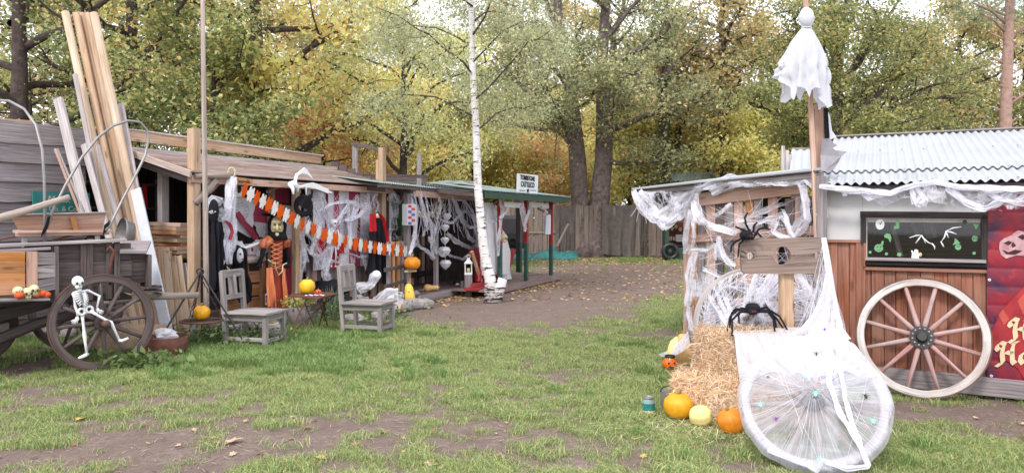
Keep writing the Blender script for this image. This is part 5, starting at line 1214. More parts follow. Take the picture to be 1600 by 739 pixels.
# chairs: two alike, plain weathered wood
def chair(lab, base, u, grp):
    """base = front-left foot on ground; u = direction along the seat front"""
    t = thing("rustic_chair", lab, "chair", base, (0, 0, math.atan2(u[1], u[0])), grp)
    w_, d_, h_, hb = .56, .42, .43, .95
    def bd(n, a, b, ww, hh, up=(0, 0, 1)):
        m = MB(); m.beam(a, b, ww, hh, up, .006); m.build(n, M['chairwood'], t, local=True)
    # seen obliquely: backrest on the left (x=0), seat runs to +x
    for y in (0, d_): bd("back_post", (0, y, 0), (-.02-.05, y, hb), .055, .065, (0, 1, 0))
    for x, y in ((w_, 0), (w_, d_)): bd("leg", (x, y, 0), (x, y, h_-.03), .06, .06, (0, 1, 0))
    bd("leg", (.12, d_/2 if 0 else -.0, 0), (.12, 0, 0.02), .05, .05)
    for k in range(3): bd("seat_slat", (-.02, .02+k*.19, h_), (w_+.05, .02+k*.19, h_), .18, .03)
    for y in (0, d_): bd("seat_rail", (0, y, h_-.06), (w_, y, h_-.06), .035, .08)
    bd("front_rail", (w_, 0, h_-.06), (w_, d_, h_-.06), .035, .08)
    for y in (0, d_): bd("stretcher", (0, y, .10), (w_, y, .10), .03, .05)
    bd("stretcher", (w_, 0, .08), (w_, d_, .08), .03, .05)
    bd("top_rail", (-.07, -.02, hb-.03), (-.07, d_+.02, hb-.03), .04, .10); bd("mid_rail", (-.035, 0, .62), (-.035, d_, .62), .035, .07)
    bd("back_splat", (-.045, d_/2, .64), (-.07, d_/2, hb-.05), .12, .025, (0, 1, 0))
    return t
q = G(437, 546)
chair("weathered chair nearer the wagon, behind the iron tripod", G(354, 541), (.97, -.24), "weathered wooden chairs on the grass")
chair("weathered chair right of the folding table", G(537, 521), (.97, -.24), "weathered wooden chairs on the grass")
# tripod with grate
tp = thing("iron_tripod", "black iron fire tripod with a hanging grate in front of the shed post", "tripod", G(315, 545))
ap = P(313, 432, 9.2)
for f in ((232, 561, 8.6), (386, 538, 9.4), (296, 530, 10.2)):
    m = MB(); e = G(f[0], f[1]); e = V((f[0]-800)/F*f[2], f[2], 0); m.tube([ap+V(0, 0, .06), e], .012, 6); m.build("leg", M['darkiron'], tp)
m = MB()
for k in range(3): m.tube([ap+V(math.cos(a+k*2)*.045, 0, .06+math.sin(a+k*2)*.04) for a in np.linspace(0, 4.5, 8)], .008, 5)
m.build("hook", M['darkiron'], tp)
gc = P(315, 501, 9.3); m = MB()
m.tube([gc+V(math.cos(a)*.25, math.sin(a)*.25, 0) for a in np.linspace(0, 6.2832, 33)], .012, 6, cap=False)
for k in range(-6, 7): x = k*.038; y = math.sqrt(max(0, .0625-x*x)); m.tube([gc+V(x, -y, 0), gc+V(x, y, 0)], .006, 5)
m.build("grate", M['iron'], tp)
for a in (.5, 2.6, 4.6):
    m = MB(); e = gc+V(math.cos(a)*.25, math.sin(a)*.25, 0); n = 16
    for i in range(n): c0, c1 = ap.lerp(e, i/n), ap.lerp(e, (i+.9)/n); m.tube([c0, (c0+c1)/2+V(.006*(-1)**i, 0, 0), c1], .006, 4)
    m.build("chain", M['darkiron'], tp)
pumpkin(gc+V(0, 0, .012), .105, .19, M['yelloworange'], "orange pumpkin resting on the hanging tripod grate", ribs=9)
# planter with yellow green plant
q = G(470, 532); pt_ = thing("potted_plant", "yellow green bushy plant in a pale bucket under the folding table", "plant", V((467-800)/1150*11.2, 11.2, 0))
m = MB(); m.lathe((0, 0, 0), [(0, 0), (.14, 0), (.17, .3), (.155, .3), (.13, .05), (0, .05)], 20); m.build("pot", M['grey'], pt_, local=True, smooth=True)
r = np.random.default_rng(4); n = 500; c = r.normal(size=(n, 3))*np.array([.10, .09, .05])+np.array([0, 0, .38]); lo = leafquads(c, .05, palette(r, n, [(.50, .52, .14), (.38, .44, .10), (.60, .58, .2)], [2, 2, 1], np.arange(n)//20), M['leaf'], "foliage", r, pt_); COL.objects.link(lo); lo['kind'] = 'stuff'
m = MB()
for k in range(9): a = k*.7; m.tube([V(0, 0, .2), V(.12*math.cos(a), .1*math.sin(a), .42)], .006, 4)
m.build("stems", M['stem'], pt_, local=True)
# weeds by the shed front
def weeds(lab, cx, cy, n, h_, pal, sp=.4, lf=.06):
    q = G(cx, cy); r = np.random.default_rng(int(cx)); k = n; c = np.stack([r.normal(0, sp, k), r.normal(0, sp*.3, k), np.abs(r.normal(0, h_, k))], 1)+np.array([q.x, q.y, .02])
    lo = leafquads(c, lf, palette(r, k, pal, [1]*len(pal), np.arange(k)//15), M['leaf'], "weeds", r); COL.objects.link(lo); tag(lo, lab, "weeds", kind='stuff')
WP = [(.12, .20, .05), (.18, .27, .07), (.09, .14, .04)]
weeds("leafy green weeds round the foot of the shed post", 322, 536, 900, .13, WP, .45); weeds("leafy weeds in the stone bed behind the second chair", 560, 500, 700, .14, WP, .5); weeds("dock leaves below the wagon wheel", 215, 575, 250, .08, WP, .25, .11)
weeds("low weeds beneath the first chair", 380, 540, 400, .10, WP, .35)
# squashes, lantern, timber sill
q = P(404, 512, 10.6); sill = thing("sill_step", "grey timber sill running under the shed front", "step", FL.at(1.8, -.2, 0))
board("sill_beam", M['grey'], sill, FL.at(.25, -.16, .06), FL.at(2.5, -.16, .06), .12, .13); board("sill_beam", M['darkwood'], sill, FL.at(2.6, -.1, .06), FL.at(4.6, -.1, .06), .12, .12)
board("plinth_block", M['greylight'], sill, G(386, 536)+V(0, .35, .1), G(425, 532)+V(0, .35, .1), .2, .2)
for px, rr, lb in ((398, .065, "left yellow squash on the block under the first chair"), (410, .08, "right paler yellow squash on the block under the first chair")):
    q = G(px, 534)+V(0, .35, .2); pumpkin((q.x, q.y, q.z), rr, rr*2.3, M['yellowsq' if px < 400 else 'squash'], lb, "squash", "yellow_squash", ribs=6, rib=.04, lie=(1, .2, .1))
def lantern(name, lab, base, sz, mat):
    t = thing(name, lab, "lantern", base); s_ = sz
    m = MB(); m.box((0, 0, .02*s_), .11*s_, .11*s_, .03*s_); m.build("base", M[mat], t, local=True)
    for x in (-1, 1):
        for y in (-1, 1): m = MB(); m.beam((x*.047*s_, y*.047*s_, .03*s_), (x*.047*s_, y*.047*s_, .17*s_), .012*s_, .012*s_); m.build("corner_bar", M[mat], t, local=True)
    m = MB(); m.tube([(0, 0, .03*s_), (0, 0, .1*s_)], .025*s_, 10); m.build("candle", M['cream'], t, local=True, smooth=True)
    m = MB(); m.lathe((0, 0, .165*s_), [(.085*s_, 0), (.085*s_, .012*s_), (.03*s_, .06*s_), (.03*s_, .08*s_), (0, .085*s_)], 4, ph=.785); m.build("roof", M[mat], t, local=True)
    m = MB(); m.tube([(math.cos(a)*.025*s_, 0, .27*s_+math.sin(a)*.025*s_) for a in np.linspace(0, 6.28, 12)], .005*s_, 5); m.build("ring", M[mat], t, local=True)
    return t
M['whitemetal'] = plain('white_painted_metal', (.75, .76, .78), .4, .5, var=.1)
q = FH(421, 470, -.12); lantern("hanging_lantern", "pale glass lantern hanging at the witch's hem", q+V(0, 0, -.06), .9, 'whitemetal')
# toys on the counter
cz = 1.08
for px, dx, nm, lab in [(368, 0, "toy_ghost", "white rag ghost lying at the left of the counter"), (395, 0, "toy_box", "white box with a little pink ghost face on the counter"), (405, 0, "rag_bundle", "crumpled white gauze heap at the right end of the counter")]:
    q = FH(px, 398, .12); t = thing(nm, lab, nm.split('_')[1] if nm != "rag_bundle" else "bundle", V(q.x, q.y, cz))
    if nm == "toy_box":
        m = MB(); m.box((0, 0, .09), .2, .12, .17, .8, .01); m.build("box_body", M['white'], t, local=True); m = MB(); m.ball(V(-.0, -.07, .09), .035, .012, .04, 10, 8); m.build("ghost_face", M['red'], t, local=True, smooth=True)
    else:
        m = MB(); m.ball(V(0, 0, .1), .14, .1, .13, 14, 10, lambda d: 1+.35*nz(d.x*2+px, d.y*2, d.z*2)); m.build("cloth_heap", M['white'], t, local=True, smooth=True)
        m = MB(); ribbon(m, [V(0, -.1, .15), V(.05, -.16, .02), V(.1, -.17, -.15)], .06, 12, .2); m.build("cloth_tail", M['white'], t, local=True, smooth=True)
m = MB(); m.tube([FH(350, 391, .0), FH(380, 388, -.02), FH(416, 376, -.02)], [.02, .02, .035], 8); tag(m.build("bone_stick", M['bone'], smooth=True), "white plastic bone sword lying slanted above the counter", "toy sword")
m = MB(); m.tube([FH(350, 398, -.12), FH(352, 415, -.14), FH(358, 422, -.15)], [.014, .014, .02], 6); tag(m.build("bone_hand", M['cream'], smooth=True), "cream skeleton hand dangling in front of the counter edge", "toy hand")
q = FH(366, 296, .25); t = thing("birdhouse", "small white birdhouse hanging under the eave beside the gauze", "birdhouse", q)
m = MB(); m.box(q, .18, .15, .22, .8, .006); m.build("house_body", M['whitemetal'], t); m = MB(); m.lathe(q+V(0, 0, .11), [(.17, 0), (0, .1)], 4, ph=.0); m.build("roof", M['greylight'], t); m = MB(); m.ball(q-NB*.08, .05, .01, .06, 10, 6); m.build("opening", M['blackshiny'], t)
# ---------------- gauze on shed one
def gz_thing(lab, cat="gauze", name="spider_gauze", loc=(0, 0, 1)): return thing(name, lab, cat, loc)
g = gz_thing("white gauze rope with red splashes hanging from the log bracket", loc=FH(352, 350, -.2))
M['bloodgauze'] = cloth('red_stained_gauze', (.60, .08, .12), .3, .5)
m = MB()
for k in range(6): ribbon(m, [FH(360+k*1.2, 276, -.2), FH(359+R.uniform(-4, 5), 310, -.22), FH(357+R.uniform(-7, 8), 350, -.2), FH(357+R.uniform(-9, 9), 385+R.uniform(-10, 10), -.2), FH(354+R.uniform(-10, 14), 412, -.2)], .11, 30, .4)
o = m.build("gauze_strip", M['webdense'], g, smooth=True); dens(o, .6, 1.0)
m = MB(); ribbon(m, [FH(352, 345, -.27), FH(358, 352, -.27), FH(363, 362, -.27), FH(360, 375, -.27)], .06, 16, .3); m.build("red_splash", M['bloodgauze'], g, smooth=True)
m = MB(); m.tube([FH(362, 270, -.2)+V(math.cos(a)*.05, 0, math.sin(a)*.07) for a in np.linspace(0, 12.5, 26)], .012, 6); m.build("knot", M['cream'], g, smooth=True)
m = MB(); ribbon(m, [FH(324, 330, -.2), FH(336, 318, -.22), FH(347, 326, -.22), FH(358, 335, -.2)], .2, 24, .5); ribbon(m, [FH(340, 315, -.2), FH(345, 330, -.2), FH(352, 348, -.22)], .12, 18, .4); o = m.build("gauze_web", M['webcloth'], g, smooth=True); dens(o, .4, .9)
g = gz_thing("torn white gauze veil draped over the shed interior around the small skeleton", loc=FH(520, 380, 0))
m = MB()
spec = [((480, 292), (478, 330), (470, 370), (478, 410)), ((485, 310), (500, 345), (492, 390), (500, 420)), ((500, 300), (510, 340), (520, 385), (508, 430)), ((470, 340), (472, 380), (474, 400), (470, 440)), ((542, 312), (548, 350), (545, 390)),
        ((548, 318), (535, 335), (520, 360), (512, 395)), ((560, 305), (558, 325), (548, 345)), ((575, 300), (572, 322), (560, 338), (540, 345)), ((590, 298), (585, 315), (577, 330)), ((583, 300), (588, 320), (592, 332)), ((500, 330), (520, 318), (545, 315), (565, 322), (580, 325)),
        ((476, 360), (490, 372), (505, 405), (515, 440)), ((515, 372), (508, 395), (505, 430), (512, 445)), ((490, 398), (510, 405), (530, 410), (537, 400)), ((470, 372), (490, 400), (510, 412)), ((545, 395), (560, 402), (574, 400)), ((550, 400), (553, 420), (550, 432)), ((565, 398), (572, 410), (574, 428)), ((528, 400), (535, 415), (530, 425)), ((474, 398), (476, 425), (479, 445)), ((486, 330), (492, 365), (486, 398))]
for s_ in spec: ribbon(m, [FH(x, y, -.08+R.uniform(-.04, .1)) for x, y in s_], R.uniform(.05, .10), 26, .35)
o = m.build("gauze_strip", M['webcloth'], g, smooth=True); dens(o, .35, .85)
m = MB()
for s_ in spec[:18]:
    for q in range(2): ribbon(m, [FH(x+R.uniform(-5, 5), y, -.02) for x, y in s_], R.uniform(.02, .045), 24, .5)
o = m.build("gauze_strand", M['webdense'], g, smooth=True); dens(o, .6, 1.0)
m = MB()
for k in range(40):
    a = FH(R.uniform(470, 590), R.uniform(295, 330), .05); b_ = FH(R.uniform(470, 590), R.uniform(330, 400), .0); strand(m, a, b_, .06, .003)
m.build("web_threads", M['thread'], g)['kind'] = 'stuff'
m = MB(); gauze(m, [FH(478, 296, .2), FH(500, 298, .2), FH(512, 300, .2)], [.35, .6, .4], .04); gauze(m, [FH(540, 312, .2), FH(565, 312, .2)], [.75, .6], .05); o = m.build("gauze_sheet", M['webthin'], g, smooth=True); dens(o, .5, 1.0)
# stone border with globe lamp, rocks
sb = thing("stone_border", "curved kerb of grey stones edging the bed before the shed", "border", G(620, 492))
for k in range(11):
    t_ = k/10; px = 592+t_*72; py = 501-t_*20-6*math.sin(t_*3.1); q = G(px, py); m = MB(); r_ = .13+.03*(k % 3)
    m.ball(q+V(0, 0, .07), r_, .12, .13, 12, 8, lambda d, k=k: (1+.18*nz(d.x*1.5+k, d.y*1.5, d.z*1.5))*(1 if abs(d.z) < .7 else .85)); m.build("stone", M['stone'], sb, smooth=False)
rk = [(585, 490, .16, "pale rock left of the globe lamp"), (640, 472, .22, "large rock leaning at the porch corner"), (660, 466, .2, "long rock right at the porch corner"), (575, 452, .18, "rock on the ground behind the globe lamp"), (512, 490, .2, "flat stone beneath the folding table"), (528, 480, .18, "grey stone right of the folding table legs"), (485, 478, .2, "stone behind the bucket plant"), (548, 505, .15, "stone beneath the second chair"), (622, 480, .14, "rock behind the small kerb pumpkin")]
for i, (px, py, r_, lab) in enumerate(rk):
    m = MB(); q = G(px, py); m.ball(q+V(0, .15, r_*.35), r_*1.25, r_*.8, r_*.6, 12, 8, lambda d, i=i: 1+.35*nz(d.x*1.3+i*7, d.y*1.3, d.z*1.3)); tag(m.build("rock", M['stone']), lab, "rock", "rocks around the shed bed")
q = G(611, 490); pumpkin(V(q.x, q.y+.1, 0), .16, .17, M['yelloworange'], "orange pumpkin lying behind the stone kerb", ribs=10)
q = G(588, 487); t = thing("globe_lamp", "white globe garden lamp on a thin dark stake", "lamp", q); m = MB(); m.tube([V(0, 0, 0), V(0, 0, .58)], .012, 6); m.build("stake", M['darkiron'], t, local=True)
m = MB(); m.ball(V(0, 0, .64), .085, n=18, m=12); m.build("globe", M['glassy'], t, local=True, smooth=True); m = MB(); m.lathe(V(0, 0, .54), [(.05, 0), (.055, .03), (0, .035)], 12); m.build("collar", M['darkiron'], t, local=True)
g = gz_thing("white gauze rags draped over low stakes in the stone bed", loc=G(612, 480)); m = MB()
for s_ in [((585, 472), (600, 462), (615, 455), (622, 456)), ((618, 455), (608, 468), (606, 480)), ((622, 456), (622, 470), (620, 484)), ((540, 470), (556, 466), (575, 470)), ((530, 482), (546, 488), (560, 492)), ((560, 455), (575, 445), (586, 430))]: ribbon(m, [P(x, y, 12.3) for x, y in s_], R.uniform(.12, .22), 20, .5)
o = m.build("gauze_strip", M['webdense'], g, smooth=True); dens(o, .5, 1.0)
m = MB(); m.ball(P(517, 452, 12.3), .35, .2, .14, 16, 10, lambda d: 1+.5*nz(d.x*2, d.y*2, d.z*3)); m.ball(P(535, 478, 12.2), .3, .15, .18, 12, 8, lambda d: 1+.5*nz(d.x*2+4, d.y*2, d.z*3)); tag(m.build("black_cloth_heap", M['black'], smooth=True), "heap of dark cloth behind the second chair", "cloth heap", kind='stuff')
m = MB()
for k in range(60):
    a = R.uniform(0, 6.28); l = R.uniform(.2, .55); b0 = P(522, 500, 12.0)+V(R.uniform(-.1, .1), R.uniform(-.05, .05), 0); b0.z = 0; m.beam(b0, b0+V(math.cos(a)*.2*l, math.sin(a)*.1, l), .02, .004, w2=.003)
tag(m.build("iris_leaves", plain('grey_green_blade', (.16, .22, .14), .6), smooth=False), "clump of grey green sword leaves between table and second chair", "plant", kind='stuff')
# ------------------------------------------------------------------ porch shed one (corrugated roof, dark) and porch two (cattle company)
def corr(name, mat, parent, p00, p10, p01, p11, pitch=.076, amp=.011, seg=4, jag=0, rows=2, dz=0):
    """corrugated sheet: ribs run from edge p00-p10 to edge p01-p11"""
    m = MB(); L = (Vector(p10)-Vector(p00)).length; n = max(4, int(L/pitch)*seg); nrm = (Vector(p10)-Vector(p00)).cross(Vector(p01)-Vector(p00)).normalized()
    nrm = nrm if nrm.z > 0 else -nrm
    def fn(u, v):
        a = Vector(p00).lerp(Vector(p10), u); b = Vector(p01).lerp(Vector(p11), u); return a.lerp(b, v)+nrm*(amp*math.sin(u*L/pitch*2*math.pi)+dz)
    m.grid(fn, n, rows, L, 1); return m.build(name, mat, parent, smooth=True)
M['greensheet'] = plain('faded_green_sheet', (.30, .36, .34), .5, .4, col2=(.20, .27, .25), scale=3)
M['greenfascia'] = plain('dark_green_paint', (.035, .075, .055), .6, .3)
M['greenpost'] = plain('green_painted_post', (.04, .105, .08), .6, .3); M['redpost'] = plain('red_painted_post', (.34, .03, .035), .6, .3)
F1 = Plane((-1.84, 14.6), (.39, .92)); F2 = Plane((-.21, 16.2), (.39, .92))
p1 = thing("dark_porch_shed", "dark open shed with corrugated roof hung with white webs, left of the birch", "shed", F1.at(.5, 1, 0))
s0, s1 = -1.35, 3.4
e0 = F1.at(s0-.35, -.15, 2.27); e1 = F1.at(s1, -.15, 2.2); b0 = F1.at(s0-.35, 2.4, 2.62); b1 = F1.at(s1, 2.4, 2.5)
corr("roof_sheet", M['greensheet'], p1, e0, e1, b0, b1); board("roof_fascia", M['fadedpink'], p1, F1.at(-.35, -.10, 2.13), F1.at(2.3, -.10, 2.10), .05, .15)
board("eave_lath", M['darkwood'], p1, F1.at(s0-.3, -.12, 2.22), F1.at(s1, -.12, 2.16), .03, .06)
for k in range(5): board("rafter", M['darkwood'], p1, F1.at(s0+k*.9, -.1, 2.15), F1.at(s0+k*.9, 2.35, 2.45), .05, .09)
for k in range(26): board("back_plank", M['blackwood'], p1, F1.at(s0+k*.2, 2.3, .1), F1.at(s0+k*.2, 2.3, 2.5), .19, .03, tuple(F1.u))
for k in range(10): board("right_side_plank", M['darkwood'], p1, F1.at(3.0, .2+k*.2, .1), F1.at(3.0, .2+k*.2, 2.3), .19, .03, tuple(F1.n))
m = MB(); m.poly([F1.at(-1.4, .25, .07), F1.at(3.0, .25, .07), F1.at(3.0, 2.3, .07), F1.at(-1.4, 2.3, .07)], (0, 0, 1), .05); m.build("floor", M['deck'], p1, recalc=True)
board("floor_edge", M['deck'], p1, F1.at(-.25, .0, .085), F1.at(1.75, .0, .085), .34, .13); board("floor_edge_board", M['grey'], p1, F1.at(-.3, -.17, .07), F1.at(1.78, -.17, .07), .03, .13)
for px, w_ in ((636, .11), (681, .09)):
    q = F1.hit(px, 450, .05); board("post", M['grey'], p1, V(q.x, q.y, .05), V(q.x, q.y, 2.15), w_, w_, tuple(F1.u), .01)
# railing left of the first post
for k in range(3): board("rail", M['darkwood'], p1, F1.hit(601, 396+k*26, .05), F1.hit(636, 391+k*23, .05), .04, .07)
for px in (607, 614, 628, 622): q = F1.hit(px, 430, .06); board("rail_post", M[['grey', 'darkwood', 'orangewood', 'grey'][px % 4]], p1, V(q.x, q.y, .05), V(q.x, q.y, 1.2), .08, .05, tuple(F1.u))
m = MB(); drape(m, F1.hit(622, 316, 1.5), F1.hit(632, 316, 1.5), F1.hit(634, 385, 1.5), F1.hit(622, 385, 1.5), .03); tag(m.build("green_curtain", plain('green_cloth', (.10, .26, .10), .9), smooth=True), "green cloth strip hanging in the dark behind the checked panel", "curtain")
m = MB(); drape(m, F1.hit(628, 345, 1.3), F1.hit(636, 345, 1.3), F1.hit(640, 395, 1.3), F1.hit(624, 395, 1.3), .03, jag=.3); o = m.build("gauze_ghost", M['webcloth'], smooth=True); dens(o, .5, 1); tag(o, "dim grey gauze ghost in the dark behind the checked panel", "gauze")
# picket gate between posts
gt = thing("picket_fence", "dark picket fence with pale gaps closing the dark porch", "fence", F1.at(1.2, 1.0, .1))
for k in range(17):
    a = -.2+k*.17; board("picket", M['tan' if k % 3 == 1 else 'darkwood'], gt, F1.at(a, 1.05+.02*(k % 2), .15), F1.at(a, 1.05+.02*(k % 2), 1.25), .12, .025, tuple(F1.u))
for z in (.38, .95): board("rail", M['blackwood'], gt, F1.at(-.3, 1.0, z), F1.at(2.7, 1.0, z), .04, .12)
# checked panel (barber style)
bp_ = thing("checked_panel", "red, white and blue chequered lantern panel on the porch post", "panel", F1.hit(645, 352, -.15))
q0, q1, q2, q3 = [F1.hit(x, y, -.15) for x, y in ((637, 319), (651, 319), (651, 352), (637, 352))]
m = MB(); m.poly([q0, q1, q2, q3], F1.n, .12); m.build("panel_box", M['white'], bp_, recalc=True)
cc = [plain('red_print', (.6, .06, .05), .6), plain('blue_print', (.10, .15, .42), .6)]
for r_i in range(7):
    for c_i in range(2):
        if (r_i+c_i) % 2: continue
        a = q0.lerp(q1, .05+c_i*.38).lerp(q3.lerp(q2, .05+c_i*.38), .04+r_i*.134); b_ = q0.lerp(q1, .40+c_i*.38).lerp(q3.lerp(q2, .40+c_i*.38), .16+r_i*.134)
        m = MB(); m.poly([a, V(b_.x, b_.y, a.z), b_, V(a.x, a.y, b_.z)], -F1.n, .006); m.build("check", cc[(r_i//2) % 2], bp_, recalc=True)
# skull string
ss = thing("skull_string", "string of small cream skulls under the porch roof", "skull string", F1.hit(665, 320, .0))
m = MB(); pts_ = [F1.hit(x, y, 0) for x, y in ((647, 318), (656, 326), (668, 322), (676, 321), (688, 312))]; m.tube(pts_, .006, 4); m.build("cord", M['cream'], ss)
for px, py in ((653, 333), (666, 336), (674, 334), (685, 326)):
    m = MB(); skull(m, F1.hit(px, py, -.02), .068, -F1.n); m.build("skull", [M['cream'], M['blackshiny']], ss, smooth=True)
# gauze lampion chains
lc = thing("paper_lampions", "vertical chain of white gauzy lampions hanging under the porch roof", "lampions", F1.hit(696, 412, -.1))
m = MB(); m.tube([F1.hit(696, 300, -.1), F1.hit(696, 420, -.1)], .005, 4); m.build("cord", M['cream'], lc)
for px, py, r_ in ((698, 338, .11), (695, 355, .10), (695, 375, .10), (694, 392, .14), (696, 412, .13)):
    m = MB(); c = F1.hit(px, py, -.1); m.lathe(c, [(.0, r_*.62), (r_*.7, r_*.55), (r_, r_*.1), (r_*.7, -r_*.4), (.1*r_, -r_*.95)], 7, ph=px); m.build("lampion", M['white'], lc)
g = gz_thing("white torn gauze webs looped across the dark porch", loc=F1.hit(700, 350, 0)); m = MB()
loops = [((645, 300), (652, 330), (648, 370), (640, 400)), ((655, 296), (660, 330), (668, 360)), ((648, 350), (655, 385), (668, 395), (680, 405)), ((664, 300), (672, 340), (678, 380), (684, 398)), ((672, 372), (683, 390), (690, 400)), ((655, 298), (664, 345), (660, 370)), ((680, 296), (690, 322), (682, 345)),
         ((700, 300), (712, 320), (722, 345), (738, 356), (750, 350)), ((690, 345), (706, 350), (715, 338), (725, 330), (740, 338)), ((700, 365), (715, 378), (735, 388), (748, 382)), ((690, 390), (708, 402), (725, 406), (740, 392), (750, 380)), ((705, 310), (722, 312), (735, 330), (742, 345)),
         ((725, 345), (735, 370), (748, 380)), ((660, 300), (675, 305), (692, 298)), ((646, 310), (650, 350), (645, 385), (640, 395)), ((670, 345), (678, 355), (676, 385), (678, 400)), ((700, 298), (702, 330), (698, 345)), ((740, 330), (745, 360), (744, 395))]
for l in loops:
    for q in range(2): ribbon(m, [F1.hit(x+R.uniform(-3, 3), y+R.uniform(-3, 3), -.12) for x, y in l], R.uniform(.03, .08), 26, .5)
o = m.build("gauze_strip", M['webdense'], g, smooth=True); dens(o, .45, 1.0)
m = MB()
for k in range(40): a = F1.hit(R.uniform(645, 740), R.uniform(298, 330), -.1); strand(m, a, a+F1.u*R.uniform(-.5, .7)+V(0, 0, -R.uniform(.2, .9)), .08, .005)
m.build("web_threads", M['thread'], g)['kind'] = 'stuff'
# left dark bay web
m = MB(); ribbon(m, [F1.hit(612, 300, .3), F1.hit(618, 330, .3), F1.hit(612, 360, .3), F1.hit(616, 375, .3)], .2, 20, .5); ribbon(m, [F1.hit(608, 305, .3), F1.hit(622, 312, .3), F1.hit(628, 300, .3)], .2, 16, .5); o = m.build("gauze_wisp", M['webthin'], smooth=True); dens(o, .5, 1); tag(o, "thin gauze wisps in the dark bay beside the tall post", "gauze")
# orange paper lantern, squash, gourd, candle stand
q = F1.hit(644, 411, -.2); pumpkin(q+V(0, 0, -.13), .16, .26, M['orange'], "orange pumpkin lantern hanging at the porch post below the garland end", "pumpkin lantern", "pumpkin_lantern", ribs=9)
t = thing("plank_stand", "thin upright amber stand with a small shelf under the orange pumpkin lantern", "stand", F1.hit(641, 462, -.1)); board("upright", M['orangewood'], t, F1.hit(641, 462, -.1), F1.hit(641, 424, -.1), .03, .03); board("shelf", M['cream'], t, F1.hit(636, 424, -.1), F1.hit(647, 423, -.1), .12, .03)
q = F1.hit(642, 460, -.28); t = thing("yellow_marrow", "long yellow marrow leaning upright against the porch post", "marrow", V(q.x, q.y, .0)); m = MB(); m.lathe((0, 0, 0), [(0, 0), (.06, .01), (.10, .08), (.095, .22), (.075, .36), (.04, .41), (0, .42)], 20, (-.14, .15, 1)); m.build("flesh", M['yellowsq'], t, local=True, smooth=True); m = MB(); m.tube([V(-.055, .06, .41), V(-.06, .065, .45)], .015, 6); m.build("stem", M['stem'], t, local=True)
q = F1.hit(669, 458, -.02); t = thing("butternut_squash", "pale orange butternut squash lying on the dark porch edge", "squash", V(q.x, q.y, .15)); m = MB(); m.lathe((-.1, 0, .075), [(0, 0), (.07, .03), (.08, .09), (.05, .17), (.045, .26), (.05, .30), (0, .31)], 18, (1, .2, .02)); m.build("flesh", M['butternut'], t, local=True, smooth=True); m = MB(); m.tube([V(.2, .05, .08), V(.23, .06, .1)], .012, 6); m.build("stem", M['stem'], t, local=True)
# wooden block and white lantern
q = G(732, 461); t = thing("wood_block_post", "short squared wooden block carrying the white lantern", "post", q); m = MB(); m.beam((0, 0, 0), (0, 0, .43), .16, .16, (0, 1, 0), .01); m.build("post_block", M['grey'], t, local=True)
m = MB(); m.beam((-.13, .02, 0), (-.13, .02, .3), .07, .1, (0, 1, 0), .01); m.build("side_block", M['darkwood'], t, local=True)
lantern("white_lantern", "white metal lantern standing on the short wooden block beside the birch", q+V(0, 0, .43), 1.45, 'whitemetal')
q = F1.hit(715, 445, .2); t = thing("lamp_box", "small dark lamp box low beside the wooden block", "lamp", q-V(0, 0, .12)); m = MB(); m.box((0, 0, .12), .16, .14, .22, .4, .01); m.build("body", M['darkiron'], t, local=True); m = MB(); m.ball(V(0, -.09, .12), .05, .015, .05, 10, 6); m.build("glass", M['glassy'], t, local=True)
# second porch: deck, posts, roof, sign
p2 = thing("cattle_company_porch", "porch with green and red posts and corrugated roof bearing the white sign", "porch", F2.at(1.5, 1, 0))
for k in range(11): board("deck_board", M['deck'], p2, F2.at(-1.1, .0+k*.165, .13), F2.at(3.68, .0+k*.165, .13), .157, .035)
board("deck_edge", M['deck'], p2, F2.at(-1.1, -.09, .085), F2.at(3.7, -.09, .085), .035, .13); board("deck_end", M['deck'], p2, F2.at(3.7, -.08, .085), F2.at(3.7, 1.75, .085), .035, .13)
corr("roof_sheet", M['greensheet'], p2, F2.at(-1.70, -.38, 2.17), F2.at(1.6, -.38, 2.17), F2.at(-1.70, .85, 2.33), F2.at(1.6, .85, 2.33), dz=.02); corr("roof_sheet", M['greensheet'], p2, F2.at(1.6, -.38, 2.17), F2.at(3.62, -.38, 2.17), F2.at(1.6, 2.3, 2.53), F2.at(3.62, 2.3, 2.53), dz=.02); board("roof_fascia", M['greenfascia'], p2, F2.at(-1.68, -.34, 2.10), F2.at(3.55, -.34, 2.10), .04, .14); board("end_fascia", M['greenfascia'], p2, F2.at(3.55, -.34, 2.11), F2.at(3.55, 2.2, 2.46), .04, .12)
for a in np.linspace(-1.6, 3.4, 7): board("rafter", M['darkwood'], p2, F2.at(a, -.3, 2.08), F2.at(a, .8 if a < 1.7 else 2.2, 2.2 if a < 1.7 else 2.42), .05, .08)
for px, b_, zb in ((781, 0, .13), (822, 0, .14), (861, .05, .14), (811, 1.25, .14)):
    q = F2.hit(px, 430, b_); w_ = .095 if b_ < 1 else .14
    zs = 1.05 if b_ == 0 else .95
    m = MB(); m.beam(V(q.x, q.y, zb), V(q.x, q.y, zs), w_, w_, tuple(F2.u), .012); m.build("post_lower", M['greenpost'] if b_ < 1 else M['greenfascia'], p2); m = MB(); m.beam(V(q.x, q.y, zs), V(q.x, q.y, 2.12), w_, w_, tuple(F2.u), .012); m.build("post_upper", M['redpost'] if b_ < 1 else M['darkwood'], p2)
q0 = F2.hit(787, 285, 0); 
for x0, x1 in ((787, 818), (826, 857)): board("white_beam", M['whitemetal'], p2, F2.hit(x0, 319, 0), F2.hit(x1, 321.5, 0), .03, .12)
for k in range(0): board("back_plank", M['darkwood'], p2, F2.at(-1.7+k*.165, 1.95, .1), F2.at(-1.7+k*.165, 1.95, 2.35), .155, .03, tuple(F2.u)) if k < 9 else None
sgn = thing("company_sign", "white board reading TOMBSTONE CATTLE CO on the porch roof", "sign", F2.hit(825, 305, -.2))
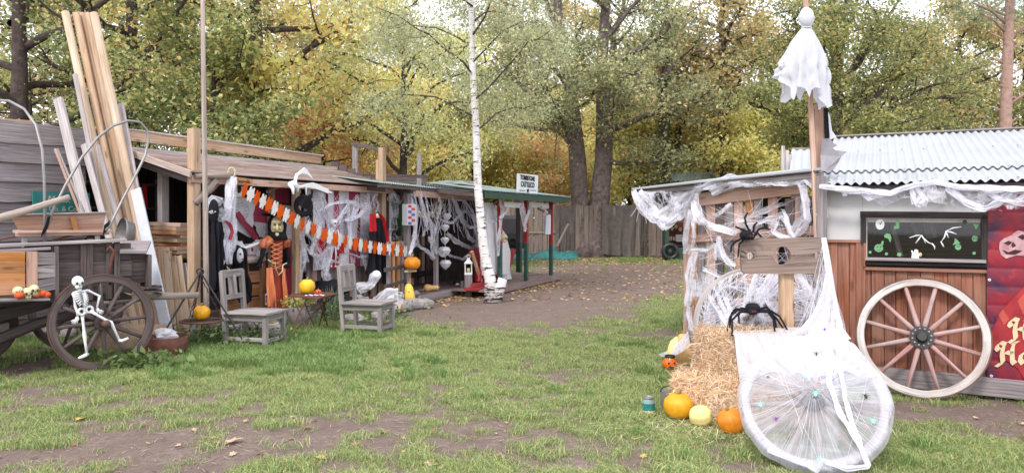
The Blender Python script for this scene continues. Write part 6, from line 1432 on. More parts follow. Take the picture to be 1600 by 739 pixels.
m = MB(); cs = [F2.hit(x, y, -.2) for x, y in ((809.5, 271), (841, 274), (840, 306), (808.5, 306))]; m.poly(cs, F2.n, .03); m.build("board", M['whitemetal'], sgn, recalc=True)
ink = plain('black_sign_paint', (.02, .02, .02), .6)
def SP(px, py): return F2.hit(px, py, -.21)
lettering("TOMBSTONE", sgn, SP(825, 278.8), F2.u, .15, ink, sx=1.02, off=.004); lettering("CATTLECO", sgn, SP(825, 289), F2.u, .17, ink, sx=.98, off=.004)
for a, b_ in ((812, 821), (829, 838)): board("rule", ink, sgn, SP(a, 297.5), SP(b_, 297.8), .004, .015)
m = MB(); c = SP(825, 297.5); m.box(c, .10, .006, .05, math.atan2(F2.u.y, F2.u.x)); m.box(c+F2.u*.06+V(0, 0, .02), .03, .006, .03, math.atan2(F2.u.y, F2.u.x))
for dx in (-.04, -.025, .03, .043): m.beam(c+F2.u*dx, c+F2.u*dx-V(0, 0, .055), .010, .006)
m.build("bull_mark", ink, sgn)['kind'] = 'stuff'
# roofs behind, pergola posts
gb = thing("grey_gable_roof", "low grey gabled roof rising behind the porch roofs", "roof", F1.at(2.2, 3, 2.3)); corr("roof_sheet", M['greensheet'], gb, P(655, 288, 18), P(765, 300, 19), P(700, 282, 19.5), P(722, 283, 20)); corr("roof_sheet", M['steel'], gb, P(723, 284, 20), P(772, 300, 19), P(727, 282, 21), P(742, 284, 21))
board("roof_beam", M['darkwood'], gb, P(655, 292, 18.1), P(765, 303, 19.1), .1, .2); 
pgo = thing("pergola_frame", "grey timber pergola frame standing behind the sheds", "frame", P(575, 300, 16) - V(0, 0, 2.2))
board("post", M['grey'], pgo, P(555, 300, 15.2), P(555, 226, 15.2), .10, .10); board("post", M['grey'], pgo, P(655, 300, 17), P(655, 240, 17), .10, .10); board("top_rail", M['darkwood'], pgo, P(551, 225, 15.2), P(606, 235, 14.6), .08, .07)
for k in range(3): board("rail", M['darkwood'], pgo, P(560, 274+k*5, 16+k), P(668, 276+k*5, 16.5+k), .08, .07)
board("post", M['tan'], pgo, P(590, 290, 14.6), P(590, 250, 14.6), .06, .08)
# white tarp and red cart
rc = thing("red_cart", "red sided cart with crossed braces on the porch behind the birch", "cart", F2.at(-1.6, .6, .1))
q = F2.at(-1.9, .35, 0); 
for k in range(3): board("side_board", M['redpost'], rc, F2.hit(742, 391+k*9, .5), F2.hit(790, 389+k*9, .5), .03, .115)
m = MB(); m.poly([F2.hit(736, 392, .45), F2.hit(806, 389, .55), F2.hit(806, 394, .55), F2.hit(736, 397, .45)], F2.n, .05); m.build("rim", M['redpost'], rc, recalc=True)
board("brace", M['orangewood'], rc, F2.hit(737, 393, .3), F2.hit(752, 440, .3), .05, .08); board("brace", M['redpost'], rc, F2.hit(748, 440, .28), F2.hit(757, 395, .28), .05, .06); board("foot_rail", M['redpost'], rc, F2.hit(738, 446, .25), F2.hit(762, 443, .25), .08, .08); board("seat_step", M['redpost'], rc, F2.hit(735, 452, .2), F2.hit(770, 447, .3), .3, .05)
m = MB(); drape(m, F2.hit(783, 394, .4), F2.hit(806, 392, .4), F2.hit(797, 420, .35), F2.hit(784, 418, .35), .03, 3, 10, 8, .1); m.build("pink_gauze", M['bloodgauze'], rc, smooth=True)
m = MB(); drape(m, F2.hit(786, 400, .5), F2.hit(742, 396, .5), F2.hit(742, 440, .5), F2.hit(786, 435, .5), .03, 3, 10, 8); m.build("red_cloth", M['red'], rc, smooth=True)
wt_ = thing("white_tarpaulin", "tall white tarpaulin tied like a ghost between birch and red post", "tarpaulin", F2.at(-.9, .6, .1))
def TP(px, py, b=.12): return F2.hit(px, py, b)
m = MB(); L_ = [(752, 316), (750, 335), (752, 345), (750, 370), (750, 400), (752, 430)]; R_ = [(770, 317), (778, 335), (774, 345), (790, 365), (798, 395), (796, 428)]
def fn(u, v):
    t_ = v*5; k = min(4, int(t_)); f = t_-k; l = [L_[k][i]*(1-f)+L_[k+1][i]*f for i in (0, 1)]; r_ = [R_[k][i]*(1-f)+R_[k+1][i]*f for i in (0, 1)]
    return TP(l[0]*(1-u)+r_[0]*u, l[1]*(1-u)+r_[1]*u, .22-.20*math.sin(u*3.14)*(.4+.6*v)+.06*math.sin(u*11+v*2)*v)
m.grid(fn, 20, 24); m.build("sheet", cloth('bright_white_sheet', (.88, .88, .91), .4, var=.06), wt_, smooth=True)
m = MB(); ribbon(m, [TP(748, 344, .12), TP(762, 347, .08), TP(776, 343, .12), TP(790, 332, .05)], .09, 20, .4); o = m.build("tie_gauze", M['webdense'], wt_, smooth=True); dens(o, .7, 1)
m = MB(); drape(m, TP(784, 425, .4), TP(797, 424, .4), TP(800, 436, .3), TP(782, 436, .3), .03); m.build("sheet_tail", M['white'], wt_, smooth=True)
m = MB(); skull(m, F2.hit(786, 371, -.1), .10, -F2.n); tag(m.build("skull_mask", [M['cream'], M['blackshiny'] if 0 else M['rust']], smooth=True), "small face mask on the white tarpaulin beside the red post", "mask")
q = F2.hit(763, 388, .45); pumpkin(q+V(0, 0, -.12), .1, .15, M['butternut'], "pale orange pumpkin resting on the red cart rim behind the birch", ribs=8)
# gauze on posts, white dress
g = gz_thing("white gauze strips tied round the red posts of the porch", loc=F2.hit(822, 350, -.1)); m = MB()
for l in [((815, 320), (814, 335), (819, 352), (823, 358)), ((830, 320), (825, 336), (821, 350), (820, 362)), ((818, 322), (821, 340), (818, 355)), ((781, 300), (784, 330), (781, 360), (778, 400)), ((795, 325), (788, 335), (780, 340)), ((844, 322), (852, 330), (860, 335))]: ribbon(m, [F2.hit(x, y, -.12) for x, y in l], .07, 18, .4)
o = m.build("gauze_strip", M['webdense'], g, smooth=True); o['kind'] = 'stuff'; dens(o, .6, 1)
wd_ = thing("white_dress", "small white ragged dress with dark skull head hanging on the last porch post", "dress", F2.hit(855, 366, -.12))
m = MB(); pt_0, pt_1 = F2.hit(855.5, 336, -.12), F2.hit(855, 366, -.12)
m.grid(lambda u, v: pt_0.lerp(pt_1, v)+F2.u*math.cos(u*6.283)*(.10+.04*v+.015*math.sin(u*40)*v)*(1.0)+F2.n*math.sin(u*6.283)*(.07+.01*math.sin(u*40)), 40, 8); m.build("dress", M['white'], wd_, smooth=True)
m = MB(); skull(m, F2.hit(857, 330, -.12), .07, -F2.n); m.build("head", [M['darkwood'], M['blackshiny']], wd_, smooth=True)
m = MB(); m.tube([F2.hit(841, 326, -.12), F2.hit(850, 330, -.12)], .03, 7); m.build("arm", M['darkwood'], wd_)
# ------------------------------------------------------------------ far fence, tarps, cart
FD = 30.6
ff = thing("board_fence", "long weathered board fence closing the yard behind the oak", "fence", V(3, FD, 0))
x = -5.6; k = 0
while x < 13.5 and k < 295:
    w_ = R.uniform(.15, .19); jig = R.uniform(-.02, .02); zt_ = 2.17+R.uniform(-.04, .04)-(.02*(x-4))*(x < 4 and 0)
    board("fence_board", M['fence'], ff, V(x, FD+.03*(k % 2), .04+R.uniform(0, .04)), V(x+jig, FD+.03*(k % 2), zt_), w_, .022, (1, 0, 0), 0); x += w_+.018; k += 1
for z in (.9, 1.75): board("rail", M['darkwood'], ff, V(-5.6, FD+.07, z), V(13.5, FD+.07, z), .05, .1)
for xx in np.arange(-5.5, 13.6, 2.4): board("post", M['fence'], ff, V(xx, FD+.14, 0), V(xx, FD+.14, 2.1), .12, .12)
board("strap_rail", M['fence'], ff, V(.6, FD-.03, 1.03), V(2.6, FD-.03, 1.03), .03, .06)
M['greytarp'] = cloth('grey_mesh_tarp', (.17, .145, .135), .1, .35); M['bluetarp'] = plain('teal_tarp', (.04, .20, .19), .5, .4, col2=(.02, .10, .11), scale=4, bump=.4)
for x0, x1, lb, nu in ((941, 994, "wide grey mesh tarpaulin hung over the fence right of the oak", 1), (1000, 1012, "narrow grey mesh tarpaulin strip at the right end of the wide one", 2), (868, 896, "grey mesh tarpaulin draped on the fence left of the oak", 3)):
    m = MB(); drape(m, P(x0, 321, FD-.15), P(x1, 321, FD-.12), P(x1-4 if nu < 3 else x1, 400, FD-.3), P(x0, 398, FD-.25), .07, 6, 26, 14, .03, -.1); tag(m.build("mesh_tarpaulin", M['greytarp'], smooth=True), lb, "tarpaulin")
m = MB(); m.grid(lambda u, v: P(815+85*u, 398-16*math.sin(v*3.14)*(.6+.5*nz(u*5, v*2, 0))*(1 if u < .95 else .4), 29.4-.8*(v-.5))+V(0, 0, .1*nz(u*12, v*5, 3)) if 0 else V(-.3+2.9*u, 28.9+.9*v, max(.02, .42*math.sin(v*3.14)*(.7+.7*nz(u*4, v*2, 0))+.12*nz(u*11, v*6, 3))), 50, 14)
tag(m.build("teal_tarpaulin", M['bluetarp'], smooth=True), "crumpled teal tarpaulin heap along the foot of the fence", "tarpaulin")
m = MB(); m.tube([P(870, 386, 29.6), P(888, 350, 30)], .05, 6); tag(m.build("leaning_pole", M['fence']), "grey pole leaning against the fence left of the oak", "pole")
dc = thing("dark_trailer", "dark covered trailer with wheel standing beyond the porch posts", "trailer", P(797, 400, 26)-V(0, 0, .1)); c = P(797, 370, 26)
m = MB(); m.box(V(c.x, 26, 1.15), .9, .9, 1.15, .1, .12); m.build("body", M['darkiron'], dc); m = MB(); m.lathe(V(c.x+.1, 25.5, .75), [(.18, 0), (.36, 0), (.36, .2), (.18, .2)], 22, (0, -1, 0)); m.build("wheel", M['blackshiny'], dc)
# shed opening under the lean-to, seen far behind
bk = thing("small_bar_booth", "little dark open booth with red back wall and shelves beyond the fence end", "booth", P(1058, 402, 29)*1-V(0, 0, .1)); BD = 28.8
def B_(px, py, d=BD): return P(px, py, d)
board("side_wall", M['greenfascia'], bk, B_(1040, 406), B_(1040, 344), .15, .6); board("side_wall", M['greenfascia'], bk, B_(1075, 406), B_(1075, 344), .15, .6); board("lintel", M['greysheet' if 0 else 'fence'], bk, B_(1036, 345), B_(1080, 345), .6, .12); board("counter_front", M['greenfascia'], bk, B_(1041, 396), B_(1075, 396), .5, .45)
m = MB(); m.poly([B_(1040, 400, 29.6), B_(1078, 400, 29.6), B_(1078, 344, 29.6), B_(1040, 344, 29.6)], (0, 1, 0), .03); m.build("back_wall", plain('dark_red_paint', (.12, .03, .03), .8), bk, recalc=True)
for y in (376, 384): board("shelf", M['darkwood'], bk, B_(1042, y, 29.4), B_(1073, y, 29.4), .2, .04)
m = MB(); q = B_(1061, 372, 29.2); m.box(q, .24, .04, .28); m.build("notice", M['white'], bk)
for i, px in enumerate((1046, 1049, 1053, 1056)): m = MB(); m.tube([B_(px, 375.5, 29.3), B_(px, 370-(i % 2), 29.3)], .03, 6); m.build("bottle", M['cream'], bk)
for px, py in ((1050, 357), (1056, 354), (1063, 358)): m = MB(); m.ball(B_(px, py, 29.0), .07, .07, .09, 8, 6); m.build("bulb", M['cream'], bk)
tag(board("roof_slab", M['darkwood'], None, B_(1034, 340), B_(1085, 340), .9, .08), "dark roof slab of the booth beyond the fence", "roof")
t = thing("spare_wheel", "black tyred wheel standing in the grass before the little booth", "tyre", G(1047, 407)); m = MB()
for s_ in (0,): m.grid(lambda u, v: V(math.cos(u*6.283)*(.26+.09*math.cos(v*6.283)), .09*math.sin(v*6.283), .35+math.sin(u*6.283)*(.26+.09*math.cos(v*6.283))), 28, 10)
m.build("tread", M['blackshiny'], t, local=True, smooth=True); m = MB(); m.ball(V(0, 0, .35), .1, .05, .1, 10, 6); m.build("rim", M['darkiron'], t, local=True)
gr_ = thing("green_corrugated_roof", "green corrugated roof seen far beyond the lean-to", "roof", P(1085, 285, 33)); corr("roof_sheet", M['greensheet'], gr_, P(1044, 283, 33), P(1190, 283, 33), P(1048, 269, 34.5), P(1190, 269, 34.5), .2, .035); board("eave_board", M['darkwood'], gr_, P(1044, 286, 33.1), P(1190, 286, 33.1), .05, .1)
for px in (1052, 1110, 1160): board("post", M['darkwood'], gr_, P(px, 286, 33.5), P(px, 390, 33.5), .12, .12)
# ------------------------------------------------------------------ right shed: siding, window, white corrugated roof
RF = Plane((3.9, 7.0), (2, -1)); RU = RF.u; RN = RF.n
def RH(px, py, b=0): return RF.hit(px, py, b)
rs = thing("wood_sided_shed", "red brown board sided shed with white corrugated roof at the right", "shed", RF.at(0, 1.2, 0))
aL = RF.ahit(1291); aW0 = RF.ahit(1351); aW1 = RF.ahit(1541); aR = 3.2
a = aL; k = 0
while a < aR:
    w_ = R.uniform(.085, .115); top = 1.41 if a+w_ <= aW0 or a > aW1 else 1.165
    if a > aW1: top = 1.9
    board("siding_board", M['siding'], rs, RF.at(a+w_/2, .012*(k % 2), .17), RF.at(a+w_/2, .012*(k % 2), top), w_-.003, .022, tuple(RU), .004); a += w_; k += 1
board("corner_board", M['siding'], rs, RF.at(aL-.03, -.02, .1), RF.at(aL-.03, -.02, 1.9), .07, .05, tuple(RU)); board("batten", M['siding'], rs, RF.at(aW0-.035, -.022, .2), RF.at(aW0-.035, -.022, 1.41), .085, .025, tuple(RU))
board("rail_trim", M['siding'], rs, RF.at(aL, -.025, 1.415), RF.at(aW0-.01, -.025, 1.415), .03, .025); board("rail_trim", M['siding'], rs, RF.at(aW0, -.03, 1.155), RF.at(aW1, -.03, 1.155), .03, .035)
board("sill_beam", M['grey'], rs, RF.at(aL-.1, -.03, .13), RF.at(aR, -.03, .07), .07, .17)
M['render'] = plain('off_white_panel', (.58, .57, .58), .8, .2, var=.08, scale=2)
for a0_, a1_, z0_, z1_ in ((aL-.02, aW0-.02, 1.43, 1.93), (aW0-.018, aW1+.02, 1.70, 1.93)):
    m = MB(); m.poly([RF.at(a0_, -.005, z0_), RF.at(a1_, -.005, z0_), RF.at(a1_, -.005, z1_), RF.at(a0_, -.005, z1_)], RN, .02); m.build("white_panel", M['render'], rs, recalc=True)
for a_, z_ in [(aL+.04, 1.30), (aL+.15, 1.33), (aL+.1, .9), (.9, 1.0), (.5, .7), (aW0-.05, 1.33)]:
    pass
m = MB(); m.poly([RF.at(aL, 2.9, .1), RF.at(aR, 2.9, .1), RF.at(aR, 2.9, 2.2), RF.at(aL, 2.9, 2.2)], RN, .03); m.build("back_wall", M['darkwood'], rs, recalc=True)
m = MB(); m.poly([RF.at(aL-.04, .05, .1), RF.at(aL-.04, 2.9, .1), RF.at(aL-.04, 2.9, 2.3), RF.at(aL-.04, 2.6, 2.6), RF.at(aL-.04, .05, 1.93)], RU, .03); m.build("side_wall", M['darkwood'], rs, recalc=True)
m = MB(); m.poly([RF.at(aL, .03, .1), RF.at(aR, .03, .1), RF.at(aR, 2.88, .1), RF.at(aL, 2.88, .1)], (0, 0, 1), .03); m.build("floor", M['darkwood'], rs, recalc=True)
M['whitesheet'] = plain('white_painted_sheet_metal', (.40, .41, .435), .6, .3, col2=(.34, .35, .37), scale=1.6, bump=.05)
ra = aL-.06
zr = 2.70
w0 = 2.18
def roofpt(a, f, dz=0):   # f 0 eave .. 1 ridge
    return RF.at(a, -.22+(2.6+.22)*f, 1.975+(zr-1.975)*f+dz)
nsh = 5; wsh = (aR+.2-ra)/nsh
for i in range(nsh):
    a0_ = ra+i*wsh; a1_ = a0_+wsh+.05
    corr("roof_sheet", M['whitesheet'], rs, roofpt(a0_, .19, .004*(i % 2)+.012), roofpt(a1_, .19, .004*(i % 2)+.012), roofpt(a0_, 1, .004*(i % 2)), roofpt(a1_, 1, .004*(i % 2)), .078, .015, 6, rows=3)
    corr("roof_sheet", M['whitesheet'], rs, roofpt(a0_, 0, .004*(i % 2)), roofpt(a1_, 0, .004*(i % 2)), roofpt(a0_, .24, .004*(i % 2)-.006), roofpt(a1_, .24, .004*(i % 2)-.006), .078, .015, 6)
corr("roof_sheet", M['whitesheet'], rs, roofpt(ra, 1), roofpt(aR+.2, 1), RF.at(ra, 3.1, 2.45), RF.at(aR+.2, 3.1, 2.45), .072, .012)
board("ridge_cap", M['steel'], rs, roofpt(ra-.02, 1, .02), roofpt(aR+.2, 1, .02), .10, .02); board("eave_batten", M['darkwood'], rs, RF.at(aL, -.14, 1.94), RF.at(aR, -.14, 1.94), .04, .04)
for k in range(9): board("rafter_end", M['darkwood'], rs, RF.at(aL+.1+k*.45, -.17, 1.93), RF.at(aL+.1+k*.45, .3, 2.03), .05, .05)
m = MB()
for i in range(16):
    for f in (.03, .21, .6): m.lathe(roofpt(ra+.1+i*.22, f, .012), [(.012, 0), (.01, .006), (0, .008)], 6)
m.build("roof_screws", M['steel'], rs)['kind'] = 'stuff'
# window
wn = MB()
def bar(x0, y0, x1, y1, w_, mat, nm="frame_bar", b=-.04, dp=.05):
    return board(nm, mat, wdw, RH(x0, y0, b), RH(x1, y1, b), dp, w_) if abs(x1-x0) > abs(y1-y0) else board(nm, mat, wdw, RH(x0, y0, b), RH(x1, y1, b), w_, dp, tuple(RU))
wdw = bpy.data.objects.new("window", None); COL.objects.link(wdw); wdw.parent = rs; wdw.location = (0, 0, 0)
fr = M['blackwood']
bar(1344, 335, 1543, 337, .062, fr); bar(1349, 336, 1349, 379, .05, fr); bar(1538, 336, 1538, 412, .05, fr); bar(1351, 377, 1351, 416, .02, M['siding'], "side_trim", -.035)
bar(1352, 341, 1537, 342.5, .012, M['greylight'], "inner_bar", -.03); bar(1354, 341, 1354, 404, .012, M['greylight'], "inner_bar", -.03); bar(1534, 342, 1534, 407, .012, M['greylight'], "inner_bar", -.03)
bar(1352, 404.5, 1540, 408.5, .03, M['grey'], "sill", -.06, .09); bar(1352, 411, 1542, 415, .03, M['blackwood'], "sill", -.04, .06)
m = MB(); m.poly([RH(1355, 342, -.012), RH(1534, 343, -.012), RH(1534, 348, -.012), RH(1355, 347, -.012)], RN, .01); m.build("curtain_strip", plain('cream_strip', (.42, .38, .33), .8), wdw, recalc=True)
mg, t = newmat('window_glass'); N = NT(t); gl = N.n('ShaderNodeBsdfGlossy'); gl.inputs['Roughness'].default_value = .03; tp = N.n('ShaderNodeBsdfTransparent'); mxs = N.n('ShaderNodeMixShader'); mxs.inputs[0].default_value = .035
N.l(tp.outputs[0], mxs.inputs[1]); N.l(gl.outputs[0], mxs.inputs[2]); o = N.n('ShaderNodeOutputMaterial'); N.l(mxs.outputs[0], o.inputs[0]); M['glass'] = mg
m = MB(); m.poly([RH(1354, 342, -.022), RH(1535, 342.5, -.022), RH(1535, 407, -.022), RH(1354, 404, -.022)], RN, .004); m.build("pane", M['glass'], wdw, recalc=True)
for q in [((1392, 346), (1408, 402), .6, .05), ((1425, 346), (1436, 372), .8, .04), ((1450, 346), (1456, 372), .9, .1)]: board("inner_beam", M['grey'], rs, RH(*q[0], q[2]), RH(*q[1], q[2]), q[3], .04, tuple(RU))
for z, b in ((1.2, 1.2), (1.5, 1.6)): board("inner_shelf", M['darkwood'], rs, RF.at(-.2, b, z), RF.at(1.8, b, z), .3, .03)
M['decalgreen'] = plain('green_sticker', (.15, .34, .17), .5, .3, var=.15); M['decaldark'] = plain('green_black_line', (.02, .06, .02), .6)
def decal(lab, pts, mat, cat="sticker", b=-.032, extra=()):
    t = thing("window_sticker", lab, cat, RH(pts[0][0], pts[0][1], b), group="stickers on the shed window"); m = MB(); m.poly([RH(x, y, b) for x, y in pts], -RN, .0015); m.build("print", mat, t, recalc=True)
    for e in extra: m = MB(); m.poly([RH(x, y, b-.002) for x, y in e], -RN, .001); m.build("mark", M['decaldark'], t, recalc=True)
def circ(cx, cy, rx, ry=None, n=16, wob=0): ry = ry or rx; return [(cx+rx*math.cos(a)*(1+wob*math.sin(5*a)), cy+ry*math.sin(a)*(1+wob*math.sin(5*a))) for a in np.linspace(0, 2*math.pi, n, endpoint=False)]
decal("round white moon sticker at the upper left of the window", circ(1375, 350.5, 7, 8.3), M['bone'], extra=[[(1371, 347), (1375, 349), (1379, 345), (1376, 351)]])
decal("green dripping boot sticker at the top of the window", [(1399, 345), (1405, 345), (1405, 357), (1397, 358), (1396, 354), (1400, 352)], M['decalgreen'])
decal("green bat sticker below the moon sticker", [(1381, 368), (1386, 364), (1391, 366), (1393, 372), (1391, 379), (1388, 373), (1382, 371)], M['decalgreen'])
decal("big round green pumpkin sticker at the lower left of the window", circ(1373, 387.5, 7, 6.3, wob=.03)+[], M['decalgreen'], extra=[circ(1371, 386, .9, 1, 6), circ(1376, 386, .9, 1, 6), [(1370, 390), (1373, 392), (1377, 389.5), (1373, 391)]])
decal("green leafy stem sticker above the big pumpkin sticker", [(1376, 382), (1378, 376), (1381, 377), (1380, 383)], M['decalgreen'])
for px, py, r_, lb in ((1359.5, 394, 2.6, "tiny green dot sticker in the lower left window corner"), (1385, 396.5, 2.6, "tiny green blob sticker between pumpkin and cat stickers"), (1405, 397.5, 3.6, "green cat shaped sticker low left of the white ghost"), (1522, 395.5, 2.8, "green leaf sticker in the lower right window corner")): decal(lb, circ(px, py, r_, r_*.9, 9, .15), M['decalgreen'])
decal("white ghost with arms up at the bottom of the window", [(1424, 403), (1425, 396), (1423.5, 391), (1426, 391.5), (1428, 395), (1429, 390), (1432, 389.5), (1434.5, 391), (1435, 396), (1438, 394), (1439, 396), (1435.5, 400), (1436, 403.5)], M['bone'], extra=[circ(1430.5, 393, .6, .8, 6), circ(1433, 393, .6, .8, 6)])
decal("small orange treat held by the white ghost sticker", circ(1438, 397.5, 2.6, 3.4, 8), M['butternut'])
decal("green triangle sticker at the top right of the window", [(1520, 350), (1529.5, 350.5), (1525, 359)], M['decalgreen'])
decal("green skull face sticker at the right of the window", circ(1523, 372.5, 4.6, 5), M['decalgreen'], extra=[circ(1521, 373, .9, 1.1, 6), circ(1525, 373, .9, 1.1, 6)])
decal("green pumpkin wearing a witch hat at the right half of the window", circ(1497, 386, 5, 4.6), M['decalgreen'], extra=[circ(1495.5, 385, .8, .9, 6), circ(1498.8, 385, .8, .9, 6)])
decal("green witch hat sticker above the right pumpkin sticker", [(1488, 383), (1491, 379), (1492, 372), (1497, 376), (1498, 378), (1501, 380)], M['decalgreen'])
decal("dark round sticker in the top right of the window", circ(1507.5, 347, 3.6, 3.6, 10), M['darkiron'])
bw = thing("bat_skeleton", "white bat wing bones hung behind the window pane", "bones", RH(1450, 380, -.036))
for pts_ in [((1421, 371.5), (1432, 368), (1440, 367.5)), ((1431, 380), (1436, 373), (1440, 367.5)), ((1440, 367.5), (1444, 374), (1446, 380)), ((1441, 370), (1449, 378), (1457, 382)), ((1456, 380), (1460, 385), (1460.5, 390)), ((1502, 354.5), (1490, 356), (1478, 361)), ((1478, 361), (1487, 363), (1494.5, 366)), ((1478, 361), (1480, 367), (1482, 372)), ((1478, 361), (1476, 370), (1471, 377)), ((1470, 377), (1473, 383), (1475, 386))]:
    m = MB(); m.tube([RH(x, y, -.04) for x, y in pts_], [.005, .007, .003], 5); m.build("bone", M['bone'], bw, smooth=True)
# banner
m, t = newmat('red_printed_banner'); N = NT(t)
oc = N.coords('Object'); n1 = N.noise(N.coords('Object', (2.2, 2.2, 3.0)), 1, 5, .6, .6); n2 = N.noise(oc, 9, 4, .6)
c = N.mix(N.ramp(n1, [(.35, 0), (.62, 1)]), (.035, .018, .05), (.30, .012, .02)); c = N.mix(N.ramp(n2, [(.55, 0), (.8, 1)]), c, (.42, .03, .04)); N.bsdf(c, .45, .4); M['banner'] = m
bn = thing("halloween_banner", "dark red printed vinyl banner with gothic lettering and a a pale face", "banner", RH(1570, 597, -.05))
a0_, a1_ = RF.ahit(1541), RF.ahit(1541)+1.0; zt_, zb_ = 1.86, .185
def bnp(u, v, off=0):
    z = zt_+(zb_-zt_)*v; f = .007*abs(math.sin(v*10*math.pi))**.5
    return RF.at(a0_+(a1_-a0_)*u, -.05-f-off-.004*math.sin(u*9+v*3), z)
m = MB(); m.grid(lambda u, v: bnp(u, v), 24, 120, 1, 1.7); m.build("vinyl", M['banner'], bn, smooth=True)
def flat(nm, mat, pts_, off=.004):   # flat print: polygon fan following the vinyl, given in pixels
    m = MB(); P_ = [RH(x, y, -.064-off) for x, y in pts_]; m.poly(P_, RN, .0015); m.build(nm, mat, bn, recalc=True)
rp1 = plain('bright_red_print', (.38, .025, .03), .5, .4, col2=(.22, .012, .02), scale=7); rp2 = plain('light_red_print', (.48, .08, .06), .5, .4, scale=7)
flat("red_shape", rp1, [(1543, 535), (1562, 488), (1600, 448), (1640, 440), (1660, 600), (1640, 612), (1610, 606), (1590, 575), (1568, 560)], .0); flat("light_shape", rp2, [(1590, 470), (1606, 452), (1620, 470), (1612, 500), (1598, 490)], .003)
flat("light_shape", rp2, [(1560, 492), (1567, 483), (1577, 498), (1569, 508)], .003)
pf = plain('pale_face_print', (.52, .34, .36), .5, .4, col2=(.36, .16, .18), scale=14, bump=.02); flat("face", pf, [(1562, 378), (1570, 372), (1580, 368), (1590, 360), (1600, 362), (1612, 372), (1614, 392), (1602, 400), (1588, 399), (1572, 404), (1564, 398), (1561, 388)], .002)
dk = plain('dark_print', (.05, .008, .012), .5, .4)
for q in ([(1568, 380), (1576, 376), (1582, 379), (1576, 383)], [(1590, 370), (1598, 366), (1604, 370), (1598, 375)], [(1566, 390), (1576, 394), (1586, 390), (1598, 392), (1586, 398), (1572, 397)], [(1583, 378), (1588, 384), (1582, 387), (1580, 383)]): flat("face_mark", dk, q, .005)
cl_ = plain('cream_print', (.66, .52, .34), .5, .4, var=.1)
def glyph(strokes, ox, oy, s_, nib=(.10, -.07)):
    m = MB()
    for st in strokes:
        for i in range(len(st)-1):
            (x0, y0), (x1, y1) = st[i], st[i+1]; nx, ny = nib; q = [(x0-nx, y0-ny), (x0+nx, y0+ny), (x1+nx, y1+ny), (x1-nx, y1-ny)]
            P_ = [RH(ox+x*s_, oy+y*s_, -.072) for x, y in q]; k = len(m.v); m.v += P_; m.face((k, k+1, k+2, k+3), [(0, 0)]*4)
    m.build("letter", cl_, bn, solid=.0015)
GH = [[(.0, .12), (.1, .02), (.3, .08), (.22, .25), (.18, .5), (.22, .85), (.1, 1.0), (-.05, .95)], [(.0, .12), (-.05, .25), (.05, .35)], [(.18, .52), (.35, .42), (.62, .5)], [(.85, -.05), (.7, .05), (.62, .25), (.6, .5), (.62, .8), (.72, .92), (.85, .82)], [(.62, .05), (.85, .02)]]
Ga = [[(.35, .45), (.1, .5), (.05, .75), (.18, .92), (.38, .75)], [(.38, .42), (.37, .75), (.48, .93)]]
Gp = [[(.08, .42), (.12, .75), (.1, 1.25)], [(.1, .5), (.35, .42), (.42, .65), (.3, .88), (.12, .82)]]
Gy = [[(.08, .42), (.12, .75), (.32, .85)], [(.42, .42), (.4, .8), (.3, 1.2), (.05, 1.2)]]
Gl = [[(.1, .0), (.14, .5), (.16, .85), (.28, .93)]]; Go = [[(.3, .42), (.06, .6), (.15, .9), (.36, .75), (.3, .42)]]; Gw = [[(.05, .42), (.1, .85), (.3, .88), (.32, .45)], [(.32, .85), (.52, .88), (.55, .42)]]; Ge = [[(.08, .68), (.35, .58), (.28, .42), (.08, .6), (.15, .9), (.36, .82)]]; Gn = [[(.08, .42), (.12, .92)], [(.1, .5), (.32, .44), (.36, .9)]]
for (g_, ox, oy) in [(GH, 1579, 497), (Ga, 1612, 497), (Gp, 1632, 497), (Gp, 1652, 497), (Gy, 1674, 497)]: glyph(g_, ox, oy, 37)
for (g_, ox, oy) in [(GH, 1559, 534), (Ga, 1592, 534), (Gl, 1612, 534), (Gl, 1623, 534), (Go, 1635, 534), (Gw, 1652, 534), (Ge, 1678, 534)]: glyph(g_, ox, oy, 37)
for px, py in ((1549, 587), (1546, 437)): m = MB(); m.lathe(RH(px, py, -.07), [(.006, 0), (.012, 0), (.012, .004), (.006, .004)], 12, tuple(RN)); m.build("grommet", M['bone'], bn)
# big wheel leaning on the shed
whl, hb = wheel("wagon_wheel", "big flaking white wagon wheel with faded red spokes leaning on the board shed", RH(1440, 532, -.20)+V(0, 0, .03), .545, RU, .235, 12, .065, .06, .085, .20, M['whitewash'], M['redspoke'], M['darkiron'], ph=.52, spr=.019, tyre=M['iron'])
m = MB(); m.lathe((0, 0, 0), [(.06, -.045), (.098, -.045), (.098, -.02), (.06, -.02)], 24, (0, 1, 0), lambda a, t_: 1+.09*abs(math.sin(a*6))); m.build("hub_plate", M['darkiron'], whl, local=True)
m = MB()
for k in range(12): a = k*2*math.pi/12+.2; m.lathe((math.cos(a)*.078, -.045, math.sin(a)*.078), [(.009, 0), (.008, .008), (0, .009)], 6, (0, -1, 0))
m.build("bolts", M['steel'], whl, local=True)['kind'] = 'stuff'
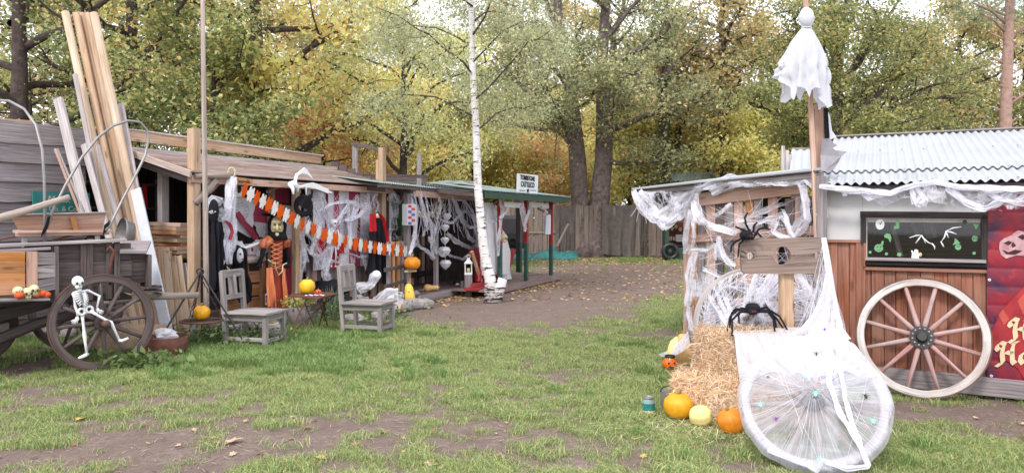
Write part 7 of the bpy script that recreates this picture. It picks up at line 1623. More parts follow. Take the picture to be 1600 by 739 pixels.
# roof gauze along the eave
g = gz_thing("white gauze garland looped along the eave of the white metal roof", loc=RH(1440, 300, -.3)); m = MB()
path = [(1280, 290), (1310, 294), (1350, 298), (1390, 300), (1430, 290), (1460, 284), (1500, 292), (1540, 294), (1580, 294), (1625, 296), (1680, 300)]
for q in range(4): ribbon(m, [RH(x, y+R.uniform(-2, 3), -.26-.02*q) for x, y in path], .05, 110, .5)
for l in [((1340, 298), (1360, 310), (1380, 303)), ((1425, 295), (1428, 312), (1433, 320), (1438, 300)), ((1430, 292), (1445, 315), (1440, 322)), ((1490, 296), (1510, 318), (1535, 326), (1560, 318), (1580, 298)), ((1480, 295), (1505, 312), (1525, 322)), ((1540, 300), (1560, 312), (1590, 320), (1620, 318)), ((1318, 296), (1322, 306))]:
    for q in range(3): ribbon(m, [RH(x+R.uniform(-3, 3), y+R.uniform(-2, 2), -.27) for x, y in l], .045, 30, .5)
o = m.build("gauze_rope", M['webdense'], g, smooth=True); o['kind'] = 'stuff'; dens(o, .5, 1.0, 6)
m = MB(); gauze(m, [RH(x, y, -.25) for x, y in ((1340, 300), (1380, 302), (1430, 292), (1460, 288), (1500, 298), (1560, 300), (1620, 300))], [.03, .10, .10, .14, .2, .16, .12], .03); o = m.build("gauze_sheet", M['webcloth'], g, smooth=True); dens(o, .2, .9, 5)
# white roof bit and grey boards left of the pole
wr = thing("rear_white_roof", "small piece of white sheet roof behind the ghost pole", "roof", P(1255, 270, 9.4)); corr("roof_sheet", M['whitesheet'], wr, P(1233, 277, 8.8), P(1282, 277, 8.8), P(1237, 234, 9.6), P(1284, 234, 9.6), .09, .012); board("ridge_cap", M['steel'], wr, P(1236, 233, 9.62), P(1285, 233, 9.62), .05, .03)
for i, (x0, x1) in enumerate(((1224, 1226), (1230, 1232), (1235, 1241))): board("upright_board", M['greylight'], wr, P(x0, 284, 9.3), P(x0-.5, 228+i*7, 9.3), .045, .02, (1, 0, 0))
# ------------------------------------------------------------------ lean-to with pallet wall
PW = Plane((3.1, 7.5), (-.535, .845)); PU = PW.u
def PH_(px, py, b=0): return PW.hit(px, py, b)
lt = thing("lean_to", "lean-to with low slanting roof and wall of pallet boards", "lean-to", PW.at(.9, .5, 0))
A_, B_2 = P(1283, 265.5, 7.15), P(987, 296.5, 9.6); C_ = V(2.75, 12.2, 2.03); D_ = V(4.0, 9.6, 2.3)
m = MB(); m.poly([A_, B_2, C_, D_], (0, 0, 1), .02); m.build("roof_sheet", M['whitesheet'], lt, recalc=True)
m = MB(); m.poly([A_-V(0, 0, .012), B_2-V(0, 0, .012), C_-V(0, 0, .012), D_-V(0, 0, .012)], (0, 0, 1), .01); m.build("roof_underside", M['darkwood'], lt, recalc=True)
board("eave_board", M['grey'], lt, A_-V(-.03, -.03, .045), B_2-V(-.05, -.05, .045), .03, .05)
board("dark_beam", M['blackwood'], lt, P(1008, 308, 10.6), P(1080, 311, 10.4), .1, .2); board("dark_beam", M['darkwood'], lt, P(1000, 302, 10.6), P(1270, 283, 8.2), .06, .12)
board("top_beam", M['fadedpink'], lt, PH_(1080, 314, -.03), PH_(1254, 291, -.03), .05, .155); board("middle_beam", M['fadedpink'], lt, PH_(1078, 373, -.04), PH_(1275, 360, -.04), .04, .10); board("lower_beam", M['grey'], lt, PH_(1076, 445, -.04), PH_(1290, 460, -.04), .04, .10); board("lower_beam", M['grey'], lt, PH_(1076, 520, -.04), PH_(1290, 560, -.04), .04, .10)
ks = 0; s_ = PW.ahit(1290)
while s_ < PW.ahit(1076):
    w_ = R.uniform(.085, .13); z1 = 1.93-.05*s_ if ks % 4 != 2 else 1.85
    board("pallet_board", M[['fadedpink', 'grey', 'darkwood', 'fadedpink', 'grey', 'orangewood'][ks % 6]], lt, PW.at(s_+w_/2, .0, .05), PW.at(s_+w_/2, .0, z1), w_, .022, tuple(PU)); s_ += w_+R.choice([.012, .02, .035, .05, .09]); ks += 1
for px in (1086, 1246): q = PH_(px, 400, .05); board("post", M['fadedpink'], lt, V(q.x, q.y, 0), V(q.x, q.y, 2.0), .09, .09, tuple(PU))
q = P(1096, 400, 9.2); board("grey_post", M['greylight'], lt, V(q.x, q.y, .3), V(q.x, q.y, 1.45), .045, .045, (1, 0, 0)); q = P(1284, 400, 7.2); board("corner_post", M['grey'], lt, V(q.x, q.y, 0), V(q.x, q.y, 2.05), .07, .07, tuple(PU))
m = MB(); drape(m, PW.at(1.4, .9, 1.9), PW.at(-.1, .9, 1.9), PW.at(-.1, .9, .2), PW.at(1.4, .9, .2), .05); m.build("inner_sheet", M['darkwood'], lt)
# small chequered cloth seen through the boards
# wheel behind, webbed
wheel("spoked_wheel", "grey spoked wheel wrapped in web behind the straw bale", V(2.40, 7.35, .57), .575, (.93, -.3), .10, 12, .06, .05, .07, .18, M['greylight'], M['greylight'], M['grey'], ph=.3, spr=.02)
# ghost pole
gp_ = thing("ghost_pole", "tall leaning pole by the roof corner carrying the hanging ghost", "pole", P(1287, 340, 7.25)-V(0, 0, 1.65))
m = MB(); m.beam(V(gp_.location.x, 7.25, 0), P(1257, -45, 7.25), .05, .05, (1, 0, 0), .008, w2=.04, h2=.04); m.build("shaft", M['fadedpink'], gp_)
board("nailed_plank", M['fadedpink'], gp_, P(1281, 262, 7.35), P(1280, 163, 7.35), .085, .03, (1, 0, 0))
tt = thing("torn_banner", "torn black and grey sheet flapping from the ghost pole above the roof corner", "rag", P(1290, 240, 7.3))
def TC_(x, y, d=7.32): return P(1160+x/2.64, y/2.64, d)
m = MB(); m.poly([TC_(*q) for q in ((337, 445), (352, 445), (360, 570), (340, 572))], (0, 1, 0), .008); m.build("black_strip", M['black'], tt, recalc=True)
m = MB(); m.poly([TC_(*q) for q in ((345, 445), (362, 480), (370, 540), (388, 565), (358, 580), (352, 500))], (0, 1, 0), .006); m.build("pale_strip", M['white'], tt, recalc=True)
M['greyvinyl'] = plain('grey_vinyl', (.33, .31, .35), .6, .3, var=.3, scale=5)
m = MB(); m.poly([TC_(x, y, 7.28+.04*nz(x*.02, y*.02, 0)) for x, y in ((330, 572), (362, 572), (376, 590), (392, 600), (372, 612), (385, 620), (432, 626), (408, 645), (396, 672), (372, 705), (345, 700), (380, 712), (325, 705), (322, 640))], (0, 1, 0), .01); m.build("grey_sheet", M['greyvinyl'], tt, recalc=True)
# ghost
gh = thing("hanging_ghost", "white sheet ghost with round head hanging on the pole above the shed roof", "ghost", P(1260, 90, 7.15))
M['sheer'] = webmat('sheer_white_tulle', .12, .42, fx=30, fy=10, col=(.72, .72, .77), amax=1.0)
GDp = 7.15; sc_ = GDp/F
prof_ = [(13, 8), (16, 3.5), (20, 9.5), (27, 13.2), (34, 11.6), (40, 8.6), (44, 7.2), (52, 13), (66, 21), (84, 28), (100, 33), (116, 35), (130, 36), (146, 38), (162, 40)]
prof_[0] = (11, .5)
def ghp(u, v, rs_=1, seed=0):
    t_ = v*(len(prof_)-1); k = min(len(prof_)-2, int(t_)); f = t_-k; y = prof_[k][0]*(1-f)+prof_[k+1][0]*f; r_ = prof_[k][1]*(1-f)+prof_[k+1][1]*f
    a = u*2*math.pi; body = max(0, min(1, (y-44)/60)); hem = (160-float(np.interp(math.cos(a)+.12*math.sin(seed), [-1, -.75, -.55, -.45, -.35, -.1, .1, .2, .4, .6, .8, 1], [120, 140, 160, 158, 140, 142, 152, 136, 138, 150, 167, 158])))*max(0, (y-100)/60)
    cx = 1260+body*(-3-(y-44)*.02); r_ *= rs_*(1+body*.16*math.sin(a*9+seed+nz(y*.03, math.cos(a), 1)*3)+body*.09*math.sin(a*17+2))
    side = -1 if math.cos(a) < 0 else 1
    return P(cx+math.cos(a)*r_, y-hem+body*8*(.3 if side > 0 else -.3), GDp)+V(0, math.sin(a)*r_*sc_*.45, 0)
m = MB(); m.grid(lambda u, v: ghp(u, v), 72, 56, .8, 1); o = m.build("sheet", M['sheer'], gh, smooth=True); set_attr(o, [1.0 if v.co.z > -.05 else .65+.3*nz(v.co.x*4, 0, v.co.z) for v in o.data.vertices])
m = MB(); m.grid(lambda u, v: ghp(u, v*.86, .78, 2.0), 48, 40, .8, 1); o = m.build("inner_sheet", M['sheer'], gh, smooth=True); set_attr(o, [1.0]*len(o.data.vertices))
m = MB(); m.ball(P(1260, 28, GDp), .072, .06, .10, 14, 10); m.build("stuffing", M['white'], gh, smooth=True)
m = MB(); m.tube([P(1260, 44, GDp)+V(math.cos(a)*.046, math.sin(a)*.03, 0) for a in np.linspace(0, 6.283, 17)], .006, 5, cap=False); m.build("neck_cord", M['white'], gh)
# ------------------------------------------------------------------ straw bales
def bale(lab, x0, x1, y0, y1, z0, z1, seed, n=5200, rot=0.0):
    t = thing("straw_bale", lab, "straw bale", ((x0+x1)/2, (y0+y1)/2, z0), (0, 0, rot)); hx, hy, hz = (x1-x0)/2, (y1-y0)/2, z1-z0
    r = np.random.default_rng(seed); m = MB()
    def sph(u, v): pass
    # rounded box core
    nn = 10; k = 0
    m.ball((0, 0, hz/2), hx*1.02, hy*1.02, hz*.52, 32, 16, lambda d: .98*1/max(abs(d.x), abs(d.y), abs(d.z), .62)*(1+.05*nz(d.x*4+seed, d.y*4, d.z*4))*(.97))
    mm, tt_ = newmat('straw_core') if 'strawcore' not in M else (M['strawcore'], None)
    if tt_ is not None:
        N = NT(tt_); n1 = N.noise(N.coords('Object', (12, 12, 60)), 1, 5, .7); n2 = N.noise(N.coords('Object'), 18, 5, .7)
        c = N.mix(N.ramp(n1, [(.35, 0), (.65, 1)]), (.17, .10, .05), (.42, .28, .15)); c = N.mix(N.ramp(n2, [(.6, 0), (.75, 1)]), c, (.65, .50, .28)); N.bsdf(c, .9, .1, n1, .9, .03); M['strawcore'] = mm
    m.build("core", M['strawcore'], t, local=True, smooth=True)
    # stems lying over the faces
    face = r.integers(0, 6, n); p = r.uniform(-1, 1, (n, 3))*np.array([hx, hy, hz/2])
    nrm = np.zeros((n, 3))
    for i in range(n):
        f = face[i]
        ax, sg = [(1, -1), (1, -1), (0, -1), (2, 1), (0, 1), (1, -1)][f]
        p[i, ax] = sg*(hx, hy, hz/2)[ax]*.985; nrm[i, ax] = sg
    d = unit(r.normal(size=(n, 3))*np.array([1, .7, .75])); d = d-nrm*(d*nrm).sum(1, keepdims=True)*.75; d = unit(d+nrm*r.uniform(-.05, .35, (n, 1))*(r.uniform(size=(n, 1)) < .16))
    L = r.uniform(.03, .12, (n, 1)); side = unit(np.cross(d, nrm+.01)); w_ = r.uniform(.002, .0048, (n, 1)); c = p*np.array([1, 1, 1])+np.array([0, 0, hz/2])+nrm*r.uniform(-.012, .016, (n, 1))
    bend = r.normal(size=(n, 3))*.15*L
    q = np.empty((n, 6, 3)); q[:, 0] = c-d*L; q[:, 1] = c+side*w_; q[:, 2] = c-side*w_; q[:, 3] = c+side*w_; q[:, 4] = c+d*L+bend; q[:, 5] = c-side*w_
    cols = (1.02 if seed == 1 else .88)*np.array([1.08, .97, .92])*palette(r, 2*n, [(.58, .42, .25), (.70, .55, .37), (.40, .27, .15), (.80, .68, .51)], [3, 3, 3, 2], (np.arange(2*n)//2))
    o = tri_soup("straw_stems", q.reshape(-1, 3), cols, M['straw'], t); COL.objects.link(o); o['kind'] = 'stuff'
    for fx in (-.5, .5): m = MB(); m.tube([V(hx*fx, -hy*1.01, .02), V(hx*fx, -hy*1.02, hz*.5), V(hx*fx, -hy*.98, hz), V(hx*fx, hy, hz*1.01)], .003, 4); m.build("twine", M['orange'] if fx < 0 else M['cream'], t, local=True)
    return t
bale("lower straw bale lying on the grass behind the pumpkins", 1.41, 2.50, 5.93, 6.48, 0, .33, 1, 8000, -.33)
bale("upper straw bale on which the big black spider stands", 1.66, 2.62, 6.22, 6.72, .325, .655, 2, 8000, -.30)
# loose straw on the ground
r = np.random.default_rng(17); n = 900; c = np.stack([r.normal(1.75, .45, n), r.normal(5.75, .2, n), r.uniform(.0, .03, n)], 1); d = unit(r.normal(size=(n, 3))*np.array([1, 1, .12])); side = unit(np.cross(d, [0, 0, 1.0])); L = r.uniform(.03, .11, (n, 1)); w_ = .002
q = np.empty((n, 3, 3)); q[:, 0] = c-d*L; q[:, 1] = c+side*w_+d*L; q[:, 2] = c-side*w_+d*L
o = tri_soup("loose_straw", q.reshape(-1, 3), palette(r, n, [(.62, .46, .22), (.74, .60, .34)], [1, 1], np.arange(n)), M['straw']); COL.objects.link(o); tag(o, "loose straw scattered at the foot of the bales", "straw", kind='stuff')
# pumpkins & co
def gp3(px, py): q = G(px, py); return V(q.x, q.y, 0)
q = gp3(1062, 655); pumpkin((q.x, q.y+.05, -.01), .122, .225, M['yelloworange'], "large golden pumpkin at the left foot of the lower bale", ribs=11, rib=.05)
q = gp3(1097, 668); pumpkin((q.x, q.y+.03, .0), .085, .19, M['squash'], "pale cream squash between the two pumpkins at the bale", "squash", "cream_squash", ribs=9, rib=.05, lie=(.8, -.45, .1))
q = gp3(1150, 676); pumpkin((q.x, q.y+.02, -.01), .105, .205, M['orange'], "orange pumpkin tucked beside the webbed wheel", ribs=11, rib=.06, tilt=-.35)
q = gp3(1060, 571); t = thing("spaghetti_squash", "pale yellow squash standing against the pallet wall", "squash", (q.x, q.y+.12, 0)); m = MB(); m.lathe((0, 0, 0), [(0, 0), (.07, .01), (.105, .08), (.11, .16), (.085, .25), (.03, .30), (0, .305)], 22, (.1, .1, 1), lambda a, t_: 1-.03*abs(math.sin(a*4))); m.build("flesh", M['squash'], t, local=True, smooth=True); m = MB(); m.tube([V(.03, .03, .30), V(.02, .03, .35)], .014, 6); m.build("stem", M['stem'], t, local=True)
q = gp3(1074, 573); t = thing("butternut_squash", "tall orange brown butternut leaning right of the pale yellow squash", "squash", (q.x, q.y+.1, 0)); m = MB(); m.lathe((0, 0, 0), [(0, 0), (.07, .01), (.095, .08), (.085, .16), (.062, .24), (.06, .31), (.03, .345), (0, .35)], 22, (-.06, .12, 1)); m.build("flesh", M['butternut'], t, local=True, smooth=True); m = MB(); m.tube([V(-.02, .04, .35), V(-.03, .045, .38)], .013, 6); m.build("stem", M['stem'], t, local=True)
q = gp3(1047, 578); M['orangeglass'] = plain('orange_glass', (.80, .14, .01), .12, .7, var=.3, scale=12, bump=.02)
t = thing("pumpkin_jar", "orange glass pumpkin jar with dark rim near the squashes", "jar", q); m = MB(); m.lathe((0, 0, 0), [(0, 0), (.05, .0), (.085, .05), (.085, .09), (.055, .13), (.05, .145), (.042, .145), (.04, .1), (0, .02)], 24, (0, 0, 1), lambda a, t_: 1-.06*abs(math.sin(a*5))); m.build("glass_body", M['orangeglass'], t, local=True, smooth=True); m = MB(); m.lathe((0, 0, .14), [(.056, 0), (.06, .01), (.056, .022), (.045, .022), (.045, 0)], 20); m.build("rim", M['blackshiny'], t, local=True)
m = MB()
for s_ in (-1, 1): m.ball(V(s_*.03, -.08, .09), .012, .006, .012, 6, 5)
m.ball(V(0, -.085, .05), .03, .006, .009, 8, 5); m.build("face", M['blackshiny'], t, local=True)
q = gp3(1013, 645); t = thing("glass_jar", "teal and grey glass candle jar standing alone in the grass", "jar", q); tg = plain('teal_glass', (.03, .24, .22), .1, .7, var=.4, scale=9, bump=.02)
m = MB(); m.lathe((0, 0, 0), [(0, 0), (.052, 0), (.055, .008), (.055, .03)], 22); m.build("base", M['butternut'] if 0 else M['cream'], t, local=True, smooth=True); m = MB(); m.lathe((0, 0, .03), [(.055, 0), (.056, .01), (.056, .06)], 22); m.build("lower_glass", tg, t, local=True, smooth=True)
m = MB(); m.lathe((0, 0, .09), [(.056, 0), (.054, .012), (.042, .03), (.042, .038)], 22); m.build("shoulder", plain('grey_blue_glass', (.20, .30, .30), .1, .7, var=.2), t, local=True, smooth=True); m = MB(); m.lathe((0, 0, .126), [(.044, 0), (.046, .004), (.046, .016), (.036, .016), (.034, 0)], 22); m.build("neck_rim", M['steel'], t, local=True, smooth=True)
t = thing("dark_lantern_ring", "dark metal lantern half hidden behind the golden pumpkin", "lantern", gp3(1050, 648)+V(0, .18, 0)); m = MB(); m.tube([V(0, 0, 0), V(0, 0, .16)], .055, 14); m.build("body", M['steel'], t, local=True); m = MB(); m.tube([V(math.cos(a)*.06, 0, .15+.05*math.sin(a)) for a in np.linspace(0, 3.14, 9)], .006, 5); m.build("handle", M['darkiron'], t, local=True)
# ------------------------------------------------------------------ pillory
pl = thing("pillory", "wooden pillory with one large and two small holes on a pale post", "pillory", P(1227, 525, 6.45)-V(0, 0, .62))
PD = 6.42
def Q_(px, py, d=None): return P(px, py, (d or PD)+(px-1225)*-.0005)
def half(top):
    yc0, yc1 = 400.5, 399.5; L_ = []
    def arc(cx, cy, rx, ry, sgn): return [(cx-rx*math.cos(a), cy-sgn*ry*math.sin(a)) for a in np.linspace(0, math.pi, 13)]
    sg_ = 1 if top else -1
    L_ += [(1158, yc0)]+arc(1173, 400, 5.8, 5.2, sg_)+arc(1222.5, 399.5, 13.3, 13.8, sg_)+arc(1277, 399, 6, 5.2, sg_)+[(1291, yc1)]
    L_ += [(1288.5, 370.5), (1160, 374.5), (1157.5, 378)] if top else [(1292.5, 427.5), (1164, 427.5), (1159.5, 423)]
    return L_
for tp_ in (True, False):
    m = MB(); dz_ = -.4 if tp_ else .4
    m.poly([Q_(x, y+dz_) for x, y in half(tp_)], (0, 1, 0), .045); m.build("neck_board", wood('pillory_plank', (.17, .12, .10), (.30, .23, .20), crack=.5, vary=.15) if tp_ else M['pilloryw'], pl, recalc=True)
    if tp_: M['pilloryw'] = bpy.data.materials['pillory_plank']
board("post", M['tan'], pl, P(1228, 424, PD+.09)-V(0, 0, .0), P(1229, 425, PD+.09)-V(0, 0, 1.17), .108, .10, (1, 0, 0), .008)
m = MB(); m.tube([Q_(1158, 392, 6.38), Q_(1166, 396, 6.38)], .008, 6); m.tube([Q_(1162, 402, 6.38), Q_(1156, 399, 6.38)], .006, 6); m.build("hasp", M['darkiron'], pl)
# ------------------------------------------------------------------ webbed wheel in front
WC = V(2.07, 5.06, .375); ln_ = math.radians(40); XU = V(.92, -.38, 0).normalized(); nb_ = V(.38, .92, 0).normalized(); ZU = (V(0, 0, 1)*math.cos(ln_)+nb_*math.sin(ln_)).normalized(); NU = XU.cross(ZU); NU = NU if NU.y < 0 else -NU
wheel("spoked_wheel", "large spoked wheel under white web sheet leaning back on the straw bales", tuple(WC), .468, XU, ln_, 12, .055, .055, .072, .30, M['greylight'], M['log'], M['darkwood'], ph=.25, spr=.018, tyre=M['grey'])
M['webhaze'] = webmat('web_haze', .10, 1.05, fx=26, fy=2.0, col=(.78, .78, .86), amax=.96)
sw = thing("web_sheet", "white spider web sheet stretched over the front wheel and the upper bale", "web sheet", tuple(WC)); 
def wp(r_, a, h): return WC+XU*(r_*math.cos(a))+ZU*(r_*math.sin(a))+NU*h
def cover(r_, a):
    # height of the sheet above the wheel plane
    h = .155*math.exp(-((r_/.088)**4))+.12*max(0, 1-r_/.42)**1.6*(1-math.exp(-((r_/.088)**4)))+.04
    h += .006*math.sin(a*12+1)*min(1, r_*4)+.012*nz(math.cos(a)*2, math.sin(a)*2, r_*4)
    return h if r_ < .475 else h-2.2*(r_-.475)
def cfn(u, v):
    a = u*2*math.pi; rmax = .497+.004*math.sin(a*5)+.012*nz(math.cos(a)*3, math.sin(a)*3, 1)
    return wp(v*rmax+.002, a, max(-.03, cover(v*rmax, a)))
m = MB(); m.grid(cfn, 120, 44, 8.0, .5); o = m.build("wheel_cover", M['webhaze'], sw, smooth=True)
def covdens(co):
    q = co+V(0, 0, 0); x = q.dot(XU); z = q.dot(ZU); r_ = math.hypot(x, z); d = .32
    if z > .0: d += 1.7*min(z, .35)+.14
    if x > .08 and x < .16+.0 and z > -.35: d += .25     # thick fold
    d += .35*math.exp(-((r_-.48)/.035)**2)+(-.16)*math.exp(-(r_/.12)**2)
    if z < -.33 : d += .18
    if x < -.1 and z < .15 and z > -.3: d -= .08
    return max(0, min(1.15, d+.16*nz(x*9, z*9, 2)))
set_attr(o, [covdens(v.co) for v in o.data.vertices])
# folded edge rope
m = MB()
for pts_ in ([(.10, .44, .10), (.12, .25, .13), (.10, .08, .15), (.16, -.12, .14), (.27, -.30, .10), (.33, -.42, .03), (.20, -.46, .05), (.06, -.44, .08), (.03, -.50, .03)], [(.03, -.50, .03), (-.03, -.47, .07), (-.15, -.44, .07), (-.28, -.40, .04)], [(.10, .44, .1), (.16, .38, .1), (.17, .2, .11), (.20, .0, .11), (.24, -.2, .1), (.28, -.32, .09)]):
    for q in range(2): ribbon(m, [WC+XU*x+ZU*z+NU*(h+.01) for x, z, h in pts_], .035, 60, .4)
o = m.build("folded_hem", M['webdense'], sw, smooth=True); dens(o, .6, 1.0, 6)
# sheet from bale top to the wheel's upper half
top_pts = [P(1141, 520, 6.3), P(1165, 518, 6.35), P(1200, 516, 6.4), P(1245, 512, 6.4), P(1285, 510, 6.4), P(1322, 532, 6.2), P(1345, 560, 6.0)]
bot_a = [2.98, 2.45, 1.95, 1.6, 1.25, .85, .45]
def sfn(u, v):
    t_ = u*6; k = min(5, int(t_)); f = t_-k; p = top_pts[k].lerp(top_pts[k+1], f); a = bot_a[k]*(1-f)+bot_a[k+1]*f; rb = .485-.38*math.sin(math.pi*min(1, max(0, u*1.0)))**.8; q = wp(rb, a, cover(rb, a)+.012)
    if v < .18:   # lies on the bale first
        return p.lerp(p+V(-.03, -.22, 0), v/.18)+V(0, 0, .01+.01*nz(u*9, v*9, 0))
    s2 = p+V(-.03, -.22, .01); w_ = (v-.18)/.82; return s2.lerp(q, w_)+V(0, 0, -.06*math.sin(w_*math.pi)+.012*nz(u*14, v*3, 1)+.018*math.sin(u*34+v*4)*v)
m = MB(); m.grid(sfn, 90, 24, 3.0, .6); o = m.build("bale_cover", M['webhaze'], sw, smooth=True); set_attr(o, [(1.0-.6*max(0, (j/24-.45)/.55)**1.3+.35*nz(i*.2, j*.15, 3)+.1*(i > 30)) for i in range(91) for j in range(25)])
# tall curtain at the pillory's right end
def cf2(u, v):
    c0 = [(1283, 372, 6.36), (1290, 372, 6.36)]; tb = [(0, 1283, 1291), (.12, 1285, 1295), (.35, 1290, 1301), (.55, 1284, 1306), (.75, 1270, 1312), (.9, 1250, 1318), (1, 1215, 1330)]
    for i in range(len(tb)-1):
        if tb[i][0] <= v <= tb[i+1][0]: f = (v-tb[i][0])/(tb[i+1][0]-tb[i][0]); x0 = tb[i][1]*(1-f)+tb[i+1][1]*f; x1 = tb[i][2]*(1-f)+tb[i+1][2]*f; break
    y = 371+v*158-(20*v**3)*(1-u)*0
    return P(x0*(1-u)+x1*u, y+v*v*12*math.sin(u*3.14), 6.34-.25*v+.03*math.sin(u*14+v*5)*v)
m = MB(); m.grid(cf2, 36, 40, .35, 1.0); o = m.build("web_curtain", M['webdense'], sw, smooth=True); dens(o, .75, 1.1, 5)
m = MB(); m.grid(lambda u, v: P(1240+45*u+v*8, 430+u*-2+v*(20+70*u*u), 6.42+.02*math.sin(u*9)), 16, 14, .3, .5); o = m.build("web_curtain", M['webthin'], sw, smooth=True); dens(o, .6, 1.0, 5)
m = MB()
for k in range(22):
    a = R.uniform(.2, 3.0); b = R.uniform(3.2, 6.2); strand(m, wp(.48, a, .06), wp(R.choice([.48, .07, .3]), b, R.choice([.06, .16])), .0, .0009, 8)
for k in range(30): a = R.uniform(0, 6.28); strand(m, wp(.07, a, .20), wp(.49, a+R.uniform(-.1, .1), .06), .04, .0009, 6)
for k in range(30): strand(m, P(R.uniform(1284, 1292), R.uniform(372, 440), 6.34), P(R.uniform(1230, 1335), R.uniform(515, 560), 6.1), .01, .0015)
m.build("web_threads", M['thread'], sw)['kind'] = 'stuff'
# ------------------------------------------------------------------ webs over the lean-to
g = gz_thing("tangled white webs over the pallet wall and the wheel behind the bales", loc=PH_(1170, 400, -.2)); m = MB()
sp2 = [((990, 300), (1003, 330), (1020, 345), (1045, 345), (1070, 325), (1090, 300), (1110, 285)), ((995, 305), (1015, 335), (1040, 352), (1065, 330), (1085, 305)), ((1000, 300), (1030, 335), (1060, 318), (1095, 292)), ((1090, 296), (1130, 283), (1180, 280), (1230, 283), (1275, 276)), ((1100, 290), (1150, 280), (1200, 284), (1250, 280), (1283, 280)), ((1110, 300), (1160, 286), (1210, 286)),
       ((1275, 278), (1286, 300), (1288, 335), (1284, 345)), ((1262, 280), (1280, 300), (1284, 330), (1278, 345)), ((1088, 300), (1082, 340), (1085, 370), (1074, 395)), ((1078, 330), (1075, 360), (1070, 395)), ((1250, 285), (1262, 315), (1262, 345), (1245, 368)), ((1255, 290), (1258, 330), (1240, 362)),
       ((1085, 315), (1095, 345), (1120, 355), (1150, 365)), ((1100, 345), (1130, 330), (1145, 320)), ((1210, 345), (1205, 360), (1235, 372)), ((1220, 330), (1232, 355), (1240, 372)), ((1080, 392), (1105, 390), (1120, 380), (1118, 405)), ((1122, 370), (1130, 395), (1140, 415)), ((1078, 400), (1072, 430), (1076, 470), (1070, 500)), ((1085, 395), (1078, 440), (1074, 480)),
       ((1120, 368), (1128, 400), (1150, 415)), ((1075, 480), (1080, 510), (1095, 530)), ((1100, 420), (1125, 430), (1160, 425)), ((1245, 430), (1268, 450), (1268, 490), (1250, 515)), ((1250, 425), (1262, 450), (1258, 500)), ((1150, 345), (1165, 340), (1200, 330), (1230, 318)), ((1145, 360), (1190, 350), (1222, 335))]
m_w = m; m_l = MB()
for l in sp2:
    m = m_l if l[0][0] < 1070 else m_w
    wd0 = .065 if l[0][1] < 320 else .05
    for q in range(2): ribbon(m, [PH_(x+R.uniform(-3, 3), y+R.uniform(-3, 3), -.12-.08*q) if x > 1070 else P(x, y+R.uniform(-3, 3), 9.4-(x-990)*.006) for x, y in l], R.uniform(.7, 1.5)*wd0, 40, .5)
o = m_w.build("gauze_rope", M['webdense'], g, smooth=True); o['kind'] = 'stuff'; dens(o, .45, 1.0, 5)
m = m_l; o = m.build("hanging_swag", M['webdense'], g, smooth=True); dens(o, .45, 1.0, 5)
m = MB(); gauze(m, [P(x, y, 9.4-(x-990)*.006) for x, y in ((990, 299), (1010, 300), (1040, 300), (1075, 296), (1095, 290))], [.1, .32, .42, .3, .15], .04); o = m.build("gauze_sheet", M['webcloth'], g, smooth=True); dens(o, .5, 1.0, 4)
m = MB(); gauze(m, [PH_(x, y, -.1) for x, y in ((1250, 284), (1265, 282), (1283, 278))], [.15, .3, .45], .04); gauze(m, [PH_(x, y, -.15) for x, y in ((1120, 350), (1160, 345), (1200, 345), (1225, 335))], [.3, .4, .3, .2], .04)
gauze(m, [PH_(x, y, -.2) for x, y in ((1080, 395), (1110, 392), (1125, 380))], [.5, .5, .2], .04); gauze(m, [V(2.0, 7.1, 1.05), V(2.3, 7.05, 1.15), V(2.7, 7.0, 1.1), V(2.95, 6.95, .9)], [.6, .65, .6, .5], .05); gauze(m, [PH_(1078, 440, -.3), PH_(1100, 430, -.4), V(2.05, 7.15, 1.0)], [.7, .8, .5], .05)
o = m.build("gauze_sheet", M['webthin'], g, smooth=True); dens(o, .3, .85, 4)
m = MB(); C2 = V(2.40, 7.2, .57)
for k in range(110):
    a = R.uniform(0, 3.3); b = a+R.uniform(.4, 2.6); strand(m, C2+V(math.cos(a)*.57*.95, -.17*math.cos(a), math.sin(a)*.57), C2+V(math.cos(b)*.5, -.16*math.cos(b)-.05, math.sin(b)*.5), R.uniform(0, .08), R.uniform(.0015, .004), 6)
for k in range(48):
    a = PH_(R.uniform(1080, 1285), R.uniform(290, 400), -.12); b = PH_(R.uniform(1080, 1285), R.uniform(330, 470), -.25); strand(m, a, b, R.uniform(.02, .12), R.uniform(.0008, .002), 8)
for k in range(24): a = P(R.uniform(1000, 1090), R.uniform(298, 304), 9.2); strand(m, a, a+V(R.uniform(-.2, .3), 0, -R.uniform(.1, .4)), .05, .0025, 5)
m.build("web_threads", M['thread'], g)['kind'] = 'stuff'
m = MB()
for k in range(14):
    a = R.uniform(.3, 2.8); ribbon(m, [C2+V(math.cos(a)*.58, -.1-.17*math.cos(a), math.sin(a)*.58), C2+V(math.cos(a+.4)*.35, -.15, math.sin(a+.4)*.3), C2+V(R.uniform(-.25, .25), -.2, R.uniform(-.1, .25))], .05, 24, .5)
o = m.build("gauze_wisp", M['webdense'], g, smooth=True); dens(o, .4, .95, 6)
m = MB(); q0, q1, q2, q3 = P(1075, 517, 7.9), P(1079, 540, 7.4), G(1030, 556), G(1028, 553); m.grid(lambda u, v: q0.lerp(q1, v).lerp(q3.lerp(q2, v), u)+V(0, 0, -.05*math.sin(u*3.14)), 14, 6, .5, .3); o = m.build("pegged_corner", M['webdense'], g, smooth=True); dens(o, .7, 1)
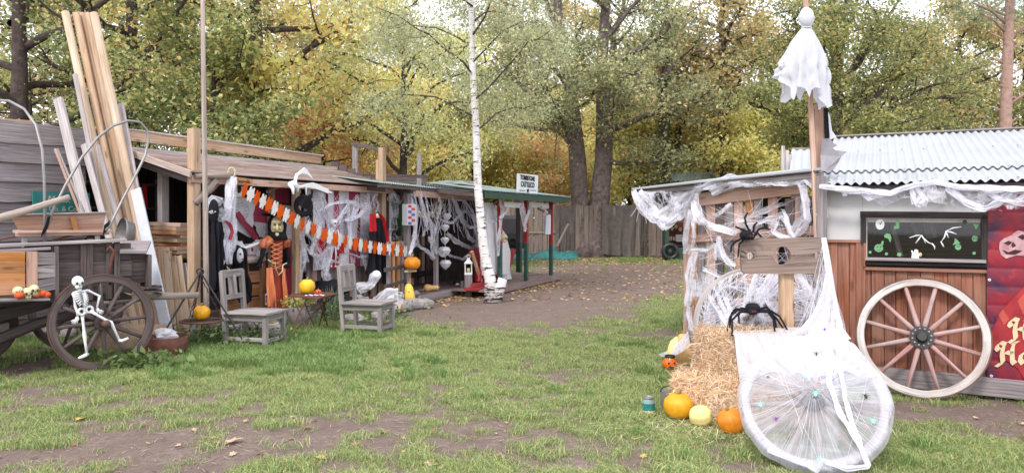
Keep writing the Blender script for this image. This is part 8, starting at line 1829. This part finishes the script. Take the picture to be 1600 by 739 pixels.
# ------------------------------------------------------------------ spiders
def fuzz(mb, c, r_, n, ln): 
    for _ in range(n):
        d = Vector((R.gauss(0, 1), R.gauss(0, 1), R.gauss(0, 1))).normalized(); p = Vector(c)+d*r_; s = d.orthogonal().normalized()*.0012; k = len(mb.v); mb.v += [p+s, p-s, p+d*ln]; mb.face((k, k+1, k+2), [(0, 0)]*3)
def big_spider(lab, body, head, legs, d, rb):
    t = thing("giant_spider", lab, "spider", P(body[0], body[1], d))
    m = MB(); c = P(body[0], body[1], d); m.ball(c, rb*1.15, rb*1.2, rb*.8, 16, 10); fuzz(m, c, rb*.9, 500, rb*.45); m.build("abdomen", M['black'], t, smooth=False)
    m = MB(); c2 = P(head[0], head[1], d-.07); m.ball(c2, rb*.7, rb*.7, rb*.5, 12, 8); fuzz(m, c2, rb*.55, 250, rb*.35); m.build("head", M['black'], t)
    m = MB()
    for s_ in (-1, 1): m.ball(c2+V(s_*rb*.2, -rb*.6, rb*.1), rb*.13, n=8, m=6)
    m.build("eyes", plain('dark_red_eye', (.25, .01, .02), .2, .6) if 'eye' not in M else M['eye'], t)
    for L_ in legs:
        m = MB(); pts_ = [P(x, y, d+dd) for x, y, dd in L_]; out = []
        for i in range(len(pts_)-1):
            for k in range(6): out.append(pts_[i].lerp(pts_[i+1], k/6))
        out.append(pts_[-1]); m.tube(out, [rb*.20*(1-.35*i/len(out)) for i in range(len(out))], 7, jit=.18)
        for p in out[1::1]: fuzz(m, p, rb*.15, 10, rb*.22)
        m.build("leg", M['black'], t)
big_spider("big black hairy spider standing on the upper straw bale", (1176, 481), (1176, 487), [
    [(1170, 484, 0), (1158, 481, .1), (1154, 492, .14), (1155, 505, .12)], [(1169, 486, 0), (1153, 484, .05), (1141, 494, .05), (1135, 522, .0)], [(1169, 487, -.03), (1156, 487, -.06), (1144, 500, -.1), (1144, 525, -.13)], [(1168, 485, .04), (1150, 482, .12), (1143, 490, .16), (1140, 512, .18)],
    [(1182, 484, 0), (1198, 480, .12), (1206, 488, .2), (1211, 500, .22), (1213, 512, .2)], [(1183, 486, 0), (1200, 485, .05), (1213, 497, .05), (1224, 513, .04)], [(1183, 487, -.03), (1200, 487, -.05), (1208, 498, -.06), (1211, 519, -.08)], [(1183, 486, 0), (1202, 484, 0), (1218, 494, -.02), (1233, 520, -.04)]], 6.34, .055)
big_spider("second black spider clinging to the left top of the pillory board", (1166, 367), (1173, 370), [
    [(1172, 362, 0), (1165, 350, 0), (1164, 340, 0), (1168, 332, .0)], [(1167, 362, 0), (1158, 358, 0), (1149, 354, 0)], [(1177, 364, 0), (1178, 352, 0), (1183, 348, 0)], [(1179, 367, 0), (1186, 358, 0), (1195, 356, 0), (1204, 359, -.02)],
    [(1160, 372, 0), (1149, 378, 0), (1143, 384, 0), (1142, 394, 0)], [(1162, 374, 0), (1155, 382, 0), (1153, 402, 0)], [(1178, 369, -.02), (1184, 364, -.04), (1190, 371, -.05)], [(1164, 372, .05), (1158, 380, .08), (1160, 392, .1)]], 6.40, .05)
M['tealplastic'] = plain('glow_teal_plastic', (.34, .66, .60), .4, .4, var=.05); M['purpleplastic'] = plain('purple_plastic', (.20, .04, .35), .4, .4)
def tiny(lab, px, py, mat, s_, rot=0, d=None):
    # on the sheet: intersect ray with the wheel plane lifted
    r_ = Vector(((px-800)/F, 1, -(py-HZ)/F)); o_ = V(0, 0, H)
    if d is None:
        q = WC+NU*.11; t_ = (q-o_).dot(NU)/r_.dot(NU); p = o_+r_*t_; rel = p-WC; rr = math.hypot(rel.dot(XU), rel.dot(ZU)); 
        q = WC+NU*(max(.06, cover(rr, math.atan2(rel.dot(ZU), rel.dot(XU))))+.012); t_ = (q-o_).dot(NU)/r_.dot(NU); p = o_+r_*t_
    else: p = P(px, py, d)
    t = thing("toy_spider", lab, "toy spider", p, group="small plastic spiders on the web sheet"); m = MB(); A, B = XU*math.cos(rot)+ZU*math.sin(rot), ZU*math.cos(rot)-XU*math.sin(rot)
    BM = Matrix((A, B, NU)).transposed(); m.ball(p-B*s_*.25, s_*.22, s_*.3, s_*.18, 8, 6, basis=BM); m.ball(p+B*s_*.15, s_*.15, s_*.16, s_*.12, 8, 6, basis=BM); m.build("body", M[mat], t, smooth=True)
    for k in range(4):
        for sd in (-1, 1):
            m = MB(); an = (-.9+k*.6); e = A*sd*math.cos(an)*s_*.8+B*math.sin(an)*s_*.8; m.tube([p, p+e*.5+NU*s_*.22, p+e], [s_*.045, s_*.04, s_*.02], 4); m.build("leg", M[mat], t)
for lab, px, py, mt_, s_, rt_ in [("black plastic spider high in the middle of the web sheet", 1275, 552, 'blackshiny', .032, .2), ("black plastic spider on the right of the webbed wheel", 1352, 618, 'blackshiny', .040, .5), ("purple plastic spider low on the left of the webbed wheel", 1213, 654, 'purpleplastic', .034, .1),
    ("tiny black spider on the upper left of the webbed wheel", 1200, 588, 'blackshiny', .016, 0), ("teal plastic spider on the hub of the webbed wheel", 1274, 614, 'tealplastic', .048, .1), ("teal plastic spider at the left rim of the webbed wheel", 1188, 632, 'tealplastic', .040, .6), ("teal plastic spider low at the right rim of the webbed wheel", 1364, 657, 'tealplastic', .044, .3),
    ("teal plastic spider at the lower rim beneath the hub", 1282, 717, 'tealplastic', .042, 1.2), ("teal plastic spider just above the hub", 1258, 588, 'tealplastic', .034, .8), ("teal plastic spider on the thick fold right of the hub", 1322, 618, 'tealplastic', .030, .4)]: tiny(lab, px, py, mt_, s_, rt_)
tiny("purple spider on the web curtain beside the pillory", 1288, 514, 'purpleplastic', .028, .6, 6.05)
